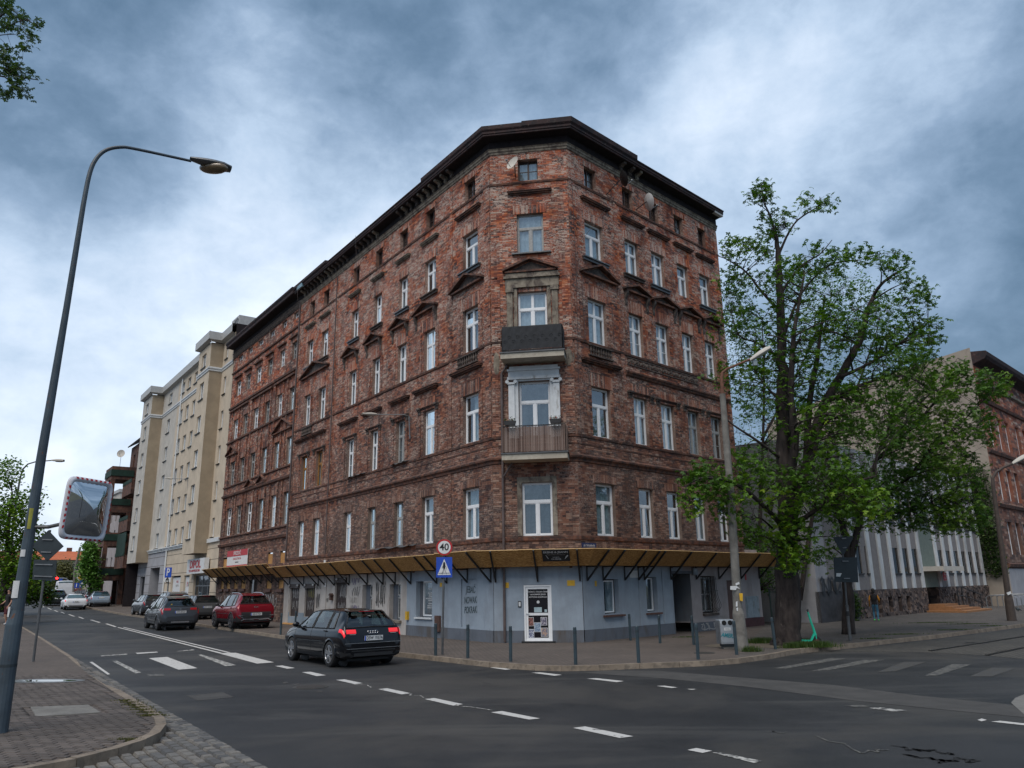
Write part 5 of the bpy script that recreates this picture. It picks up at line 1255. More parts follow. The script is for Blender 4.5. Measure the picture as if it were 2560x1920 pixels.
# near pavement with its rounded corner
NK = [(-12.6, 40), (-12.5, 24), (-12.2, 18), (-11.9, 15.2), (-11.45, 13.75), (-11.1, 13.25), (-10.7, 12.86), (-10.3, 12.6), (-9.6, 12.36), (-8.9, 12.24), (-8, 12.2), (-6.8, 12.2), (-4.8, 12.14), (0, 12.0), (5.5, 11.75), (15, 11.55), (25, 11.4), (45, 11.2), (60, 11.1), (80, 11.1), (110, 11.1)]
NP = [SW(s, w_, 0) for s, w_ in NK]
NV = thing('near_pavement', None, None, (0, 0, 0)); NV['kind'] = 'structure'
def drop(p):
    s = (p-PL).dot(DL); return .12 if s < -5.0 else (.12-.1*min(1, (s+5)/2.5) if s < 2 else (.02+.08*min(1, (s-2)/2)))
kerb([p for p in NP if (p-PL).dot(DL) < 46][2:], 1 if False else -1 if False else 1, NV, step=.9, wd=-.16 if False else .16, top_at=drop)
inn = inward(NP, .16)
q = MB()
for i in range(len(NP)-1):
    if NK[i][0] < -.5: continue
    a, b = NK[i], NK[i+1]; q.quad(SW(a[0], a[1]+.14, .105), SW(b[0], b[1]+.14, .105), SW(b[0], 60, .105), SW(a[0], 60, .105))
q.poly([Vector((p.x, p.y, .105)) for p in inn if (p-PL).dot(DL) < -.5]+[SW(0.01, 12.16, .105), SW(0.01, 60, .105), SW(-12.6, 60, .105)])
q.build('paving', m_pave, NV)
poly = [(p.x, p.y) for p in inn if (p-PL).dot(DL) < 12]+[tuple(SW(12, 30)[:2]), tuple(SW(-13, 30)[:2])]
def inside(x, y, P):
    c = False; j = len(P)-1
    for i in range(len(P)):
        if (P[i][1] > y) != (P[j][1] > y) and x < (P[j][0]-P[i][0])*(y-P[i][1])/(P[j][1]-P[i][1])+P[i][0]: c = not c
        j = i
    return c
# paver blocks: the nearest 300 singly
az = math.radians(97); e1 = Vector((math.sin(az), math.cos(az), 0)); e2 = Vector((-e1.y, e1.x, 0)); o0 = SW(-11, 13.6)
holes_ = [[gp(*P_, .12) for P_ in ((76, 1767), (221, 1762), (252, 1781), (90, 1791))]]
hp = [(p.x, p.y) for p in holes_[0]]
cand = []
rp_ = random.Random(12)
for j in range(-30, 130):
    for i in range(-60, 60):
        c = o0+e1*((i+(.5 if j % 2 else 0))*.205)+e2*(j*.105)
        r = c-Vector((0, 0, 0))
        if c.y < 7.0 or c.y > 19: continue
        t = MW.transposed() @ Vector((c.x, c.y, .12-CAMH)); px, py = 1280+FPX*t.x/t.z, 960+FPX*t.y/t.z
        if px < -60 or py > 1990 or px > 520: continue
        ok = all(inside(c.x+e1.x*a+e2.x*b, c.y+e1.y*a+e2.y*b, poly) and not inside(c.x+e1.x*a+e2.x*b, c.y+e1.y*a+e2.y*b, hp) for a, b in ((-.1, -.05), (.1, -.05), (.1, .05), (-.1, .05)))
        if ok: cand.append((c.length, c, i*j))
cand.sort(key=lambda k: k[0])
pq = MB(); ang = math.atan2(e1.y, e1.x)
def block(mb_, c, lx, ly, z0, z1, a, t, bev=.006):
    ux, uy = Vector((math.cos(a), math.sin(a), 0)), Vector((-math.sin(a), math.cos(a), 0)); P = []
    for (sx, sy) in ((-1, -1), (1, -1), (1, 1), (-1, 1)): P.append(c+ux*sx*lx/2+uy*sy*ly/2+Vector((0, 0, z0)))
    for (sx, sy) in ((-1, -1), (1, -1), (1, 1), (-1, 1)): P.append(c+ux*sx*(lx/2-bev)+uy*sy*(ly/2-bev)+Vector((0, 0, z1)))
    mb_.add(P, ((4, 5, 6, 7), (0, 1, 5, 4), (1, 2, 6, 5), (2, 3, 7, 6), (3, 0, 4, 7)), 0, t)
tp = MB(); block(tp, Vector((0, 0, 0)), .197, .097, 0, .015, 0, .5); tpm = tp.mesh('paver', m_pav_o)
for k, (L, c, _) in enumerate(cand):
    c = Vector((c.x, c.y, 0)); dz = rp_.uniform(-.002, .003); a = ang+rp_.uniform(-.012, .012); z = hz(c.x, c.y)+.105+dz
    s_ = (c-PL).dot(DL)
    if k < 300: inst('paver', tpm, Vector((c.x, c.y, z)), NV, (0, 0, a))
    else: block(pq, Vector((c.x, c.y, z)), .197, .097, 0, .015, a, rp_.random())
pq.build('paver_field', m_pav_s, NV, kind='stuff')
q = MB(); q.prism([Vector((p.x, p.y, .10)) for p in holes_[0]], Vector((0, 0, .022))); q.build('concrete_slab', m_conc, NV)
# setts: two gutter rows along the asphalt and the cobbled mouth of the side lane
setts = []; rs = random.Random(14)
def edge_w(s): return 11.62+.0 if s > 5 else 11.62+(5-s)*.021
s = -22.0
while s < 44:
    for r_ in range(2):
        L = rs.uniform(.15, .24)
        setts.append((s+L/2+r_*.07, edge_w(s)+.09+r_*.165, L-.014, .15, 0.0))
    s += .21
for j in range(26):
    w_ = 12.08+j*.155; s = -21-rs.random()*.2
    while s < -8.6:
        L = rs.uniform(.17, .30); c = SW(s+L/2, w_)
        if not inside(c.x, c.y, [(p.x, p.y) for p in NP[:-8]]+[tuple(SW(8, 60)[:2]), tuple(SW(-13, 60)[:2])]): setts.append((s+L/2, w_, L-.016, .138, 0))
        s += L
ST = thing('gutter', None, None, (0, 0, 0)); ST['kind'] = 'structure'
q = MB()
def edge_w(s): return 11.62+.0 if s > 5 else 11.62+(5-s)*.021
for a, b, ww in ((-22, -8.6, 4.2), (-8.6, 44, .36)): q.grid(lambda s, f_: SW(s, edge_w(s)+.02+f_*ww, .004), [a]+[x for x in SB if a < x < b]+[b], [0, 1])
q.build('joint_bed', m_joint, ST)
sa = math.atan2(DL.y, DL.x); setts.sort(key=lambda k: SW(k[0], k[1]).length); sq = MB()
b0 = MB(); block(b0, Vector((0, 0, 0)), .2, .145, -.02, .026, 0, .5, .02); b0m = b0.mesh('sett', m_sett_o)
for k, (s, w_, L, W_, _) in enumerate(setts):
    c = SW(s, w_, rs.uniform(-.006, .006)+.006); 
    if k < 300: o = inst('sett', b0m, c, ST, (0, 0, sa+rs.uniform(-.05, .05))); o.scale = (L/.2, W_/.145, 1)
    else: block(sq, c, L, W_, -.02, .026, sa+rs.uniform(-.04, .04), rs.random(), .02)
sq.build('sett_field', m_sett_s, ST, kind='stuff')

# markings
def mark(pts, mt=m_white_line, off=(0, 0, 1), dz=.006, name='road_marking'):
    ox, oy, s_ = off; q = MB(); q.poly([gp(ox+x/s_, oy+y/s_, dz) for x, y in pts]); return q.build(name, mt, kind='structure')
G5, G6, EE = (500, 1560, 2.212), (1400, 1560, 1.907), (0, 1500, 3.16)
for P_ in ([(415, 232), (455, 229), (525, 243), (483, 247)], [(563, 266), (612, 264), (697, 283), (645, 288)], [(752, 309), (800, 306), (900, 327), (855, 332)], [(985, 360), (1035, 355), (1168, 383), (1115, 389)],
           [(1243, 415), (1295, 409), (1455, 443), (1400, 451)], [(1608, 488), (1670, 481), (1880, 522), (1820, 528)]): mark(P_, off=G5)
mark([(62, 495), (120, 488), (350, 535), (285, 543)], off=G6); mark([(605, 600), (650, 591), (725, 604), (680, 614)], off=G6); mark([(725, 612), (765, 612), (965, 653), (925, 662)], m_worn, G6)
for P_ in ([(128, 260), (175, 258), (305, 272), (270, 277)], [(460, 295), (500, 294), (560, 302), (530, 305)], [(1990, 457), (2010, 450), (2035, 457), (2010, 464)], [(2055, 465), (2100, 461), (2330, 487), (2300, 492)]): mark(P_, off=G6)
mark([(1470, 400), (1530, 397), (1655, 412), (1600, 418)], m_worn, G6); mark([(600, 309), (640, 308), (660, 312), (620, 314)], m_worn, G6); mark([(1360, 388), (1440, 386), (1480, 393), (1400, 396)], m_worn2, G6)
for P_ in ([(1605, 241), (1640, 238), (1720, 250), (1690, 253)], [(1832, 269), (1880, 267), (2003, 281), (1960, 286)]): mark(P_, off=G5)
mark([(1175, 460), (1320, 449), (1560, 538), (1410, 550)], off=EE); mark([(1560, 432), (1590, 430), (1870, 515), (1780, 522)], m_worn, EE); mark([(1720, 419), (1860, 416), (2165, 492), (2030, 502)], off=EE); mark([(885, 482), (925, 480), (1115, 572), (1070, 579)], m_worn, EE); mark([(707, 490), (730, 488), (870, 585), (850, 590)], off=EE)
mark([(1070, 417), (1240, 408), (1250, 414), (1085, 426)], off=EE); mark([(1390, 405), (1530, 389), (1540, 396), (1400, 406)], m_worn, EE); mark([(790, 438), (1005, 424), (1008, 431), (800, 445)], m_worn, EE); mark([(1160, 585), (1290, 583), (1300, 600), (1180, 603)], m_worn2, EE)
mark([(925, 217), (938, 215), (1758, 417), (1735, 422)], off=EE, dz=.012); mark([(969, 216), (981, 214), (1822, 414), (1800, 417)], off=EE, dz=.012)
for P_ in ([(830, 188), (848, 186), (924, 210), (906, 213)], [(708, 158), (726, 156), (798, 177), (780, 179)], [(615, 134), (630, 133), (668, 147), (652, 148)], [(536, 114), (550, 113), (595, 129), (580, 130)], [(476, 95), (488, 94), (516, 106), (504, 107)], [(425, 82), (436, 81), (462, 92), (450, 93)], [(370, 62), (380, 61), (412, 74), (400, 75)], [(320, 45), (329, 44), (352, 56), (342, 57)]): mark(P_, off=EE, dz=.014)
# left lane edge marks near the kerb, repair patches, trench strip, manholes
mark([(1470, 755), (1760, 728), (1850, 768), (1560, 795)], m_asph2, EE, .004, 'asphalt_patch'); mark([(250, 168), (430, 162), (470, 168), (260, 180)], m_asph2, EE, .010, 'asphalt_patch')
mark([(230, 222), (480, 224), (1300, 290), (1700, 340), (2150, 385), (2320, 402), (2320, 455), (1900, 415), (1400, 365), (900, 300), (500, 260), (100, 232)], m_asph2, G6, .004, 'asphalt_strip')
mark([(2150, 375), (2170, 352), (2212, 335), (2420, 300), (2420, 500), (2212, 430)], plain('pale_concrete_patch', (.15, .145, .135), .9, var=.2), G6, .008, 'concrete_patch')
for P_, m_ in (([(1640, 180), (1750, 180), (1600, 225), (1510, 230)], 0), ([(1450, 170), (1550, 170), (1280, 220), (1190, 225)], 1), ([(1870, 190), (1960, 193), (1800, 245), (1735, 247)], 1), ([(2060, 207), (2170, 212), (2060, 250), (1950, 250)], 0), ([(1290, 162), (1370, 164), (1080, 212), (1010, 212)], 1)): mark(P_, [paint('crossing_bar_faded', (.055, .05, .041), .72), m_worn2][m_], G6, .005)
for (cx, cy, rx, ry, sc_, nm) in ((500+612/2.212, 1560+348/2.212, 92/2.212, 11/2.212, 0, 0), (1400+1905/2.212-500, 1560+160/2.212, 25, 2.2, 0, 0)):
    q = MB(); c = gp(cx, cy, .12 if cx > 1300 else .004); rad = (gp(cx+rx, cy, 0)-gp(cx-rx, cy, 0)).length/2
    q.disc(c+Vector((0, 0, .0)), (0, 0, 1), rad, .012, 28); q.disc(c+Vector((0, 0, .004)), (0, 0, 1), rad*.84, .012, 28, 1); q.build('manhole_cover', [m_asph2, plain('cast_iron', (.05, .045, .04), .6, .3, .4, 20)], kind='structure')
for P_ in ([(452, 322), (480, 320), (490, 326), (462, 329)], [(505, 336), (545, 328), (552, 332), (515, 340)], [(640, 371), (680, 370), (675, 376), (648, 377)], [(1560, 322), (1605, 325), (1600, 331), (1566, 329)]): mark(P_, m_asph2, G5, .004, 'asphalt_patch')
# pothole cracks on the right
def crack(P_, off, wd, seed, mt):
    r = random.Random(seed); pts = [gp(off[0]+x/off[2], off[1]+y/off[2], .007) for x, y in P_]; q = MB(); ln = []
    for a, b in zip(pts, pts[1:]):
        for k in range(7): ln.append(a.lerp(b, k/7)+Vector((r.uniform(-.07, .07), r.uniform(-.10, .10), 0)))
    for i in range(len(ln)-1):
        d = (ln[i+1]-ln[i]).normalized(); n = Vector((-d.y, d.x, 0)); a, b = wd*r.uniform(.3, 1), wd*r.uniform(.3, 1)
        q.quad(ln[i]-n*a, ln[i+1]-n*b, ln[i+1]+n*b, ln[i]+n*a)
    q.build('road_crack', mt, kind='structure')
m_crk = plain('crack_dark', (.006, .006, .006), .95)
crack([(1610, 582), (1700, 600), (1790, 598), (1870, 625)], G6, .028, 1, m_crk); crack([(1800, 655), (1900, 645), (2020, 655)], G6, .035, 2, m_crk); crack([(1650, 620), (1760, 640), (1840, 650)], G6, .03, 3, m_crk)
crack([(855, 329), (980, 352)], G5, .02, 4, m_worn); crack([(1120, 383), (1260, 408)], G5, .02, 5, m_worn); crack([(1400, 447), (1640, 480)], G5, .025, 6, m_worn); crack([(980, 505), (1110, 520)], G6, .02, 7, m_worn2); crack([(1240, 535), (1450, 610), (1600, 600)], G6, .02, 8, m_worn2)
# tram track area: cobbles and rails
TR = [(1924.4, 1650), (2003, 1636), (2108, 1625.5), (2239, 1610.5), (2344, 1599), (2422.5, 1588), (2560, 1570), (2900, 1531), (2900, 1650), (2560, 1648), (2467, 1638.5), (2290, 1630), (2060, 1628)]
q = MB(); q.poly([gp(x, y, .004) for x, y in TR]); q.build('cobbled_tramway', m_cob, kind='structure')
m_rail = plain('tram_rail', (.045, .04, .036), .35, .7, .2)
def rail(a, b, nm):
    A, B = gp(*a, .004), gp(*b, .004); B = A+(B-A)*2.2; q = MB(); q.bar(A+Vector((0, 0, .012)), B+Vector((0, 0, .012)), .07, .02); q.bar(A+Vector((0, 0, .006))+(B-A).cross(Vector((0, 0, 1))).normalized()*.06, B+Vector((0, 0, .006))+(B-A).cross(Vector((0, 0, 1))).normalized()*.06, .03, .012, 1)
    q.build('tram_rail', [m_rail, m_crk], kind='structure')
rail((2323.6, 1627.6), (2560, 1591.4), 0); rail((2465.6, 1638.4), (2560, 1619.4), 1)
crack([(1010, 1385), (1400, 1370), (1850, 1385)], (2160, 1350, 5.53), .12, 9, plain('patched_tar', (.03, .03, .03), .8)); crack([(1380, 1420), (1700, 1425)], (2160, 1350, 5.53), .25, 10, m_asph)
# puddle, tree pit soil and grass tufts
q = MB(); c = gp(120, 1701.5, .127)
q.poly([c+e1*(.62*math.cos(a)*(1+.12*math.sin(3*a)))+e2*(.20*math.sin(a)*(1+.15*math.cos(2*a))) for a in [2*PI*k/28 for k in range(28)]])
m, t, b = bs('puddle_water'); b.inputs['Base Color'].default_value = (.02, .02, .02, 1); b.inputs['Roughness'].default_value = .02; b.inputs['IOR'].default_value = 3.5
q.build('puddle_water', m, kind='structure')
q = MB(); q.poly([c-Vector((0, 0, .0015))+e1*(.95*math.cos(a)-.1)+e2*(.34*math.sin(a)) for a in [2*PI*k/28 for k in range(28)]]); q.build('puddle_wet_edge', plain('wet_paving', (.035, .03, .022), .3, var=.3, scale=12), kind='structure')
q = MB(); tcn = gp(1964, 1612, .118); q.poly([tcn+Vector((1.9*math.cos(a)-.5, 1.0*math.sin(a), 0)) for a in [2*PI*k/24 for k in range(24)]]); q.build('tree_pit_soil', plain('pit_soil', (.13, .105, .075), .95, var=.3, scale=5), kind='structure')
def tufts(spots, name, n, hgt, mt=m_grass, seed=1):
    r = random.Random(seed); q = MB()
    for (c, rx, ry) in spots:
        for k in range(int(n*rx*ry*4)):
            p = c+Vector((r.gauss(0, rx*.5), r.gauss(0, ry*.5), 0)); h = hgt*r.uniform(.5, 1.2); a = r.random()*PI; d = Vector((math.cos(a), math.sin(a), 0))*.012; ln = Vector((r.uniform(-.5, .5), r.uniform(-.5, .5), 0))*h*.7
            q.add([p-d, p+d, p+ln+Vector((0, 0, h))], ((0, 1, 2),), 0, r.random())
    return q.build(name, mt, kind='stuff', label='green grass tufts around the big chestnut and along the slab pavement', cat='grass')
tufts([(gp(2030, 1617, .12), .55, .3), (gp(1985, 1620, .12), .3, .12), (gp(1905, 1607, .12), .45, .25), (gp(1878, 1629, .12), .25, .1), (gp(2014, 1610, .12), .3, .3)], 'grass', 2600, .16)
tufts([(gp(x, y, .12), rx, .12) for x, y, rx in ((2330, 1557, 1.2), (2420, 1560, .9), (2250, 1586, .8), (2480, 1565, .5), (2180, 1597, .5), (1720, 1593, .6), (1130, 1590, .7), (2385, 1575, .7))], 'grass', 700, .04, seed=3)
tufts([(SW(-8.6+k*.35, 12.38, .11), .2, .05) for k in range(7)]+[(SW(-10.5, 13.1, .1), .2, .1)], 'grass', 3500, .035, m_leaf4, 5)

# ============================================================ buildings on the right street
FB = Fr(V2(21.8, 43.96), DR, NR)
B5 = thing('finned_office_block', 'grey office block with white vertical fins and dark rubble stone base', 'building', FB.pt(0, -4, 0))
fins = [-7.1]+[-5.21, -3.8, -2.38, -.96, .45, 1.88, 4.67, 6.07, 7.52, 9.0, 10.4, 11.85, 13.29]
gaps = []
q = MB(); Hb = 8.4
allu = [(-5.9, -5.21)]+[(a, b) for a, b in zip(fins[3:], fins[4:])]
wh = []
fl = [(2.26, 3.6), (5.0, 6.6)]
for a, b in allu+[(-7.1, -5.9)]:
    if abs(a-1.88) < .1: continue
    for z0, z1 in fl: wh.append((a+.26, b-.26, z0, z1, .06))
wh += [(2.5, 3.75, 5.05, 6.2, .1)]
q = MB(); wall(q, FB, -11.4, -10.2, 1.46, Hb, []); q.build('blank_wall', m_greyr, B5)
q = MB(); wall(q, FB, -10.2, 14.0, 1.46, Hb, wh); q.build('wall', plain('grey_panel', (.20, .185, .18), .9, var=.15), B5)
for f in fins:
    q = MB(); q.box(FB, f-.21, f+.21, 0, .07, 1.46, Hb); q.build('fin', m_fin, B5)
for h in wh:
    f2 = FB; q = MB(); q.quad(f2.pt(h[0], -.05, h[2]), f2.pt(h[1], -.05, h[2]), f2.pt(h[1], -.05, h[3]), f2.pt(h[0], -.05, h[3])); wdn = q.build('window', m_glassd, B5)
    q = MB(); q.quad(f2.pt(h[0], -.4, h[2]), f2.pt(h[1], -.4, h[2]), f2.pt(h[1], -.4, h[3]), f2.pt(h[0], -.4, h[3])); q.build('window_backing', m_dark, B5)
    q = MB(); q.box(f2, h[0]-.05, h[1]+.05, 0, .08, h[2]-.06, h[2]); q.build('window_sill', m_black, B5)
q = MB(); q.box(FB, 2.2, 4.35, 0, .02, 1.46, Hb); q.build('green_grey_bay', plain('green_grey_render', (.13, .16, .14), .9, var=.15), B5)
m_rub, t, b = bs('rubble_stone'); b.inputs['Roughness'].default_value = .9
v = t.nodes.new("ShaderNodeTexVoronoi"); v.inputs['Scale'].default_value = 6; t.links.new(pos(t), v.inputs['Vector']); sv = t.nodes.new("ShaderNodeSeparateColor"); t.links.new(v.outputs['Color'], sv.inputs[0])
t.links.new(cramp(t, sv.outputs[0], [(0, (.035, .028, .028)), (.6, (.085, .06, .052)), (1, (.19, .14, .115))]), b.inputs['Base Color']); bump(t, b, sv.outputs[1], .7, .03)
bh_ = [(-3.5, -2.95, .3, 1.05, .3), (-2.2, -1.7, .3, 1.05, .3), (-1.0, -.5, .3, 1.05, .3), (6.7, 7.2, .35, 1.05, .3), (8.0, 8.45, .35, 1.05, .3), (9.2, 9.65, .35, 1.05, .3), (10.4, 10.9, .35, 1.05, .3), (2.3, 4.2, 0, 2.35, 1.4), (-4.9, -4.4, .3, 1.05, .3)]
q = MB(); wall(q, FB, -7.2, 14.0, -.1, 1.46, bh_, .04); q.build('stone_base', m_rub, B5)
rub = random.Random(3); q = MB()
for k in range(420):
    u, z = rub.uniform(-7.1, 13.9), rub.uniform(.1, 1.4)
    if any(h[0]-.12 < u < h[1]+.12 and h[2]-.1 < z < h[3]+.1 for h in bh_): continue
    r_ = rub.uniform(.05, .11); n = 6
    P_ = [(u+r_*1.3*math.cos(2*PI*i/n+k)*rub.uniform(.8, 1.2), z+r_*math.sin(2*PI*i/n+k)*rub.uniform(.8, 1.2)) for i in range(n)]
    q.prism([FB.pt(a, .03, c) for a, c in P_], NR*rub.uniform(.03, .06))
q.build('rubble', m_rub, B5, kind='stuff')
for h in bh_:
    q = MB(); dd = .28 if h[4] < 1 else 1.38; q.quad(FB.pt(h[0], -dd+.04, h[2]), FB.pt(h[1], -dd+.04, h[2]), FB.pt(h[1], -dd+.04, h[3]), FB.pt(h[0], -dd+.04, h[3])); q.build('basement_window' if dd < 1 else 'doorway_back', m_dark if dd < 1 else plain('yellow_green_hall', (.14, .15, .07), .8), B5)
q = MB(); q.box(FB, 2.1, 5.6, 0, 1.15, 2.36, 2.62); q.build('entrance_roof', m_offw, B5)
q = MB(); q.box(FB, 4.45, 4.95, .31, .34, 1.82, 2.28); o = q.build('door_plaque', m_red, B5); text("SĄD", FB, 4.7, .345, 2.17, .13, m_text_w, B5); text("REJONOWY", FB, 4.7, .345, 1.95, .07, m_text_w, B5)
q = MB(); q.quad(FB.pt(-11.4, 0, -.1), FB.pt(-11.4, -12, -.1), FB.pt(-11.4, -12, Hb), FB.pt(-11.4, 0, Hb)); q.box(FB, -11.4, 14, -12, .0, Hb, Hb+.2); q.quad(FB.pt(14, 0, 0), FB.pt(14, -12, 0), FB.pt(14, -12, Hb), FB.pt(14, 0, Hb)); q.build('side_wall', m_greyr, B5)
q = MB(); q.box(FB, -14.5, -10.2, -.25, -.05, -.1, 7.4) if False else q.box(FB, -11.4, -7.2, -.12, .06, -.1, 1.46); q.build('low_wall', plain('dark_graffiti_wall', (.05, .05, .055), .9, var=.5, scale=2), B5)
scribble(FB, -11.2, -9.0, 1.35, 2.1, m_gk, 61, 22, .07, .10, B5)
# steps and handrails
q = MB(); stp = plain('orange_tiled_step', (.27, .13, .055), .8, var=.2, scale=8)
for k, (a, b, w_) in enumerate(((1.7, 6.3, 2.1), (2.1, 5.6, 1.7), (2.1, 5.0, 1.3), (2.2, 4.4, .9))):
    q = MB(); q.box(FB, a, b, 0, w_, .1+k*.11, .21+k*.11); q.build('step', stp, B5)
q = MB()
for w_ in (.4,):
    q.tube([FB.pt(4.2, 1.0, 1.45), FB.pt(5.1, 1.0, 1.45), FB.pt(6.6, 1.6, .95)], .03, 6); q.tube([FB.pt(4.2, 1.0, .95), FB.pt(5.1, 1.0, .95), FB.pt(6.6, 1.6, .5)], .03, 6)
    for u, z, ww in ((4.3, 1.45, 1.0), (5.1, 1.45, 1.0), (6.45, 1.0, 1.55)): q.tube([FB.pt(u, ww, z), FB.pt(u, ww, .12)], .03, 6)
q.build('handrail', m_black, B5)
# brick house behind with blank plastered gable
r0 = ray(2424, 869); G0 = Vector((r0.x, r0.y, 0)).normalized()*62; Hg = CAMH+62/math.hypot(r0.x, r0.y)*r0.z
G0z = G0; FG = Fr(Vector((G0.x, G0.y, 0)), -NR, -DR)     # gable faces us
B6 = thing('gabled_tenement', 'brick tenement with blank plastered gable rising behind the finned block', 'building', (G0.x, G0.y, 0))
q = MB(); D = 16
q.poly([FG.pt(0, 0, 0), FG.pt(D, 0, 0), FG.pt(D, 0, Hg-3.0), FG.pt(D*.55, 0, Hg-1.2), FG.pt(0, 0, Hg)]); q.build('gable_wall', surf2('gable_plaster', (.33, .285, .235), (.26, .22, .18), .5, .95, .4, .6, [((.17, .13, .11), .8, .52, .68, .6, (1, 1, .4), (0, 0, 0))], .2), B6)
FS = Fr(Vector((G0.x, G0.y, 0)), DR, NR)
hh = []
for k in range(5):
    z0 = 3.4+k*3.75
    for i in range(9):
        hh.append((1.6+i*2.0+(i//3)*.8, 2.7+i*2.0+(i//3)*.8, z0, z0+(2.3 if k < 4 else 1.0)))
hh = [h for h in hh if h[3] < Hg-1.6]
q = MB(); wall(q, FS, 0, 22, 0, Hg-.6, hh, .0, .25); q.build('wall', brickmat('brick_far_right', white=.5, dark=.2), B6)
rr_ = random.Random(7)
bqm = MB(); bricks(bqm, FS, .02, 21.9, 2.6, Hg-1.2, hh, rnd=rr_, bl=.6, bh=.17, th=.02); bqm.build('brickwork', MATS['brick_far_right'], B6, kind='stuff')
for h in hh: window(B6, FS, *h[:4], 'tee' if h[3]-h[2] > 1.5 else 'two', m_upvc if h[3]-h[2] > 1.5 else m_brownw, .2, rnd=rr_, back='net' if h[3]-h[2] > 1.5 else 'dark', panes=False)
def b6(prof, nm, mt):
    q = MB(); 
    for (w0, z0), (w1, z1) in zip(prof, prof[1:]): q.quad(FS.pt(0, w0, z0), FS.pt(22, w0, z0), FS.pt(22, w1, z1), FS.pt(0, w1, z1))
    q.poly([FS.pt(0, w_, z) for w_, z in prof]); q.build(nm, mt, B6)
for z in (2.9, 6.9, 10.6, 14.3): b6([(0, z-.35), (.15, z-.3), (.22, z-.1), (0, z)], 'string_course', m_brickd)
b6([(0, Hg-2.5), (.2, Hg-2.4), (.2, Hg-2.2), (0, Hg-2.1)], 'string_course', m_stucco)
b6([(0, Hg-1.3), (.1, Hg-1.2), (.8, Hg-.95), (.95, Hg-.75), (1.0, Hg-.5), (.95, Hg-.42), (0, Hg-.3)], 'cornice', m_wcorn)
q = MB(); q.box(FS, 0, 22, .0, .05, 0, 2.5); q.build('rendered_base', m_greyr, B6)
q = MB(); q.box(FG, 3, 4, -2, -1, Hg-1.5, Hg+1.6); q.build('chimney', m_brickd, B6) if False else None
q = MB(); c = FG.pt(6.2, -.5, Hg-1.4)
q.bar(c, c+Vector((0, 0, 2.4)), .06)
for k in range(3): q.bar(c+Vector((-.3, 0, 1.6+k*.3)), c+Vector((.3, 0, 1.6+k*.3)), .02)
q.build('aerial', m_black, B6)
# fence and gate behind the trunk, bike stands, gate by the brick house
t = thing('green_fence', 'dark green metal fence with open gate behind the big tree', 'fence', FR_.pt(15, -1.5, .1)); q = MB()
for u in (12.2, 13.6, 15.0, 16.3, 17.6): q = MB(); q.bar(FR_.pt(u, .2, .1), FR_.pt(u, .2, 1.62), .06); q.build('post', flat('dark_green_steel', (.008, .025, .02)), t)
q = MB()
for z in (.25, 1.5): q.bar(FR_.pt(12.2, .2, z), FR_.pt(17.6, .2, z), .03)
for k in range(50): u = 12.25+k*.107; q.bar(FR_.pt(u, .2, .25), FR_.pt(u, .2, 1.5), .008)
q.build('mesh_panel', MATS['dark_green_steel'], t, kind='stuff')
t = thing('utility_cabinet', 'pale grey utility cabinet with yellow warning sticker by the fence', 'cabinet', FR_.pt(19.4, .4, .12))
q = MB(); q.box(FR_, 18.9, 20.0, .1, .5, .35, 1.4); q.build('body', plain('cabinet_grey', (.17, .16, .15), .7, var=.2), t); q = MB(); q.box(FR_, 19.3, 19.6, .5, .51, 1.1, 1.25); q.build('sticker', m_signy, t)
for k, (u0, u1) in enumerate(((7.2, 9.6), (8.2, 10.6), (9.4, 11.6), (10.6, 12.6), (11.8, 13.4))):
    t = thing('bicycle_stand', 'hoop bicycle stand beside the finned block, '+('nearest the tiled steps', 'second from the tiled steps', 'in the middle of the row', 'second from the grey gate', 'nearest the grey gate')[k], 'bicycle stand', FB.pt(u0+1, 2.6, .12), group='bicycle stands by the finned block')
    q = MB(); w_ = 1.4; a, b = FB.pt(u0+.8, w_+1.6, .12), FB.pt(u0+.8, w_, .12); up = Vector((0, 0, 1)); q.tube([a, a+up*.65, a.lerp(b, .12)+up*.78, b.lerp(a, .12)+up*.78, b+up*.65, b], .03, 6); q.build('hoop', m_metal, t)
t = thing('sheet_metal_gate', 'blue grey sheet metal gate between finned block and brick house', 'gate', FB.pt(16, 0, .1))
for k in range(8): q = MB(); q.box(FB, 14.2+k*.62, 14.8+k*.62, -.1, -.04, .15, 1.75); q.build('panel', plain('blue_grey_sheet', (.09, .11, .135), .6, .2, .2) if k == 0 else MATS['blue_grey_sheet'], t)
q = MB(); q.box(FB, 14.1, 14.2, -.15, .0, .1, 2.0); q.build('post', m_metal, t); q = MB(); q.box(FB, 14.25, 14.7, -.02, .0, 1.25, 1.5); q.build('red_plate', m_red, t)
# pigeon
t = thing('pigeon', 'dark pigeon walking on the slab pavement near the far lamp post', 'bird', gp(2546, 1530, .12)); q = MB(); c = gp(2546, 1530, .12)
q.ball(c+Vector((0, 0, .14)), .11, .06, .07, 10, 8); q.ball(c+Vector((-.1, 0, .23)), .035, seg=8, rings=6); q.tube([c+Vector((.08, 0, .13)), c+Vector((.2, 0, .08))], [.04, .015], 6); q.tube([c, c+Vector((0, 0, .1))], .008, 4); q.tube([c+Vector((-.07, 0, .16)), c+Vector((-.1, 0, .23))], [.05, .03], 6); q.build('body', m_signback, t)
# ============================================================ street furniture
def upz(p, z): return Vector((p[0], p[1], p[2]+z))
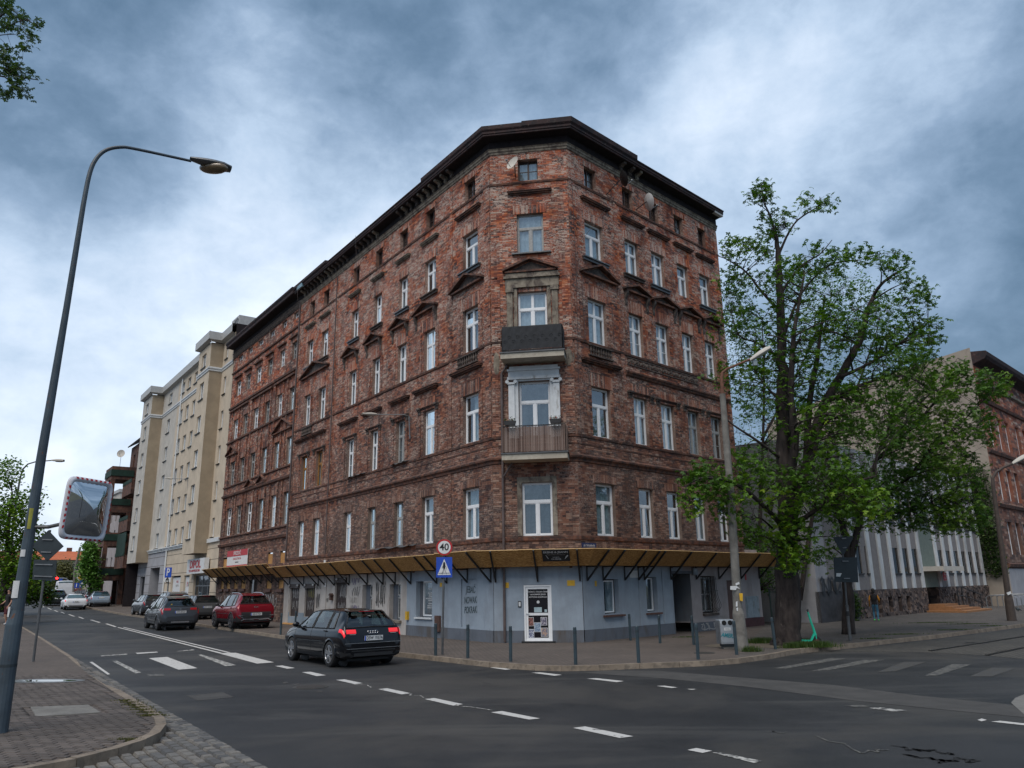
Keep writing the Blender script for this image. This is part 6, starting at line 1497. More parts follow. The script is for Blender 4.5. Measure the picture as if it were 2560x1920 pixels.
# bollards
m_boll = plain('dark_blue_grey_bollard', (.030, .050, .062), .45, var=.25, scale=5)
Bq = MB(); Bq.tube([Vector((0, 0, 0)), Vector((0, 0, .84)), Vector((0, 0, .855))], [.042, .042, .034], 14); bol_me = Bq.mesh('post', m_boll)
Bs = MB(); Bs.tube([Vector((0, 0, .70)), Vector((0, 0, .76))], [.0435, .0435], 14); bos_me = Bs.mesh('band', m_signback)
bp = [((1089, 1639), 'first bollard at the kerb, just left of the forty sign pole'), ((1169.4, 1644.7), 'slim bollard at the kerb just right of the forty sign pole'), ((1276.8, 1653.7), 'kerb bollard in front of the downpipe left of the corner shop door'), ((1439.2, 1661), 'kerb bollard standing right of the corner shop door'),
      ((1596.9, 1657.3), 'kerb bollard with a small white sticker below the right shop window'), ((1745.5, 1648.3), 'kerb bollard in front of the barred window, left of the litter bin'), ((1842, 1636.4), 'bollard touching the right side of the litter bin'),
      ((1576.6, 1601), 'back bollard close to the blue wall under the first right window'), ((1650.4, 1608), 'back bollard by the blue wall under the narrow second window'), ((1734.7, 1611.8), 'back bollard by the dark passage opening'), ((1939, 1623), 'bollard leaning in front of the big chestnut trunk'),
      ((701.3, 1587), 'bollard between the red car and the black hatchback'), ((737, 1578), 'bollard just behind the roof mirror of the black hatchback')]
for (x, y), lb in bp:
    c = gp(x, y, .118); lean = (R.uniform(-.015, .015), R.uniform(-.015, .015)) if x != 1939 else (0, -.04)
    t = thing('bollard', lb, 'bollard', c, 0, 'bollards along the corner pavement', local=True); t.rotation_euler = (*lean, 0)
    for nm, me in (('post', bol_me), ('band', bos_me)):
        o = bpy.data.objects.new(nm, me); COL.objects.link(o); o.parent = t
# forty sign with pedestrian crossing sign
def disc_sign(q, c, r, n, th=.012, m=0, seg=36): q.disc(c, n, r, th, seg, m)
c0 = gp(1106, 1636, .12); fs = Fr(c0, Vector((1, 0, 0)), Vector((0, -1, 0)))
t = thing('speed_limit_sign', 'round red rimmed forty speed limit sign above a blue pedestrian crossing sign', 'road sign', c0)
q = MB(); q.tube([c0, upz(c0, 3.18)+Vector((.03, 0, 0))], .032, 10); q.build('pole', m_gpole, t)
cc = fs.pt(.04, .06, 2.95); q = MB(); disc_sign(q, cc, .232, (0, 1, 0)); q.build('round_plate', m_red, t)
q = MB(); disc_sign(q, cc+Vector((0, -.008, 0)), .183, (0, 1, 0), m=0); q.build('white_disc', m_signw, t); text("40", fs, .04, .078, 2.95, .27, m_text_k, t, bold=.004)
q = MB(); q.box(fs, -.19, .27, .045, .065, 2.10, 2.67); q.build('square_plate', m_signb, t)
q = MB(); q.prism([fs.pt(-.15, .067, 2.17), fs.pt(.23, .067, 2.17), fs.pt(.04, .067, 2.62)], Vector((0, -.004, 0))); q.build('white_triangle', m_signw, t)
q = MB(); F_ = lambda u, z: fs.pt(.04+u, .075, z)
q.disc(F_(0, 2.515), (0, 1, 0), .022, .006, 12)
for a, b, w_ in (((0, 2.50), (0, 2.35), .062), ((0, 2.37), (-.065, 2.20), .034), ((0, 2.37), (.035, 2.29), .034), ((.035, 2.29), (.07, 2.20), .03), ((0, 2.48), (-.065, 2.37), .025), ((0, 2.48), (.06, 2.39), .025), ((.06, 2.39), (.075, 2.33), .022), ((-.16, 2.225), (.16, 2.225), .014)): q.bar(F_(*a), F_(*b), w_, .004)
q.build('walking_figure', m_text_k, t)
# P sign for disabled parking
c = gp(413, 1541, .12); fs = Fr(c, Vector((.86, -.5, 0)), Vector((-.5, -.86, 0))); t = thing('parking_sign', 'blue parking sign with wheelchair plate in front of the beige block', 'road sign', c)
k_ = (Vector(c).xy.length)/1924*.98; ph = lambda y: CAMH+(gp(413, 1541, .12).y/ray(413, y).y*ray(413, y).z)-c.z
zt, zm, zb = ph(1419), ph(1444), ph(1455)
wd = k_*11; q = MB(); q.tube([c, upz(c, zt)], .05, 8); q.build('pole', m_metal, t)
q = MB(); q.box(fs, -wd, wd, .06, .09, zm, zt); q.build('blue_plate', m_signb, t); text("P", fs, 0, .10, (zt+zm)/2, (zt-zm)*1.05, m_text_w, t, bold=.01)
q = MB(); q.box(fs, -wd, wd, .06, .09, zb, zm-.02); q.build('wheelchair_plate', m_signw, t)
q = MB(); zc = (zb+zm)/2; q.tube([fs.pt(.14*math.cos(a), .1, zc-.05+.14*math.sin(a)) for a in [k*.45 for k in range(15)]], .03, 5); q.bar(fs.pt(0, .1, zc-.05), fs.pt(-.03, .1, zc+.2), .05); q.build('wheelchair_symbol', m_text_k, t)
# sign backs on poles
def backsign(lb, base, tri, sq, dia, name='road_sign_back'):
    c = gp(*base, .12); t = thing(name, lb, 'road sign', c); top = vp(c, *tri[-1]) if tri else None
    return c, t
c = gp(83, 1654.4, .12); t = thing('road_sign', 'grey backs of a diamond and a square sign on a pole at the left', 'road sign', c)
a, b = vp(c, 83, 1654), vp(c, 125, 1325); q = MB(); q.tube([a, b], .034, 10); q.build('pole', m_gpole, t)
q = MB(); P_ = [vp(c, x, y) for x, y in ((82, 1364), (122, 1403), (162, 1366), (124, 1326))]; q.prism([p+Vector((0, -.05, 0)) for p in P_], Vector((0, -.015, 0))); q.build('diamond_plate', m_signback, t)
q = MB(); P_ = [vp(c, x, y) for x, y in ((84, 1449), (141, 1452), (145, 1401), (88, 1399))]; q.prism([p+Vector((0, -.05, 0)) for p in P_], Vector((0, -.015, 0))); q.build('square_plate', m_signback, t)
q = MB()
for (x0, y0, x1, y1) in ((110, 1349, 136, 1350), (107, 1380, 132, 1381), (92, 1411, 136, 1412), (90, 1440, 136, 1442)): q.bar(vp(c, x0, y0)+Vector((0, -.08, 0)), vp(c, x1, y1)+Vector((0, -.08, 0)), .03)
q.build('clamp', m_metal, t)
c = gp(2125.7, 1601.9, .12); t = thing('road_sign', 'grey backs of an inverted triangle and a square sign on a stickered pole', 'road sign', c)
q = MB(); q.tube([vp(c, 2125.7, 1602), vp(c, 2117, 1512)], .045, 10); q.tube([vp(c, 2117, 1512), vp(c, 2103, 1338)], .028, 10); q.build('pole', m_gpole, t)
q = MB(); q.tube([vp(c, 2119.5, 1540), vp(c, 2118.5, 1528)], .048, 10); q.build('sticker', m_black, t)
q = MB(); P_ = [vp(c, x, y) for x, y in ((2080, 1343), (2083, 1348), (2104, 1386), (2108, 1386), (2131, 1346), (2129, 1341))]; q.prism([p+Vector((0, -.05, 0)) for p in P_], Vector((0, -.015, 0))); q.build('triangle_plate', m_signback, t)
q = MB(); P_ = [vp(c, x, y) for x, y in ((2085, 1455), (2144, 1456), (2140, 1393), (2082, 1394))]; q.prism([p+Vector((0, -.05, 0)) for p in P_], Vector((0, -.015, 0))); q.build('square_plate', m_signback, t)
q = MB()
for (x0, y0, x1, y1) in ((2102, 1347, 2112, 1346), (2104, 1370, 2113, 1369), (2103, 1403, 2118, 1403), (2107, 1446, 2122, 1446)): q.bar(vp(c, x0, y0)+Vector((0, -.09, 0)), vp(c, x1, y1)+Vector((0, -.09, 0)), .03)
q.build('clamp', m_metal, t)
q = MB(); P_ = [vp(c, x, y) for x, y in ((2088, 1441), (2098, 1442), (2102, 1433), (2089, 1433))]; q.prism([p+Vector((0, -.07, 0)) for p in P_], Vector((0, -.004, 0))); q.build('torn_sticker', m_signw, t)
def lerp_(a, b, f): return a+(b-a)*f
# big street lamp with traffic mirror
c = gp(1, 1831, .12); laz = math.radians(54); ld = Vector((math.sin(laz), math.cos(laz), 0)); LP = lambda s, z: Vector((c.x, c.y, 0))+ld*s+Vector((0, 0, z))
t = thing('street_lamp', 'tall blue grey street lamp with curved arm at the near left pavement', 'street lamp', c)
arc = spline([LP(.125, 8.2), LP(.15, 8.75), LP(.21, 9.07), LP(.34, 9.30), LP(.56, 9.44), LP(.82, 9.49), LP(1.72, 9.56)], 5)
q = MB(); q.tube([LP(-.02, .1), LP(-.02, 1.55), LP(0, 1.75), LP(.03, 4.0), LP(.09, 6.4)]+arc, [.115, .108, .086, .066, .048]+[lerp_(.039, .024, i/(len(arc)-1)) for i in range(len(arc))], 16); q.build('pole', m_pole, t)
q = MB()
def head(q, P0, P1, wid, hgt, drop_, m=0):
    d = (P1-P0); n = 10; s = d.normalized().cross(Vector((0, 0, 1))).normalized()
    q.grid(lambda f, a: P0+d*f+s*math.cos(a)*wid*(.35+.65*math.sin(min(1, f*1.5)*PI/2))*(1 if f < .85 else 1-(f-.85)*2.4)+Vector((0, 0, 1))*(math.sin(a)*hgt*(1 if math.sin(a) > 0 else (drop_ if f > .35 else .6))*(.5+.5*math.sin(min(1, f*1.6)*PI/2))*(1 if f < .9 else .75)), [k/n for k in range(n+1)], [2*PI*k/16 for k in range(17)], m)
head(q, LP(1.70, 9.60), LP(2.42, 9.62), .15, .08, .8); q.poly([LP(2.42, 9.62)+Vector((0, 0, .06*math.sin(a)))+Vector((-ld.y, ld.x, 0))*.09*math.cos(a) for a in [2*PI*k/12 for k in range(12)]]); q.build('lamp_head', m_tin, t, smooth=True)
q = MB(); q.ball(LP(2.12, 9.545), .27, .27*.5, .10, 14, 8); o = q.build('glass_cover', plain('amber_lamp_cover', (.16, .11, .06), .2, var=.3, coat=.5), t, smooth=True)
q = MB()
for z0, z1, rr, mt in ((.98, 1.02, .137, 0),): q.tube([LP(-.02, z0), LP(-.02, z1)], [.113, .113], 16)
q.build('band', m_signback, t)
def wrap(z0, z1, a0, a1, r_, mt, nm, lift=0.0):
    q = MB(); q.grid(lambda a, z: LP(-.02+lift, z)+Vector((math.cos(a), math.sin(a), 0))*(r_), [a0+(a1-a0)*k/6 for k in range(7)], [z0, (z0+z1)/2, z1]); return q.build(nm, mt, t)
wrap(1.92, 2.16, -PI*.75, -PI*.35, .088, m_signw, 'paper_notice', .005); wrap(1.66, 1.80, -PI*.85, -PI*.6, .098, m_signw, 'torn_sticker'); wrap(2.9, 3.2, -PI*.4, -PI*.1, .078, plain('yellow_sticker', (.35, .33, .05), .6), 'yellow_sticker', .01); wrap(2.50, 2.60, -PI*.55, -PI*.3, .083, m_signw, 'torn_sticker', .01)
# mirror
t = thing('traffic_mirror', 'convex rectangular traffic mirror with red and white dashed rim on the lamp post', 'mirror', LP(.1, 2.7))
cx = [vp(c, x, y) for x, y in ((156, 1188.7), (265.5, 1209.5), (243.4, 1350.9), (125.5, 1344))]; ctr = sum(cx, Vector())/4
mn = Vector((math.sin(math.radians(110)), math.cos(math.radians(110)), -.08)).normalized()
def onm(x, y): r = ray(x, y); k = ((ctr-Vector((0, 0, CAMH))).dot(mn))/r.dot(mn); return r*k+Vector((0, 0, CAMH))
cx = [onm(x, y) for x, y in ((156, 1188.7), (265.5, 1209.5), (243.4, 1350.9), (125.5, 1344))]; ctr = sum(cx, Vector())/4
U = ((cx[1]-cx[0])+(cx[2]-cx[3])).normalized(); Vv = (cx[0]+cx[1]-cx[2]-cx[3]).normalized(); nn = U.cross(Vv).normalized()
if nn.y > 0: nn = -nn
# the mirror is turned toward the side street: yaw it about its vertical axis
Wm, Hm = (cx[1]-cx[0]).length*.5*1.02, (cx[0]-cx[3]).length*.5*1.02
def rr_pt(a, w_, h_, p=8): ca, sa_ = math.cos(a), math.sin(a); return (w_*math.copysign(abs(ca)**(2/p), ca), h_*math.copysign(abs(sa_)**(2/p), sa_))
def MP(x, y, z): return ctr+U*x+Vv*y+nn*(z+.12)
aa = [2*PI*k/72 for k in range(73)]
q = MB(); q.grid(lambda r_, a: MP(*[v*r_ for v in rr_pt(a, Wm, Hm)], .0), [.01, .5, 1], aa); q.grid(lambda r_, a: MP(*rr_pt(a, Wm, Hm), r_), [0, .03], aa)
q.grid(lambda r_, a: MP(*rr_pt(a, Wm*r_, Hm*r_), .03+.03*math.sin((1-r_)/.16*PI)), [1, .96, .92, .88, .84], aa); q.build('frame', m_fascia if False else plain('pale_grey_plastic', (.60, .60, .64), .5, var=.1), t, smooth=True)
mm, t2, b2_ = bs('mirror_glass'); b2_.inputs['Metallic'].default_value = 1; b2_.inputs['Roughness'].default_value = .02; b2_.inputs['Base Color'].default_value = (.62, .64, .66, 1)
Rc = 1.1; vt = Vector((.10, 0, 0))
q = MB(); q.grid(lambda r_, a: MP(*rr_pt(a, Wm*.86*r_, Hm*.86*r_), .035+.12*(1-r_*r_)), [.001]+[k/14 for k in range(1, 15)], aa); q.build('mirror_glass', mm, t, smooth=True)
nd = 40
for k in range(nd):
    a0, a1 = 2*PI*(k+.2)/nd, 2*PI*(k+.66)/nd
    # equal spacing along the rim
    def rim(f):
        per = [(-Wm, Hm), (Wm, Hm), (Wm, -Hm), (-Wm, -Hm)]; L = [2*Wm, 2*Hm, 2*Wm, 2*Hm]; tot = sum(L); d = (f % 1)*tot
        for i in range(4):
            if d <= L[i]: g = d/L[i]; p, p2 = per[i], per[(i+1) % 4]; return p[0]+(p2[0]-p[0])*g, p[1]+(p2[1]-p[1])*g
            d -= L[i]
    x0, y0 = rim(k/nd); x1, y1 = rim((k+.5)/nd)
    if min(Wm-abs((x0+x1)/2), 1) < .08 and Hm-abs((y0+y1)/2) < .08: continue
    q = MB(); s0, s1 = .985, .925; q.quad(MP(x0*s0, y0*s0, .055), MP(x1*s0, y1*s0, .055), MP(x1*s1, y1*s1, .066), MP(x0*s1, y0*s1, .066)); q.build('red_reflector', m_redref if 'm_redref' in globals() else m_red, t)
q = MB(); q.tube([LP(.02, 2.93), LP(.02, 2.93)+Vector((.25, .02, .0)), MP(0, -.15, -.05)], .028, 8); q.build('arm', m_gpole, t)
# second lamp of the near row
c = gp(20, 1560, .12); c = Vector((-33.5, 52.5, .3)); t = thing('street_lamp', 'slim grey street lamp with short curved arm beyond the left trees', 'street lamp', c)
V = lambda x, y: vp(c, x, y)
q = MB(); q.tube([V(-5, 1530), V(14, 1475), V(44, 1230), V(51, 1192), V(58, 1172), V(70, 1160), V(90, 1154), V(130, 1151)], [.11, .10, .07, .06, .055, .05, .045, .04], 8); q.build('pole', m_gpole, t)
q = MB(); head(q, V(128, 1151), V(160, 1152), .16, .12, .9); q.build('lamp_head', m_offw, t, smooth=True)
# concrete lamp post with rusty arm
c = gp(1853.6, 1627, .12); t = thing('concrete_street_lamp', 'leaning concrete street lamp with rusty arm and torn notices before the chestnut', 'street lamp', c); V = lambda x, y: vp(c, x, y)
q = MB(); q.tube([V(1857, 1628), V(1850, 1570), V(1846, 1535), V(1844, 1520), V(1828, 1250), V(1806, 985)], [.175, .17, .165, .125, .11, .085], 16); q.build('concrete_post', m_conc, t)
q = MB(); m_rustp = plain('rusty_pipe', (.14, .06, .035), .8, var=.4, scale=8); q.tube([V(1806, 985), V(1804, 945), V(1806, 932), V(1818, 922), V(1850, 909), V(1880, 896)], [.06, .055, .045, .04, .035, .035], 8); q.build('arm', m_rustp, t)
q = MB(); head(q, V(1874, 902), V(1924, 872), .17, .13, .5); q.build('lamp_head', m_offw, t, smooth=True)
q = MB(); q.bar(V(1886, 900)+Vector((0, 0, -.02)), V(1888, 914), .1, .12); q.build('sensor', m_cab, t)
for P_, mt, nm in (([(1822, 1465), (1838, 1465), (1846, 1472), (1838, 1470), (1836, 1475), (1822, 1474)], m_signw, 'torn_notice'), ([(1835, 1458), (1844, 1455), (1845, 1460), (1836, 1464)], m_signw, 'torn_notice'), ([(1844, 1483), (1853, 1483), (1853, 1503), (1846, 1501)], m_signy, 'yellow_sticker'), ([(1836, 1504), (1840, 1503), (1840, 1516), (1836, 1516)], m_signw, 'torn_notice'), ([(1837, 1520), (1841, 1518), (1841, 1528), (1838, 1526)], m_signw, 'torn_notice')):
    q = MB(); q.prism([V(x, y)+Vector((0, -.15, 0)) for x, y in P_], Vector((0, -.004, 0))); q.build(nm, mt, t)
# far right lamp
c = gp(2529, 1551.6, .12); t = thing('street_lamp', 'brown street lamp leaning over the slab pavement at the brick house', 'street lamp', c); V = lambda x, y: vp(c, x, y); m_bpole = plain('brown_pole', (.06, .045, .038), .8, var=.3)
q = MB(); q.tube([V(2530, 1552), V(2522, 1500), V(2519, 1480), V(2482, 1210), V(2482, 1195), V(2490, 1180), V(2510, 1168), V(2534, 1158)], [.19, .17, .12, .08, .07, .06, .05, .045], 12); q.build('pole', m_bpole, t)
q = MB(); head(q, V(2530, 1160), V(2566, 1140), .2, .14, .6); q.build('lamp_head', m_offw, t, smooth=True)
q = MB(); q.prism([V(x, y)+Vector((0, -.17, 0)) for x, y in ((2510, 1482), (2520, 1478), (2522, 1484), (2514, 1488))], Vector((0, -.01, 0))); q.build('torn_notice', m_signw, t)
# litter bin
c = gp(1820, 1621, .12); t = thing('litter_bin', 'grey metal litter bin with two round openings and teal graffiti tag', 'litter bin', c); fb = Fr(Vector(c), Vector((math.cos(.10), math.sin(.10), 0)), Vector((math.sin(.10), -math.cos(.10), 0)))
m_bin = plain('grey_bin_enamel', (.30, .33, .36), .45, var=.12)
def rbox(q, u0, u1, w0, w1, z0, z1, r_=.05, top=.1):
    pr = [(w1-.01, z0), (w1, z0+.05), (w1, z1-top), (w1-top*.3, z1-top*.3), (w1-top, z1), (w0, z1), (w0, z0)]
    q.prism([fb.pt(u0, w_, z) for w_, z in pr], fb.d*(u1-u0))
q = MB(); rbox(q, -.235, .19, -.2, .16, .13, .80); q.build('body', m_bin, t); q = MB(); q.box(fb, .19, .215, -.18, .15, .15, .77); q.box(fb, -.26, -.235, -.18, .15, .15, .77); q.build('side_panel', m_metal, t)
q = MB(); q.box(fb, -.16, .15, -.12, .10, .0, .06); q.build('foot', m_conc, t); q = MB(); q.box(fb, -.18, .17, -.14, .12, .06, .13); q.build('base_plate', m_signback, t)
q = MB()
for u in (-.115, .065): q.disc(fb.pt(u, .155, .71), fb.n, .068, .02, 20)
q.build('opening', m_dark, t)
q = MB(); q.box(fb, -.13, .07, .16, .163, .50, .58); q.build('label', m_signw, t); text("EKO", fb, -.03, .164, .54, .06, m_cab, t); text("AMERX", fb, -.02, .165, .36, .155, m_gt, t, 'graffiti', stretch=.85, bold=.004, rot=-.12, shear=.3)
# electric scooter
c = gp(2042, 1612, .12); t = thing('electric_scooter', 'mint green electric kick scooter parked against the chestnut tree', 'scooter', c); V = lambda x, y: vp(c, x, y)
Zs = lambda x, y: V(1980+x/6.347, 1480+y/6.347)
m_mint = plain('mint_green_paint', (.02, .46, .30), .35, var=.1)
q = MB(); q.tube([Zs(250, 315), Zs(300, 470), Zs(345, 600), Zs(372, 690)], [.028, .032, .038, .045], 8); q.bar(Zs(350, 660), Zs(300, 780), .06, .05); q.bar(Zs(375, 690), Zs(395, 780), .05, .03); q.build('stem', m_mint, t)
q = MB(); q.bar(Zs(320, 775), Zs(150, 768)+Vector((-.35, .2, 0)), .14, .05); q.build('deck', m_mint, t)
q = MB(); w0 = Zs(397, 772); q.disc(w0, (.25, 1, 0), .115, .05, 24); q.disc(Zs(80, 790)+Vector((-.4, .25, 0)), (.25, 1, 0), .115, .05, 24); q.build('wheel', m_black, t)
q = MB(); q.disc(w0, (.25, 1, 0), .055, .06, 16); q.build('hub', m_rust, t)
q = MB(); q.tube([Zs(250, 320), Zs(245, 280)], .018, 6); q.bar(Zs(245, 285)+Vector((-.09, -.2, 0)), Zs(245, 285)+Vector((.09, .2, 0)), .028); q.build('handlebar', m_black, t)
# bits of rubbish near the kerb: two pale green lids
for i, (x, y) in enumerate(((1755, 1661.5), (1761, 1662))):
    c = gp(x, y, .0); t = thing('bottle_cap', ('left' if i == 0 else 'right')+' one of two pale green road studs at the kerb by the litter bin', 'road stud', c); q = MB(); q.ball(c+Vector((0, 0, .03)), .045, .045, .04, 10, 6); q.build('dome', flat('pale_green_plastic', (.30, .60, .33)) if i == 0 else MATS['pale_green_plastic'], t)
tag(bpy.data.objects['bottle_cap'], 'left pale green plastic dome lying at the kerb in front of the litter bin', 'plastic dome'); tag(bpy.data.objects['bottle_cap.001'], 'right pale green plastic dome lying at the kerb in front of the litter bin', 'plastic dome')
for n_ in ('bottle_cap', 'bottle_cap.001'): bpy.data.objects[n_].name = 'plastic_dome'
c = gp(610, 1592, .12)
t = thing('wooden_board', 'loose plywood sheet lying on the pavement by the white shutters', 'board', gp(722, 1556, .12)); q = MB(); q.prism([gp(x, y, .125) for x, y in ((705, 1560), (712, 1553), (741, 1555), (730, 1562))], Vector((0, 0, .02))); q.build('sheet', m_osb, t)
# far end of the left street: traffic light, direction signs, tents
def at_d(px, py, D, dz=None):
    r = ray(px, py); k = D/math.hypot(r.x, r.y); return Vector((r.x*k, r.y*k, CAMH+r.z*k))
D = 118
t = thing('traffic_light', 'traffic light on a curved arm showing red at the far junction', 'traffic light', at_d(172, 1500, D)); A = lambda x, y: at_d(x, y, D)
q = MB(); q.tube([A(171, 1500), A(172.5, 1462), A(171, 1452), A(166, 1447), A(158, 1446), A(140, 1446)], .1, 6); q.build('mast', m_metal, t)
q = MB(); a, b = A(139, 1441), A(146, 1453); q.bar(A(142.5, 1441), A(142.5, 1454), .38, .3); q.build('housing', m_black, t)
m, tt, b = bs('red_lamp_lens'); b.inputs['Emission Color'].default_value = (1, .02, .02, 1); b.inputs['Emission Strength'].default_value = 3; b.inputs['Base Color'].default_value = (.6, .02, .02, 1)
q = MB(); p = A(142.3, 1445.5); dirc = Vector((-p.x, -p.y, 0)).normalized(); q.disc(p+dirc*.2, dirc, .15, .04, 14); q.build('red_lens', m, t)
q = MB(); q.bar(A(147, 1452)+dirc*.1, A(156, 1452)+dirc*.1, .05, .55); q.build('blue_plate', m_signb, t)
def far_sign(lb, shape, px, py, w_, h_, mt, D, nm='direction_sign', pole=None):
    c_ = at_d(px, py, D); dr_ = Vector((-c_.x, -c_.y, 0)).normalized(); s_ = dr_.cross(Vector((0, 0, 1))); t = thing(nm, lb, 'road sign', Vector((c_.x, c_.y, hz(c_.x, c_.y)))); q = MB()
    k = D/1930; w_, h_ = w_*k/2, h_*k/2
    P_ = [c_-s_*w_-Vector((0, 0, h_)), c_+s_*w_-Vector((0, 0, h_)), c_+s_*w_+Vector((0, 0, h_)), c_-s_*w_+Vector((0, 0, h_))] if shape == 'sq' else [c_-Vector((0, 0, h_)), c_+s_*w_, c_+Vector((0, 0, h_)), c_-s_*w_]
    q.prism(P_, dr_*.03); q.build('plate', mt, t)
    q = MB(); q.tube([Vector((c_.x, c_.y, hz(c_.x, c_.y)))-dr_*.06, c_-dr_*.06], .045, 6); q.build('pole', m_metal, t); return t, c_, dr_, s_, k
t, c_, dr_, s_, k = far_sign('white edged yellow priority diamond sign on the left street', 'dia', 201.5, 1444.5, 17, 18, m_signw, 92, 'priority_sign')
q = MB(); q.prism([c_+dr_*.035-Vector((0, 0, 6*k)), c_+dr_*.035+s_*5.6*k, c_+dr_*.035+Vector((0, 0, 6*k)), c_+dr_*.035-s_*5.6*k], dr_*.01); q.build('yellow_diamond', m_signy, t)
t, c_, dr_, s_, k = far_sign('small blue crossing sign with white triangle under the priority diamond', 'sq', 206, 1456.5, 9.5, 10, m_signb, 91, 'crossing_sign')
q = MB(); q.prism([c_+dr_*.035-Vector((0, 0, 3.4*k))-s_*3.6*k, c_+dr_*.035-Vector((0, 0, 3.4*k))+s_*3.6*k, c_+dr_*.035+Vector((0, 0, 3.6*k))], dr_*.01); q.build('white_triangle', m_signw, t)
t, c_, dr_, s_, k = far_sign('wide blue lane sign with white arrows below the crossing sign', 'sq', 196, 1463.5, 15, 10, m_signb, 93, 'lane_sign')
q = MB()
for x in (-3.5, 3.5): q.bar(c_+dr_*.04+s_*x*k-Vector((0, 0, 3*k)), c_+dr_*.04+s_*x*k+Vector((0, 0, 3.5*k)), 1.6*k, .02)
q.build('white_arrow', m_signw, t)
far_sign('small blue information sign far left of the traffic light', 'sq', 122, 1453.5, 9, 5, m_signb, 116, 'information_sign')
t = thing('market_tent', 'red and orange fabric market tent at the far end of the left street', 'tent', at_d(168, 1500, 135)); A = lambda x, y: at_d(x, y, 135)
q = MB(); q.prism([A(158, 1477), A(158, 1468), A(163, 1464), A(170, 1468), A(170, 1477)], Vector((.5, 3, 0))); q.build('cloth', flat('orange_red_cloth', (.45, .09, .04)), t)
for i, (x, mt) in enumerate(((174, (.05, .22, .45)), (181, (.3, .25, .2)), (190, (.03, .35, .55)))):
    pass
t = thing('bare_pole', 'leaning pale utility pole between signs and far tents', 'pole', at_d(183, 1500, 100)); q = MB(); q.tube([at_d(183, 1480, 100), at_d(188, 1420, 100), at_d(200, 1370, 100)], .12, 6); q.build('shaft', m_conc, t)
# ============================================================ cars
def lerp(a, b, f): return a+(b-a)*f
class CarShape:
    """stations: y, z bottom, z belt, z top, half width, half roof"""
    def __init__(s, st): s.st = st
    def at(s, y):
        st = s.st
        if y <= st[0][0]: return st[0][1:]
        for i in range(len(st)-1):
            a, b = st[i], st[i+1]
            if y <= b[0]:
                f = (y-a[0])/(b[0]-a[0]); o = []
                for k in range(1, 6):
                    m0 = (b[k]-st[max(i-1, 0)][k])/(b[0]-st[max(i-1, 0)][0])*(b[0]-a[0]); m1 = (st[min(i+2, len(st)-1)][k]-a[k])/(st[min(i+2, len(st)-1)][0]-a[0])*(b[0]-a[0]); d = b[k]-a[k]
                    if d*m0 <= 0: m0 = 0
                    if d*m1 <= 0: m1 = 0
                    if abs(m0) > 3*abs(d): m0 = 3*d
                    if abs(m1) > 3*abs(d): m1 = 3*d
                    o.append((2*f**3-3*f*f+1)*a[k]+(f**3-2*f*f+f)*m0+(-2*f**3+3*f*f)*b[k]+(f**3-f*f)*m1)
                return o
        return st[-1][1:]
    def ring(s, y):
        zb, zl, zt, hw, hr = s.at(y); zl = min(zl, zt-.015); g = zt-zl; k = max(0, min(1, g/.32))
        hrr = lerp(hw*.90, hr, k)
        return [(0, zb), (hw*.8, zb), (hw*.95, zb+.05), (hw*.985, zb+(zl-zb)*.28), (hw, zb+(zl-zb)*.55), (hw*.992, zb+(zl-zb)*.82), (hw*.955, zl-.015), (hw*.93, zl+.01*k),
                (lerp(hw*.92, hrr+.035, .55), zl+g*.55), (hrr+.025, zl+g*.86), (hrr-.02, zl+g*.955), (hrr*.8, zl+g*.985), (hrr*.45, zt), (0, zt+.008)]
    def S(s, y, v, sd=1):
        r = s.ring(y); i = min(int(v), len(r)-2); f = v-i
        return Vector((sd*lerp(r[i][0], r[i+1][0], f), y, lerp(r[i][1], r[i+1][1], f)))
    def N(s, y, v, sd=1):
        a = s.S(y+.02, v, sd)-s.S(y-.02, v, sd); b = s.S(y, min(v+.1, 13), sd)-s.S(y, max(v-.1, 0), sd); n = a.cross(b)
        if n.length < 1e-9: return Vector((0, 0, 1))
        n.normalize(); c = s.S(y, v, sd)-Vector((0, y if .6 < y < 3.6 else (1.2 if y <= .6 else 3.2), .7))
        return n if n.dot(c) > 0 else -n
def patch(mb, cs, ys, vs, off, sd=1, ylim=None, m=0):
    def f(a, b):
        v = lerp(vs[0], vs[1], b)
        y0, y1 = (ylim(b) if ylim else (ys[0], ys[1])); y = lerp(y0, y1, a)
        return cs.S(y, v, sd)+cs.N(y, v, sd)*off
    mb.grid(f, [k/10 for k in range(11)], [k/5 for k in range(6)], m)
m_tyre = plain('tyre_rubber', (.014, .014, .015), .85, var=.2); m_rim = plain('alloy_rim', (.42, .43, .45), .3, .8, .1); m_rimd = plain('dark_alloy_rim', (.12, .12, .13), .35, .7, .2)
m_plast = plain('black_car_plastic', (.012, .012, .013), .55, var=.2); m_tail = plain('red_tail_lamp', (.30, .008, .012), .12, var=.15, coat=.6); m_tailw = plain('clear_lamp', (.5, .42, .42), .15, var=.1, coat=.6)
m_tailon, t, b = bs('lit_tail_lamp'); b.inputs['Base Color'].default_value = (.6, .02, .03, 1); b.inputs['Emission Color'].default_value = (1, .03, .03, 1); b.inputs['Emission Strength'].default_value = .22; b.inputs['Roughness'].default_value = .15
m_chrome = plain('chrome_trim', (.5, .5, .52), .12, 1, .05); m_seat = plain('grey_seat', (.05, .05, .055), .8, var=.2)
def cpaint(name, c, rough=.22, met=.5): return plain(name, c, rough, met, .06, 3, coat=.22)
WHC = {}
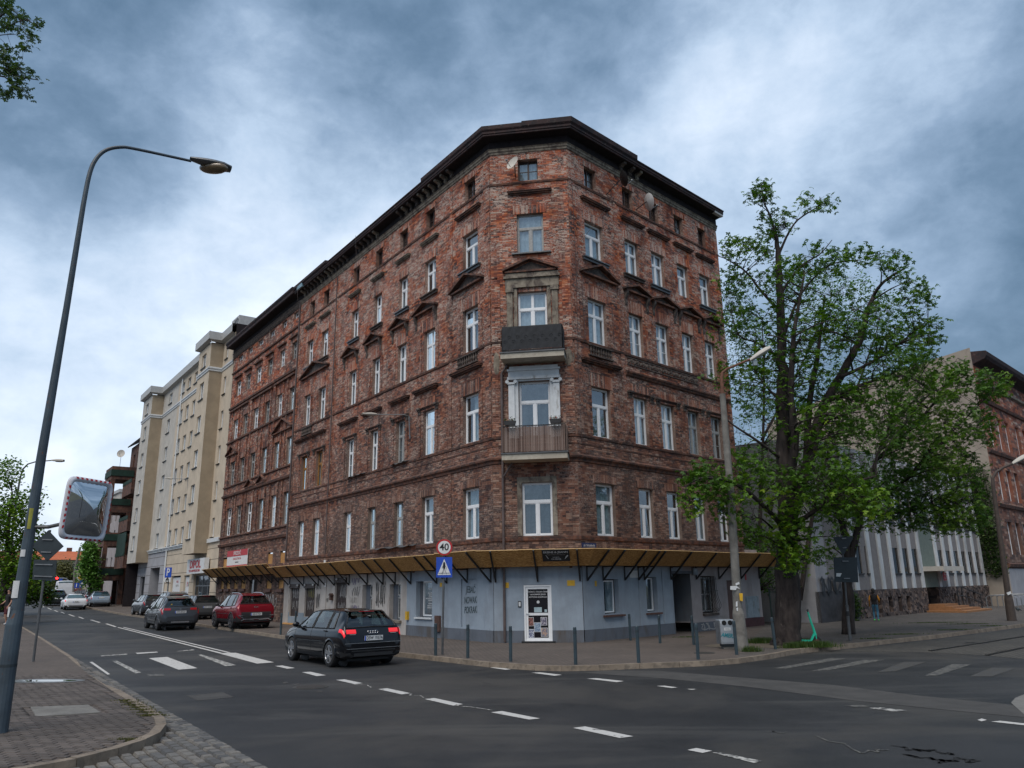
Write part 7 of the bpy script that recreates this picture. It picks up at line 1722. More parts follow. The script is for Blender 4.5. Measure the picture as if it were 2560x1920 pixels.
def wheel_mesh(r, dark):
    if (r, dark) in WHC: return WHC[(r, dark)]
    q = MB(); n = 28; prof = [(-.10, r*.66), (-.105, r*.9), (-.085, r), (.075, r), (.095, r*.93), (.10, r*.70)]
    q.grid(lambda a, k: Vector((prof[int(k)][0], math.cos(a)*prof[int(k)][1], math.sin(a)*prof[int(k)][1])), [2*PI*k/n for k in range(n+1)], range(len(prof))); ty = q.mesh('tyre', m_tyre, smooth=True)
    q = MB(); rr = r*.70
    q.grid(lambda a, k: Vector(((.095, .10, .085, .03)[int(k)], math.cos(a)*rr*(1, .95, .9, .88)[int(k)], math.sin(a)*rr*(1, .95, .9, .88)[int(k)])), [2*PI*k/n for k in range(n+1)], range(4))
    for k in range(5):
        for dd in (-.13, .13):
            a = 2*PI*k/5+.3; p0 = Vector((.085, math.cos(a+dd*2.2)*r*.16, math.sin(a+dd*2.2)*r*.16)); p1 = Vector((.088, math.cos(a+dd)*rr*.93, math.sin(a+dd)*rr*.93)); q.bar(p0, p1, .034, .03)
    q.disc((.08, 0, 0), (1, 0, 0), r*.17, .03, 12); rim = q.mesh('rim', m_rimd if dark else m_rim)
    q = MB(); q.disc((.0, 0, 0), (1, 0, 0), rr*.9, .05, 20); dk = q.mesh('brake_disc', m_plast)
    WHC[(r, dark)] = (ty, rim, dk); return WHC[(r, dark)]
def car(lb, st, paint_, loc, az, wb, ro, wr=.31, name='parked_car', group=None, cat='car', detail=2, darkrim=False, side=None, rear=(.12, .42), plate_='', ptz=None, lit=False, clad=False, rails=False, tail=None, front_glass=None, track=.78, spoiler=True, cat_y=None):
    t = thing(name, lb, cat, loc, -az, group, local=True); cs = CarShape(st); L = st[-1][0]
    def done(q, n, mt, sm=False): return q.build(n, mt, t, smooth=sm)
    ya, yb = ro, ro+wb
    sy = sorted(set([st[0][0]+(L)*k/(90 if detail > 1 else 40) for k in range((90 if detail > 1 else 40)+1)]+[s_[0] for s_ in st]+[.01, .03, .06, .09]))
    vv = [0, 1, 2, 2.5, 3, 3.5, 4, 4.5, 5, 5.5, 6, 6.5, 7, 7.5, 8, 8.5, 9, 9.5, 10, 10.5, 11, 12, 13]
    sidew = side or [((.75, 1.0), (1.75, 1.72)), ((1.80, 1.77), (2.95, 2.45))]
    def inwin(y, v):
        if 7.15 < v < 9.35:
            b = (v-7.0)/2.5
            for (a0, a1), (c0, c1) in sidew:
                if lerp(a0, a1, b)+.05 < y < lerp(c0, c1, b)-.05: return True
        if v > 10.2 and (rear[0]+.03 < y < rear[1]-.03 or (front_glass and front_glass[0]+.04 < y < front_glass[1]-.04)): return True
        return False
    for sd in (1, -1):
        q = MB()
        def arch(y, v):
            p = cs.S(y, v, sd)
            for yc in (ya, yb):
                if math.hypot(p.y-yc, p.z-wr) < wr+.045 and v > .9 and v < 7 and abs(p.x) > .4: return True
            return detail > 1 and inwin(y, v)
        q.grid(lambda y, v: cs.S(y, v, sd), sy, vv, 0, .5, arch)
        # cladding low down
        q.poly([cs.S(st[0][0], v, sd) for v in vv]); q.poly([cs.S(L, v, sd) for v in vv])
        o = done(q, 'body', paint_, True)
        for yc in (ya, yb):
            q = MB(); hwx = cs.at(yc)[3]
            q.grid(lambda a, x: Vector((sd*x, yc+math.cos(a)*(wr+.05), wr+math.sin(a)*(wr+.05))), [PI*k/14-.3 for k in range(18)], [hwx*.5, hwx*.97]); q.grid(lambda a, r_: Vector((sd*hwx*.52, yc+math.cos(a)*r_, wr+math.sin(a)*r_)), [2*PI*k/16 for k in range(17)], [.01, wr+.06]); done(q, 'wheel_well', m_plast)
            q = MB(); q.grid(lambda a, k: Vector((sd*(cs.S(yc, 4, 1).x*(1.003 if k < 2 else .985)), yc+math.cos(a)*(wr+(.035, .075, .08)[int(k)]), wr+math.sin(a)*(wr+(.035, .075, .08)[int(k)]))), [PI*k/16-.12 for k in range(18)], [0, 1, 2]); done(q, 'arch_lip', m_plast if clad else paint_, True)
        for k, ((a0, a1), (c0, c1)) in enumerate(sidew):
            q = MB(); patch(q, cs, None, (7.1, 9.45), .006, sd, lambda b: (lerp(a0, a1, b), lerp(c0, c1, b))); done(q, 'side_window', m_cglass)
            q = MB()
            e = [cs.S(lerp(a0, a1, b), lerp(7.05, 9.5, b), sd)+cs.N(lerp(a0, a1, b), 8, sd)*.008 for b in (0, .33, .66, 1)]; f = [cs.S(lerp(c0, c1, b), lerp(7.05, 9.5, b), sd)+cs.N(lerp(c0, c1, b), 8, sd)*.008 for b in (0, .33, .66, 1)]
            q.tube(e, .017, 5); q.tube(f, .017, 5); q.tube([cs.S(lerp(a1, c1, g), 9.5, sd)+cs.N(lerp(a1, c1, g), 9.3, sd)*.006 for g in (0, .25, .5, .75, 1)], .016, 5); q.tube([cs.S(lerp(a0, c0, g), 7.05, sd)+cs.N(lerp(a0, c0, g), 7, sd)*.006 for g in (0, .25, .5, .75, 1)], .014, 5); done(q, 'window_seal', m_plast)
        if detail > 1:
            q = MB()
            for yy in ((sidew[0][1][0]+sidew[1][0][0])/2, sidew[0][0][0]+.12 if len(sidew) < 3 else (sidew[1][1][0]+sidew[2][0][0])/2, sidew[-1][1][0]+.03): q.tube([cs.S(yy, v, sd)+cs.N(yy, v, sd)*.001 for v in (2.6, 3.2, 4, 5, 6, 6.9)], .004, 4)
            q.tube([cs.S(y, 4.1, sd)+cs.N(y, 4.1, sd)*.004 for y in [lerp(ya+wr+.12, yb-wr-.12, k/8) for k in range(9)]], .008, 4, 0); done(q, 'door_gap', m_plast)
            q = MB()
            for yy in (sidew[0][0][0]+.35, sidew[-1][0][0]+.35): q.bar(cs.S(yy, 5.7, sd)+cs.N(yy, 5.7, sd)*.02, cs.S(yy+.16, 5.7, sd)+cs.N(yy+.16, 5.7, sd)*.02, .02, .025)
            done(q, 'door_handle', paint_)
            if clad:
                q = MB(); patch(q, cs, (ya+wr+.04, yb-wr-.04), (1.2, 2.9), .010, sd); patch(q, cs, (.0, ya-wr-.05), (1, 3.0), .01, sd); done(q, 'sill_cladding', m_plast)
            else:
                q = MB(); patch(q, cs, (ya+wr+.06, yb-wr-.06), (2.0, 2.7), .018, sd); done(q, 'sill', paint_)
        # door mirror
        q = MB(); ym = sidew[-1][1][0]-.18; p = cs.S(ym, 7.2, sd); q.ball(p+Vector((sd*.13, 0, .07)), .10, .06, .075, 10, 8); q.bar(p, p+Vector((sd*.08, 0, .04)), .05); done(q, 'door_mirror', paint_ if detail < 2 or not clad else m_plast, True)
        # tail lamp wrapping the corner
        tz = tail or (4.9, 6.6, .0, .34)
        q = MB(); patch(q, cs, (tz[2]+.02, tz[3]), (tz[0], tz[1]), .009, sd, m=0); done(q, 'tail_lamp', m_tailon if lit else m_tail, True)
        for yc in (ya, yb):
            w_ = bpy.data.objects.new('wheel', wheel_mesh(wr, darkrim)[0]); COL.objects.link(w_); w_.parent = t; w_.location = (sd*track, yc, wr); w_.rotation_euler = (0, 0, 0 if sd > 0 else PI)
            for nm, k in (('rim', 1), ('brake_disc', 2)):
                o = bpy.data.objects.new(nm, wheel_mesh(wr, darkrim)[k]); COL.objects.link(o); o.parent = w_
        if rails:
            q = MB(); q.tube([cs.S(y, 10.3, sd)+Vector((0, 0, .0 if k in (0, 6) else .045)) for k, y in enumerate([lerp(.55, 2.5, j/6) for j in range(7)])], .017, 6); done(q, 'roof_rail', m_chrome)
    # glass front and back
    zw = lambda y, x: None
    for (a, b), nm in ((rear, 'rear_window'),)+(((front_glass, 'windscreen'),) if front_glass else ()):
        q = MB()
        for sd in (1, -1): q.grid(lambda y, v: cs.S(y, v, sd)+cs.N(y, v, sd)*.006, [lerp(a, b, k/10) for k in range(11)], [10.15, 10.5, 11, 12, 13])
        done(q, nm, m_cglass)
    q = MB()
    for sd in (1, -1): q.tube([cs.S(rear[0], v, sd)+cs.N(rear[0], v, sd)*.008 for v in (13, 12, 11, 10.2)]+[cs.S(y, 10.1, sd)+cs.N(y, 10.1, sd)*.008 for y in [lerp(rear[0], rear[1], k/5) for k in range(6)]], .016, 5)
    done(q, 'window_seal', m_plast)
    if spoiler:
        q = MB()
        q.grid(lambda y, x: Vector((x*cs.at(rear[1])[4]*.92, y, cs.at(rear[1]+.05)[2]+.012+(.0 if y > rear[1] else -.02))), [rear[1]-.10, rear[1]-.05, rear[1]+.04, rear[1]+.2], [k/6-1 for k in range(13)]); done(q, 'spoiler', paint_, True)
        q = MB(); q.bar((-.22, rear[1]-.105, cs.at(rear[1]+.05)[2]-.012), (.22, rear[1]-.105, cs.at(rear[1]+.05)[2]-.012), .02, .02); done(q, 'brake_light', m_tail)
    # rear plate, bumper, badge
    zp = ptz or .72
    yy = 0.0
    def yz(z):             # rear surface y at centre for height z
        lo = 0.0
        for k in range(200):
            y = k*.004
            if cs.at(y)[2] >= z: return y
        return .8
    f = Fr(Vector((0, 0, 0)), Vector((1, 0, 0)), Vector((0, -1, 0)))
    yp = min(yz(zp-.06), yz(zp+.06))
    q = MB(); q.abox(-.26, .26, yp-.022, yp-.004, zp-.057, zp+.057); done(q, 'number_plate', m_signw)
    q = MB(); q.abox(-.262, -.225, yp-.024, yp-.021, zp-.057, zp+.057); done(q, 'plate_band', m_signb)
    if plate_: text(plate_, f, .02, -yp+.024, zp, .112, m_text_k, t, stretch=.80, bold=.002)
    zb0 = st[0][1]
    q = MB()
    for sd in (1, -1): q.grid(lambda y, v: cs.S(y, v, sd)+cs.N(y, v, sd)*.012, [.0, .02, .05, .1, .2], [1, 1.5, 2, 2.5, 3 if not clad else 3.6])
    q.abox(-.55, .55, -.012, .02, zb0-.02, zb0+.06); done(q, 'rear_bumper', m_plast, False)
    q = MB(); q.abox(-.62, .62, -.014, .0, zb0+.10, zb0+.125); done(q, 'bumper_strip', m_chrome if clad else m_plast)
    q = MB(); q.abox(-.6, .6, .3, L-.4, .15, .24); done(q, 'floor_pan', m_plast)
    if detail > 1:
        q = MB()
        for x in (-.36, .36):
            for y in (1.15, 2.05): q.abox(x-.22, x+.22, y-.1, y, .3, 1.0); q.abox(x-.12, x+.12, y-.07, y+.01, 1.0, 1.2); q.abox(x-.22, x+.22, y, y+.45, .3, .55)
        q.abox(-.6, .6, 2.9, 3.1, .5, .9); done(q, 'seat', m_seat)
    return t, cs, done, yz, f
A3 = [(0, .30, .58, .60, .66, .5), (.02, .27, .64, .68, .76, .6), (.06, .25, .76, .80, .815, .60), (.10, .24, .85, .90, .835, .60), (.18, .22, .93, 1.02, .862, .60), (.30, .21, .945, 1.16, .876, .585), (.46, .2, .945, 1.30, .880, .575), (.62, .2, .94, 1.375, .882, .57), (1.0, .2, .93, 1.40, .883, .575),
      (1.7, .2, .92, 1.423, .883, .585), (2.3, .2, .91, 1.40, .882, .58), (2.62, .2, .90, 1.33, .880, .575), (3.0, .2, .895, 1.11, .876, .60), (3.22, .2, .885, .965, .872, .64), (3.6, .2, .84, .90, .86, .62), (3.95, .2, .76, .82, .83, .6), (4.16, .22, .66, .72, .76, .55), (4.26, .26, .52, .56, .64, .45), (4.29, .3, .42, .44, .5, .35)]
SUV = [(0, .34, .62, .66, .66, .5), (.02, .31, .70, .74, .80, .62), (.06, .3, .84, .88, .86, .62), (.12, .29, .97, 1.02, .885, .60), (.24, .28, 1.04, 1.17, .90, .60), (.38, .27, 1.05, 1.36, .903, .585), (.52, .26, 1.045, 1.49, .903, .575), (.75, .26, 1.03, 1.56, .903, .575), (1.2, .26, 1.0, 1.60, .903, .585),
       (1.9, .26, .98, 1.61, .903, .59), (2.4, .26, .97, 1.57, .90, .585), (2.75, .26, .97, 1.47, .90, .58), (3.15, .26, .97, 1.20, .895, .62), (3.35, .26, .965, 1.07, .89, .66), (3.8, .27, .92, .99, .88, .66), (4.15, .28, .84, .90, .84, .62), (4.35, .3, .70, .76, .74, .55), (4.42, .34, .52, .56, .6, .45)]
COUPE = [(0, .30, .66, .70, .70, .5), (.02, .27, .72, .80, .80, .62), (.06, .25, .80, .90, .86, .66), (.14, .24, .86, .945, .90, .70), (.45, .22, .90, .965, .92, .68), (.70, .21, .91, 1.03, .925, .62), (1.0, .2, .91, 1.18, .926, .57), (1.35, .2, .90, 1.32, .926, .55), (1.8, .2, .89, 1.37, .926, .56),
         (2.3, .2, .88, 1.36, .926, .57), (2.7, .2, .87, 1.25, .922, .57), (3.2, .2, .86, 1.0, .915, .62), (3.4, .2, .85, .93, .91, .66), (3.9, .2, .80, .87, .90, .64), (4.3, .22, .72, .78, .85, .6), (4.52, .24, .60, .66, .76, .52), (4.62, .3, .46, .5, .6, .4)]
def gpose(rl, rr, z): a, b = gp(*rl, z), gp(*rr, z); return a, b
m_blackp = cpaint('black_car_paint', (.0035, .004, .006), .12, .0); m_blackp.node_tree.nodes['Principled BSDF'].inputs['Specular IOR Level'].default_value = .35; m_greyp = cpaint('dark_grey_car_paint', (.060, .066, .075)); m_redp = cpaint('dark_red_car_paint', (.19, .007, .016), .2, .35); m_whitecp = cpaint('white_car_paint', (.62, .64, .67), .25, .0); m_silvp = cpaint('silver_blue_car_paint', (.30, .36, .42)); m_gp2 = cpaint('mid_grey_car_paint', (.10, .105, .11)); m_navy = cpaint('navy_car_paint', (.02, .03, .05))
def place(rl, z, az, ro, track, hw=0): # rear left wheel contact -> car origin (rear centre)
    p = gp(*rl, z); f = Vector((math.sin(az), math.cos(az), 0)); r = Vector((f.y, -f.x, 0)); o = p+r*track-f*ro; return Vector((o.x, o.y, hz(p.x, p.y)+z))
azA = math.radians(-37.2)
t, cs, done, yz, f = car('black hatchback driving away with lit red tail lamps', A3, m_blackp, place((827, 1667.5), 0, azA, .80, .80), azA, 2.56, .80, .318, 'hatchback', side=[((.66, .86), (1.02, 1.08)), ((1.09, 1.16), (1.98, 1.92)), ((2.05, 1.99), (3.12, 2.62))], rear=(.15, .58), plate_='DSW 1937A', ptz=.715, lit=True, tail=(5.5, 7.0, .05, .30), front_glass=(2.5, 3.2), detail=2, track=.78)
q = MB()
for k in range(4):
    c_ = Vector((-.105+k*.07, yz(.86)-.018, .86)); q.tube([c_+Vector((.045*math.cos(a), 0, .034*math.sin(a))) for a in [2*PI*j/14 for j in range(15)]], .006, 5)
done(q, 'rings_badge', m_chrome)
for sd in (1, -1):       # inner half of the lamps on the tailgate
    q = MB(); q.grid(lambda x, z: Vector((sd*x, min(yz(z), .3)-.012+abs(x-.5)*.03, z)), [.47, .55, .64, .74], [.835, .87, .91, .935]); done(q, 'tail_lamp', m_tailon)
    q = MB(); q.bar((sd*.50, yz(.80)-.02, .815), (sd*.66, yz(.80)-.016, .815), .018, .01); done(q, 'reversing_lamp', m_tailw)
q = MB(); q.bar((-.76, -.018, .47), (.76, -.018, .47), .014, .01); q.bar((-.80, -.005, .60), (.80, -.005, .60), .02, .012); done(q, 'bumper_crease', m_metal)
q = MB(); q.abox(-.2, .2, yz(.55)-.02, yz(.55)-.008, .62, .64); done(q, 'hatch_gap', m_plast)
azQ = math.radians(-35.5)
t, cs, done, yz, f = car('dark grey crossover driving away beside the parked cars', SUV, m_greyp, place((393.9, 1576), 0, azQ, .92, .80), azQ, 2.65, .92, .345, 'crossover', side=[((.62, .92), (1.06, 1.14)), ((1.13, 1.20), (2.02, 1.98)), ((2.09, 2.05), (3.25, 2.75))], rear=(.20, .50), plate_='STR 8763A', ptz=.86, tail=(5.2, 6.8, .03, .55), clad=False, rails=True, front_glass=(2.65, 3.3), detail=2, track=.79, darkrim=True)
q = MB(); q.abox(-.42, .42, -.03, .0, .36, .43); done(q, 'skid_plate', m_chrome)
for sd in (1, -1):
    q = MB(); q.grid(lambda x, z: Vector((sd*x, min(yz(z), .35)-.014+abs(x-.5)*.03, z)), [.46, .56, .66, .76], [.95, 1.0, 1.05]); done(q, 'tail_lamp', m_tail)
q = MB(); q.prism([(-.46, yz(1.25)-.03, 1.18), (-.34, yz(1.25)-.03, 1.18), (-.40, yz(1.25)-.03, 1.26)], (0, -.01, 0)); done(q, 'yellow_sticker', m_signy); q = MB(); q.disc((0, yz(1.0)-.02, 1.0), (0, 1, 0), .04, .012, 14); done(q, 'round_badge', m_chrome)
azK = math.radians(-36.5)
t, cs, done, yz, f = car('dark red sport utility parked half on the pavement by the sooty tenement', SUV, m_redp, place((579.4, 1572), .12, azK, .95, .80), azK, 2.68, .95, .345, 'parked_car', 'cars parked on the left street pavement', side=[((.62, .92), (1.06, 1.14)), ((1.13, 1.20), (2.02, 1.98)), ((2.09, 2.05), (3.25, 2.75))], rear=(.20, .50), plate_='GE 817GN', ptz=.66, tail=(6.0, 6.9, .03, .42), clad=True, rails=True, front_glass=(2.65, 3.3), detail=2, track=.80, darkrim=True)
q = MB(); 
for sd in (1, -1): q.grid(lambda x, z: Vector((sd*x, min(yz(z), .4)-.008, z)), [0, .3, .6, .70], [.42, .5, .6, .70, .76])
done(q, 'tailgate_cladding', m_plast)
text("KIA", f, 0, -yz(.98)+.02, .98, .10, m_chrome, t, stretch=1.3, bold=.003)
q = MB(); 
for sd in (1, -1): q.bar((sd*.12, -.03, .40), (sd*.55, -.03, .44), .03, .03); q.bar((sd*.55, -.03, .44), (sd*.70, -.02, .38), .03, .03); q.bar((sd*.62, -.025, .60), (sd*.84, .0, .62), .02, .02); q.bar((sd*.62, -.025, .50), (sd*.80, .0, .60), .02, .02)
done(q, 'silver_trim', m_chrome)
def small(lb, st, pt, rl, z, azd, wb=2.55, ro=.8, wr=.31, name='parked_car', grp='cars parked on the left street pavement', **k):
    az_ = math.radians(azd); return car(lb, st, pt, place(rl, z, az_, ro, .78), az_, wb, ro, wr, name, grp, detail=1, **k)
small('mid grey hatchback parked between crossover and red car', A3, m_gp2, (474, 1549), .12, -36, rear=(.15, .58), plate_='DW 1CH30', ptz=.72, tail=(5.2, 6.9, .03, .30))
small('dark grey hatchback parked farthest left of the crossover', A3, m_greyp, (353, 1539), .12, -37, rear=(.15, .58), tail=(5.2, 6.7, .03, .34), lit=False)
small('brownish estate car parked behind the crossover roof', SUV, m_gp2, (404, 1547), .12, -36, wb=2.65, ro=.92, rails=True, tail=(5.2, 6.7, .03, .34))
car('white coupe driving away in the right lane of the left street', COUPE, m_whitecp, place((160, 1525), 0, math.radians(-34), 1.0, .8), math.radians(-34), 2.75, 1.0, .33, 'coupe', None, detail=1, side=[((.95, 1.2), (1.7, 1.75)), ((1.76, 1.80), (3.1, 2.6))], rear=(.62, 1.25), ptz=.70, tail=(5.2, 6.7, .03, .32), spoiler=False, lit=True, front_glass=(2.4, 3.3), plate_='WE 442')
small('silver blue compact car parked nearest the white coupe', A3, m_silvp, (225, 1517), .12, -33, rear=(.15, .58), ptz=.82, tail=(5.0, 6.6, .03, .30))
small('silver roofed dark estate parked behind the silver blue car', SUV, m_navy, (212, 1512), .12, -33, wb=2.65, ro=.92, rails=True)
car('black sport utility driving far ahead of the white coupe', SUV, m_blackp, place((116, 1514.5), 0, math.radians(-33), .92, .8), math.radians(-33), 2.65, .92, .34, 'sport_utility', None, detail=1, tail=(4.9, 6.2, .03, .34), lit=True, rails=True)
VAN = [(0, .35, 1.0, 1.6, .8, .7), (.04, .3, 1.2, 2.1, .95, .8), (.15, .3, 1.25, 2.35, .98, .82), (3.4, .3, 1.25, 2.4, .98, .84), (4.0, .3, 1.2, 2.25, .97, .8), (4.6, .3, 1.15, 1.5, .95, .8), (5.0, .3, .95, 1.15, .9, .75), (5.3, .35, .6, .65, .7, .6)]
car('white delivery van queuing at the far junction', VAN, m_whitecp, place((139, 1505), 0, math.radians(-33), 1.0, .8), math.radians(-33), 3.2, 1.0, .36, 'delivery_van', None, 'van', detail=1, side=[((3.5, 3.6), (4.5, 4.2)), ((.5, .5), (.6, .6))], rear=(.05, .10), spoiler=False, tail=(5, 6.4, .03, .12))
# ============================================================ trees
from mathutils.kdtree import KDTree
def leaf_cluster(q, c, r, size, n, kind, tint):
    for _ in range(n):
        p = c+Vector((r.gauss(0, 1), r.gauss(0, 1), r.gauss(0, .8)))*size*1.0
        nrm = Vector((r.gauss(0, .6), r.gauss(0, .6), 1)).normalized(); x = nrm.cross(Vector((r.random(), r.random(), .1))).normalized(); y = nrm.cross(x); t = max(0, min(1, tint+r.gauss(0, .16)))
        if kind == 'palm':
            a0 = r.random()*6.28
            for k in range(5):
                a = a0+(k-2)*.95; d = (x*math.cos(a)+y*math.sin(a)-nrm*.25).normalized(); s = nrm.cross(d).normalized(); L = size*(1.15-.12*abs(k-2))*r.uniform(.85, 1.1); w_ = L*.26
                q.quad(p, p+d*L*.6+s*w_, p+d*L-nrm*L*.12, p+d*L*.6-s*w_, 0, t)
        else:
            L = size*r.uniform(.7, 1.2); q.quad(p, p+x*L*.5+y*L*.38, p+x*L, p+x*L*.5-y*L*.38, 0, t)
def tree(lb, base, limbs, blobs, n1, n2, leaf=.11, nl=3, kind='palm', mt=None, dr=1.0, seed=1, name='tree', bark=None, vpf=None, tintf=None, dscale=1.0, group=None, thin=1.0):
    r = random.Random(seed); t = thing(name, lb, 'tree', base, group=group); V = vpf or (lambda x, y, d=0: vp(base+Vector((0, d, 0)), x, y)); ppm = FPX/math.hypot(base[1], 0)
    q = MB(); nodes = []
    for pts, r0, r1 in limbs:
        P = spline([V(*p) for p in pts], 5); n = len(P); rad = [r0+(r1-r0)*(i/(n-1))**.8 for i in range(n)]
        P = [p+Vector((r.gauss(0, .02), r.gauss(0, .02), 0))*min(1, rad[i]*6) for i, p in enumerate(P)]
        q.tube(P, rad, 10 if r0 > .1 else 6)
        for i, p in enumerate(P):
            if i > 1: nodes.append((p, rad[i]))
    tot = sum(b[2]*b[3]*b[4] for b in blobs)
    def samp():
        x = r.random()*tot
        for b in blobs:
            x -= b[2]*b[3]*b[4]
            if x <= 0: break
        while True:
            a, c, d = r.uniform(-1, 1), r.uniform(-1, 1), r.uniform(-1, 1)
            if a*a+c*c+d*d <= 1: break
        return V(b[0]+a*b[2], b[1]+c*b[3], (b[5] if len(b) > 5 else 0)+d*dr*max(.4, min(b[2], b[3])/ppm*1.3)), b
    def kd(ns):
        k = KDTree(len(ns))
        for i, (p, _) in enumerate(ns): k.insert(p, i)
        k.balance(); return k
    k1 = kd(nodes); new = []
    for _ in range(n1):
        c, b = samp(); best = None
        for p, i, d in k1.find_n(c-Vector((0, 0, .0)), 8):
            s = d+max(0, p.z-c.z+.2)*1.2
            if best is None or s < best[0]: best = (s, i, d)
        p, rad = nodes[best[1]]; d = best[2]
        if d < .15: continue
        mid = p.lerp(c, .5)+Vector((r.gauss(0, .12), r.gauss(0, .12), .10))*d*.6; P = spline([p, mid, c], 4); r0 = min(rad*.6, .012+.018*d)*thin
        q.tube(P, [lerp(r0, .006*thin, j/(len(P)-1)) for j in range(len(P))], 5, cap=False); new += [(x, r0*.5) for x in P[2:]]
    nodes2 = nodes+new; k2 = kd(nodes2); lf = MB(); tw = MB()
    for _ in range(n2):
        c, b = samp(); p, i, d = k2.find(c)
        if d > 1.3: c = p.lerp(c, 1.3/d); d = 1.3
        if d > .05:
            mid = p.lerp(c, .5)+Vector((r.gauss(0, .1), r.gauss(0, .1), -.05))*d; P = [p, mid, c]; tw.tube(P, [.007*thin, .005*thin, .0035*thin], 3, cap=False)
        ti = tintf(c) if tintf else .5
        leaf_cluster(lf, c, r, leaf, nl, kind, ti)
    q.build('trunk', bark or m_bark, t, smooth=True); tw.build('twigs', bark or m_bark, t, kind='stuff'); lf.build('crown', mt or m_leaf, t); return t
tb = gp(1964, 1612, .12)
limbs = [([(1964, 1618), (1966, 1600), (1969, 1560), (1969, 1452), (1969, 1400)], .46, .35),
         ([(1969, 1452), (1967, 1331), (1958, 1157), (1956, 1000), (1956, 903), (1950, 740), (1946, 640), (1940, 590)], .34, .06),
         ([(1940, 590), (1925, 540), (1908, 500), (1903, 460)], .05, .012), ([(1945, 640), (1985, 560), (2040, 520), (2065, 505)], .05, .01),
         ([(1975, 1300), (2000, 1210), (2025, 1149), (2047, 1040, .3), (2101, 943, .5), (2145, 861, .6), (2161, 812, .6), (2177, 753, .7), (2210, 704, .8), (2260, 672, .9)], .24, .03),
         ([(1972, 1230), (1988, 1105, -.4), (1977, 997, -.6), (1982, 861, -.7), (1993, 780, -.8), (2010, 690, -.9)], .17, .03),
         ([(2015, 1170), (2025, 1000, .8), (2042, 900, 1.0), (2052, 830, 1.1), (2062, 740, 1.2)], .13, .03),
         ([(1950, 740), (1975, 700), (2010, 660), (2050, 635), (2080, 600)], .06, .012), ([(1952, 780), (1905, 730), (1865, 680), (1820, 650), (1795, 640)], .06, .012),
         ([(1956, 900), (1900, 860), (1850, 840), (1830, 790)], .05, .012), ([(1956, 850), (2000, 740), (2070, 665), (2150, 650)], .06, .015), ([(2101, 943), (2190, 900), (2260, 850), (2320, 800)], .07, .015),
         ([(2145, 861), (2080, 830), (2010, 850)], .05, .012), ([(2060, 1010), (2160, 960), (2260, 940), (2330, 980)], .07, .015), ([(1965, 1330), (1915, 1270, -1), (1840, 1210, -1.8), (1760, 1195, -2.4), (1715, 1215, -2.6)], .10, .015), ([(1930, 1320), (1900, 1295, -.5), (1880, 1300, -.8)], .04, .012),
         ([(1975, 1320), (2060, 1260, -.8), (2130, 1210, -1.2), (2190, 1190, -1.5)], .09, .02), ([(1958, 1150), (1890, 1100, -.7), (1830, 1060, -1), (1800, 1030, -1)], .06, .012), ([(1966, 1380), (1930, 1350, -.6), (1890, 1335, -1)], .04, .012), ([(1960, 1010), (1910, 960), (1870, 900)], .05, .012)]
blobs = [(1905, 480, 38, 34, 1.7), (1945, 560, 55, 45, 1.0), (2040, 505, 52, 30, 1.5), (1895, 620, 50, 40, .9), (1836, 620, 40, 32, 1.6), (1830, 700, 48, 55, 1.1), (1845, 790, 42, 55, 1.1), (1960, 700, 90, 70, 1.0), (2060, 650, 80, 50, 1.1), (2150, 640, 60, 35, 1.1), (2245, 665, 50, 42, 1.4), (2290, 745, 50, 60, 1.3), (2325, 830, 40, 40, 1.3),
         (2000, 830, 140, 90, .95), (2150, 800, 120, 90, .95), (2255, 880, 95, 90, 1.1), (1900, 960, 80, 90, .95), (2050, 1020, 140, 110, 1.0), (2200, 1030, 120, 110, 1.1), (1770, 1195, 62, 42, 1.7, -2.2), (1730, 1250, 32, 50, 1.2, -2.4), (1830, 1250, 70, 55, 1.5, -1.5), (1880, 1170, 70, 60, 1.3, -1), (1960, 1230, 80, 70, 1.3, -.8), (2060, 1200, 100, 80, 1.3, -.8), (2150, 1250, 90, 70, 1.3, -1), (2020, 1310, 80, 45, 1.1, -.5),
         (1870, 1330, 45, 32, 1.2, -.8), (1985, 1395, 40, 42, 3.2, -.45), (1935, 1345, 28, 28, 2.5, -.5), (1975, 1330, 32, 26, 1.2, -.4), (1820, 930, 40, 60, .7), (1790, 830, 26, 60, .5), (1760, 950, 40, 40, .25), (2330, 950, 60, 60, .8)]
tree('big old horse chestnut with split trunk and a leafy collar on its bole', tb, limbs, blobs, 420, 3300, .105, 3, 'palm', m_leaf, 1.3, 3, 'chestnut_tree', tintf=lambda c: .35+(.16 if c.z < 4.6 else 0)+.12*math.sin(c.x*2+c.z*1.3))
CH = [o for o in bpy.data.objects if o.name == 'chestnut_tree'][0]
for (x_, y_, rz_), lb_ in (((27, -2, 2.1), 'chestnut beyond the right edge of the view on the near side of the crossing'), ((3, -13, 4.0), 'chestnut behind the viewer seen only in mirror and panes'), ((-16, -8, 1.0), 'chestnut behind the left pavement seen only in mirror and panes')): dup(CH, (x_, y_, .1), rz_, lb_)
nst = thing('bird_nest', 'twig bird nest high in the fork of the big chestnut', 'nest', vp(tb, 1948, 565)); q = MB(); rn = random.Random(4); c = vp(tb, 1948, 565)
for k in range(90):
    a = rn.random()*6.28; p = c+Vector((math.cos(a)*.2, math.sin(a)*.2, rn.gauss(0, .07))); d = Vector((-math.sin(a)+rn.gauss(0, .4), math.cos(a)+rn.gauss(0, .4), rn.gauss(0, .3)))*.14; q.bar(p-d, p+d, .008)
q.build('twigs', m_bark, nst)
b2p = Vector((9.6, 36.0, .12))
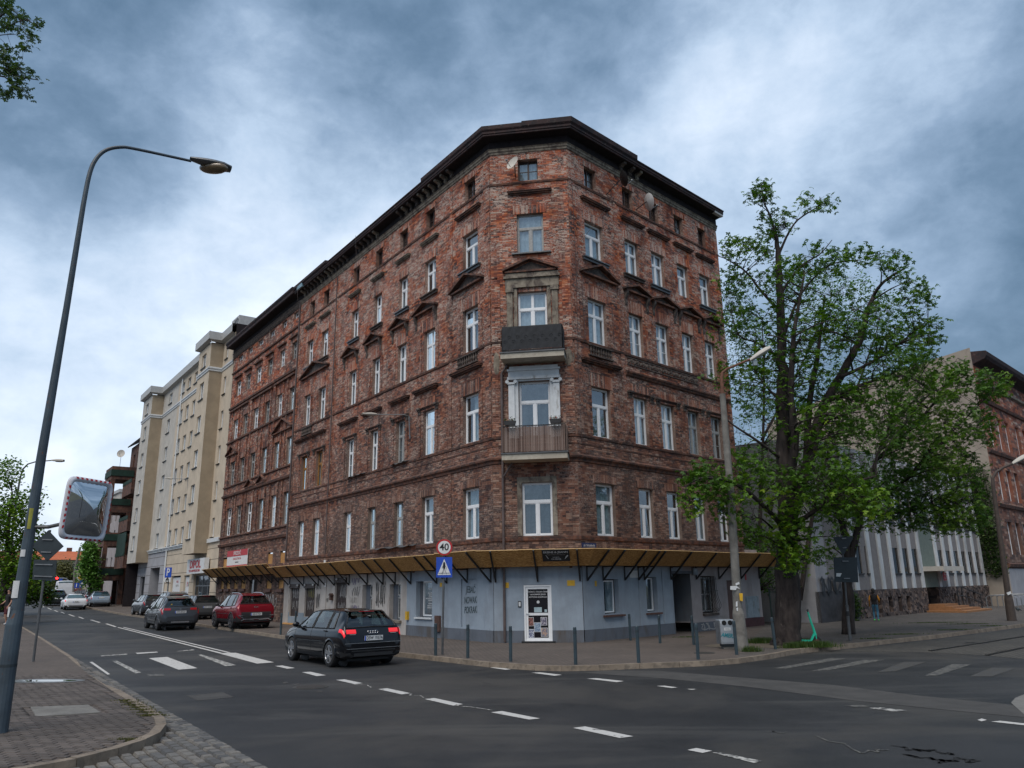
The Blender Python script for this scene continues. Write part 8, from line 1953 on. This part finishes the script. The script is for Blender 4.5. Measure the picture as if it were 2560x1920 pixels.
tree('pale green birch like tree behind the big chestnut', b2p, [([(1890, 1560), (1900, 1300), (1910, 1000), (1905, 800)], .14, .02), ([(1905, 1100), (2010, 900), (2080, 740)], .08, .015), ([(2000, 1500), (2050, 1200), (2150, 950), (2200, 800)], .12, .02)],
     [(1850, 780, 50, 110, 1), (1880, 900, 70, 130, 1), (2020, 720, 110, 80, 1), (2140, 760, 120, 90, .9), (2060, 900, 140, 130, .8), (1900, 1100, 90, 130, .9), (2250, 900, 70, 90, .8), (2080, 1150, 150, 150, .9), (1840, 1350, 60, 100, 1.5), (1940, 1400, 60, 100, 1.5)], 260, 2500, .12, 7, 'leaf', m_leaf2, 1.0, 5, 'birch_tree', thin=1.0)
b3p = gp(2128, 1585, .12)
tree('dark wide maple with twin stems behind the stickered sign pole', b3p, [([(2122, 1588), (2120, 1480), (2118, 1400), (2108, 1320), (2085, 1240), (2070, 1150)], .24, .05), ([(2118, 1420), (2140, 1340), (2160, 1260), (2190, 1150), (2230, 1050)], .16, .04), ([(2160, 1260), (2250, 1210), (2330, 1130), (2400, 1080), (2440, 1070)], .09, .02), ([(2190, 1150), (2290, 1060), (2360, 970), (2380, 920)], .08, .015), ([(2085, 1240), (2040, 1180), (2020, 1120)], .07, .02), ([(2150, 1290), (2260, 1280), (2350, 1260), (2430, 1250)], .07, .015), ([(2330, 1130), (2430, 1030), (2490, 970)], .03, .01), ([(2120, 1400), (2080, 1370), (2050, 1390)], .03, .01)],
     [(2300, 1110, 120, 100, 1.2), (2380, 1190, 90, 80, 1.2), (2410, 1280, 70, 60, 1.2), (2330, 1290, 80, 50, 1.1), (2360, 990, 60, 70, .8), (2395, 930, 35, 40, 1.2), (2470, 960, 60, 45, 1.4), (2440, 1060, 60, 60, .9), (2200, 1230, 120, 70, 1.2), (2100, 1250, 80, 60, 1.0), (2250, 1000, 70, 60, .6), (2230, 1310, 60, 30, .8), (2060, 1390, 40, 30, .6), (2110, 1340, 40, 40, .5), (2280, 900, 60, 60, .5)], 300, 2300, .10, 4, 'palm', m_leaf5, 1.2, 7, 'maple_tree', tintf=lambda c: .62+.2*math.sin(c.x*1.7))
# dark undergrowth behind trunk, ivy on the gable
def bush(lb, blobs, y, n, leaf, mt, seed, nm='shrub', stem=True):
    return tree(lb, Vector((0, y, .1)) if False else Vector((vp((0, y, 0), blobs[0][0], 1500).x, y, hz(vp((0, y, 0), blobs[0][0], 1500).x, y)+.1)), [([(blobs[0][0], 1548), (blobs[0][0]+2, 1480)], .03, .02)], blobs, 40, n, leaf, 6, 'leaf', mt, 1.0, seed, nm)
bush('dark shrubs filling the gap behind the green fence', [(1900, 1450, 60, 70, 1), (1920, 1340, 60, 70, 1), (2030, 1480, 60, 60, .9), (1950, 1500, 60, 40, 1)], 39, 1300, .14, m_leaf3, 9)
bush('low ivy shrub at the corner of the finned block', [(2135, 1520, 18, 40, 1)], 37.5, 260, .10, m_leaf3, 10)
t = thing('ivy', 'green ivy fanning over the blank plastered gable', 'climbing plant', (G0.x, G0.y, 0)); q, tw = MB(), MB(); ri = random.Random(2)
for k in range(46):
    u = ri.uniform(.3, 6.0); z = ri.uniform(2, 6); pts = []
    for j in range(9): pts.append(FG.pt(max(.05, u-.0+j*ri.uniform(.0, .7)*(1 if k % 2 else .2)), .05, min(Hg-8.5, z+j*ri.uniform(.5, 1.2))))
    tw.tube(pts, .02, 3, cap=False)
    for p in spline(pts, 4):
        if ri.random() < .75: leaf_cluster(q, p+Vector((0, -.08, 0)), ri, .13, 3, 'leaf', ri.random())
for k in range(2600):
    u = abs(ri.gauss(0, 1.0))+.1; z = 2+abs(ri.gauss(0, 5)); 
    if z < Hg-9: leaf_cluster(q, FG.pt(u, .12, z), ri, .15, 2, 'leaf', ri.random()*.7)
tw.build('stems', m_bark, t); q.build('leaves', m_leaf3, t)
# left side trees
lp_ = Vector((-31.0, 47, .3))
tree('leafy street tree behind the curved lamps at the left edge', lp_, [([(10, 1530), (14, 1440), (20, 1320), (30, 1230)], .28, .05), ([(16, 1400), (60, 1330), (85, 1260)], .1, .02), ([(14, 1440), (-20, 1330), (-20, 1200)], .1, .02)],
     [(20, 1180, 40, 40, 1), (60, 1260, 45, 45, 1), (20, 1290, 60, 60, 1), (80, 1340, 35, 50, 1), (30, 1390, 70, 60, 1.2), (60, 1440, 55, 55, 1.2), (0, 1480, 40, 40, 1), (100, 1240, 15, 20, .8), (-30, 1300, 50, 120, .7)], 160, 1700, .20, 5, 'leaf', m_leaf, 1.2, 12, 'street_tree')
tree('dark dense tree filling the far left kerb under the sign backs', Vector((-40.5, 62, .5)), [([(50, 1530), (55, 1440)], .2, .08)], [(70, 1430, 45, 45, 1), (100, 1460, 30, 35, 1.2), (40, 1470, 50, 45, 1.2), (95, 1490, 40, 22, 1.2), (120, 1490, 22, 16, 1)], 60, 1100, .22, 6, 'leaf', m_leaf3, 1.2, 13, 'street_tree')
def far_tree(lb, px, top, bot, D, blobs, n, mt, seed, leaf=.35):
    r_ = ray(px, 1480); k = D/math.hypot(r_.x, r_.y); x, y = r_.x*k, r_.y*k
    return tree(lb, Vector((x, y, hz(x, y))), [([(px, bot), (px, (top+bot)/2)], .22, .08)], blobs, 40, n, leaf, 6, 'leaf', mt, 1.0, seed, 'street_tree')
far_tree('bright green street tree before the loggia tower', 226, 1350, 1500, 88, [(226, 1400, 20, 45, 1), (216, 1425, 16, 40, 1), (236, 1450, 12, 35, 1), (228, 1370, 12, 22, 1)], 900, m_leaf2, 14, .26)
far_tree('olive green tree before the cream house', 160, 1400, 1500, 150, [(162, 1432, 26, 32, 1), (150, 1460, 26, 24, 1), (178, 1460, 16, 22, 1)], 800, m_leaf4, 15)
far_tree('green tree at the far left of the junction', 118, 1420, 1500, 155, [(118, 1462, 22, 30, 1), (100, 1480, 20, 18, 1), (138, 1478, 20, 14, 1)], 700, m_leaf3, 16)
# branch reaching in at the top left
nb = Vector((-9.4, 9.2, .12)); TV = lambda x, y, d=0: vp(Vector((nb.x, nb.y+d, 0)), x, y)
tree('street tree outside the left edge whose leafy boughs hang into the top corner', nb, [([(-620, 2100), (-600, 1500), (-560, 900), (-520, 500), (-480, 100)], .2, .06), ([(-540, 600), (-300, 380), (-100, 160), (-20, 60), (30, 20)], .06, .008), ([(-560, 760), (-300, 420), (-100, 240), (-10, 170), (40, 190), (95, 200)], .05, .004), ([(-560, 800), (-280, 420), (-80, 240), (0, 190), (40, 225)], .04, .004), ([(-100, 120), (10, 70), (60, 50), (80, 58)], .015, .003), ([(-80, 100), (0, 88), (40, 86)], .012, .003), ([(-50, 140), (20, 122), (55, 119)], .01, .003)],
     [(10, 18, 30, 22, 1.4), (28, 40, 24, 14, 1.3), (58, 45, 14, 9, 1.6), (96, 63, 9, 7, 2.5), (20, 65, 20, 12, 1.2), (62, 80, 20, 9, 1.6), (82, 95, 9, 9, 1.8), (10, 120, 16, 14, 1.2), (62, 119, 10, 5, 1.8), (36, 130, 7, 5, 1.5), (15, 150, 24, 14, 1.5), (45, 162, 16, 10, 1.5), (65, 185, 14, 8, 1.6), (88, 192, 8, 5, 2), (30, 180, 24, 10, 1.6), (45, 225, 16, 12, 1.6), (68, 240, 10, 8, 1.8), (10, 238, 12, 6, 2), (40, 205, 16, 8, 1.4), (-80, 120, 60, 120, .5), (-350, 200, 150, 200, .25)], 90, 620, .042, 3, 'palm', m_leaf3, .8, 21, 'overhanging_tree', vpf=TV, thin=.5)

# ============================================================ people
def skin_person(name, lb, base, s, yaw, J, E_, mats, region, hair=None, extra=None):
    t = thing(name, lb, 'person', base, yaw, local=True)
    me = bpy.data.meshes.new('b'); idx = {k: i for i, k in enumerate(J)}
    me.from_pydata([Vector(J[k][0])*s for k in J], [(idx[a], idx[b]) for a, b in E_], []); o = bpy.data.objects.new('b', me); COL.objects.link(o)
    sm = o.modifiers.new('skin', 'SKIN'); sv = me.skin_vertices[0].data if me.skin_vertices else None
    if sv is None:
        me.attributes  # skin layer is created with the modifier
    for k in J: v = me.skin_vertices[0].data[idx[k]]; v.radius = (J[k][1]*s, J[k][1]*s*(J[k][2] if len(J[k]) > 2 else 1)); v.use_root = k == 'pelvis'
    o.modifiers.new('sub', 'SUBSURF').levels = 2; dg = bpy.context.evaluated_depsgraph_get(); m2 = bpy.data.meshes.new_from_object(o.evaluated_get(dg)); bpy.data.objects.remove(o); m2.name = 'body'; m2.materials.clear()
    for m_ in mats: m2.materials.append(m_)
    for p in m2.polygons: p.material_index = region(p.center/s); p.use_smooth = True
    ob = bpy.data.objects.new('body', m2); COL.objects.link(ob); ob.parent = t
    return t
m_skin = flat('skin', (.36, .20, .14)); m_yel = flat('mustard_sleeves', (.42, .17, .012), .85); m_blk = flat('black_cloth', (.008, .008, .010), .9); m_jean = flat('blue_jeans', (.035, .12, .19), .9); m_neon = flat('neon_green_shoe', (.10, .75, .10), .6); m_dred = flat('maroon_shorts', (.07, .012, .018), .9); m_shoe = flat('pale_trainers', (.5, .5, .52), .6); m_hair = flat('dark_hair', (.010, .008, .007), .7)
def joints(st=.12, arm=0):
    return {'pelvis': ((0, 0, .93), .135, .95), 'waist': ((0, 0, 1.08), .125, .85), 'chest': ((0, .01, 1.28), .155, .75), 'neck0': ((0, 0, 1.46), .075), 'neck': ((0, -.0, 1.53), .052), 'head0': ((0, -.012, 1.61), .078, 1.1), 'head': ((0, -.0, 1.70), .078, 1.1), 'nose': ((0, .085, 1.655), .012),
            'hl': ((-.09, 0, .88), .095), 'kl': ((-.10, st*.9, .49), .062), 'al': ((-.10, -st*.4+.02, .10), .040), 'tl': ((-.11, -st*.4+.16, .045), .034), 'hel': ((-.10, -st*.4-.04, .05), .035), 'hr': ((.09, 0, .88), .095), 'kr': ((.10, st*.1, .49), .062), 'ar': ((.10, -st*1.6, .12), .040), 'tr': ((.11, -st*1.6+.13, .04), .034), 'her': ((.10, -st*1.6-.05, .07), .035),
            'sl': ((-.19, 0, 1.42), .062), 'el': ((-.26, -.04, 1.14), .045), 'wl': ((-.27, .08, .92), .030), 'pl': ((-.27, .12, .85), .034, .5), 'sr': ((.19, 0, 1.42), .062), 'er': ((.27, -.03, 1.15), .045), 'wr': ((.24, .16, 1.0), .030), 'pr': ((.235, .22, .98), .034, .5),
            **{'f%s%d' % (s_, k): (((-.27 if s_ == 'l' else .235)+(k-1.5)*.018, (.15 if s_ == 'l' else .29), (.76+abs(k-1.3)*.012 if s_ == 'l' else .96)), .009) for s_ in 'lr' for k in range(4)}, 'thl': ((-.225, .16, .83), .010), 'thr': ((.19, .26, 1.0), .010)}
EDG = [('pelvis', 'waist'), ('waist', 'chest'), ('chest', 'neck0'), ('neck0', 'neck'), ('neck', 'head0'), ('head0', 'head'), ('head0', 'nose'), ('pelvis', 'hl'), ('hl', 'kl'), ('kl', 'al'), ('al', 'tl'), ('al', 'hel'), ('pelvis', 'hr'), ('hr', 'kr'), ('kr', 'ar'), ('ar', 'tr'), ('ar', 'her'), ('chest', 'sl'), ('sl', 'el'), ('el', 'wl'), ('wl', 'pl'), ('chest', 'sr'), ('sr', 'er'), ('er', 'wr'), ('wr', 'pr')]+[('p%s' % s_, 'f%s%d' % (s_, k)) for s_ in 'lr' for k in range(4)]+[('wl', 'thl'), ('wr', 'thr')]
def rgA(c):
    if c.z > 1.50: return 0
    if abs(c.x) > .185 and c.z > .7: return 0 if (c.y > .125) else 1
    if c.z > .90: return 2
    return 4 if c.z < .115 else 3
pr = gp(2192, 1553, .12)
t = skin_person('person', 'person seen from behind in black vest with mustard sleeves, blue jeans and neon green shoes', pr, .80, math.radians(-25), joints(.14), EDG, [m_skin, m_yel, m_blk, m_jean, m_neon], rgA)
q = MB(); q.ball((0, -.02*.8, 1.69*.8), .100*.8, .115*.8, .125*.8, 14, 10); q.ball((0, -.06*.8, 1.60*.8), .085*.8, .06*.8, .10*.8, 12, 8); q.build('hair', m_hair, t, smooth=True)
q = MB()
for sx in (-.16, .16): q.tube([(sx*.8, .10*.8, 1.28*.8), (sx*.8, .08*.8, 1.46*.8)], .008, 5)
q.ball((0, -.0, 1.25*.8), .165*.8, .135*.8, .26*.8, 16, 10); q.build('vest', m_blk, t, smooth=True)
def rgB(c):
    if c.z > 1.50: return 0
    if abs(c.x) > .2 and c.z > .7: return 2 if c.z > 1.2 else 0
    if c.z > .90: return 2
    if c.z > .52: return 3
    return 4 if c.z < .11 else 0
pl_ = gp(12, 1563, .12)
t = skin_person('person', 'person in black T-shirt and maroon shorts walking toward the camera behind the lamp post', pl_, 1.12, math.radians(150), joints(.10), EDG, [m_skin, m_yel, m_blk, m_dred, m_shoe], rgB)
q = MB(); q.ball((0, -.03*1.1, 1.72*1.1), .095*1.12, .105*1.12, .10*1.12, 14, 10); q.build('hair', m_hair, t, smooth=True)
c_ = at_d(0, 1450, 120)
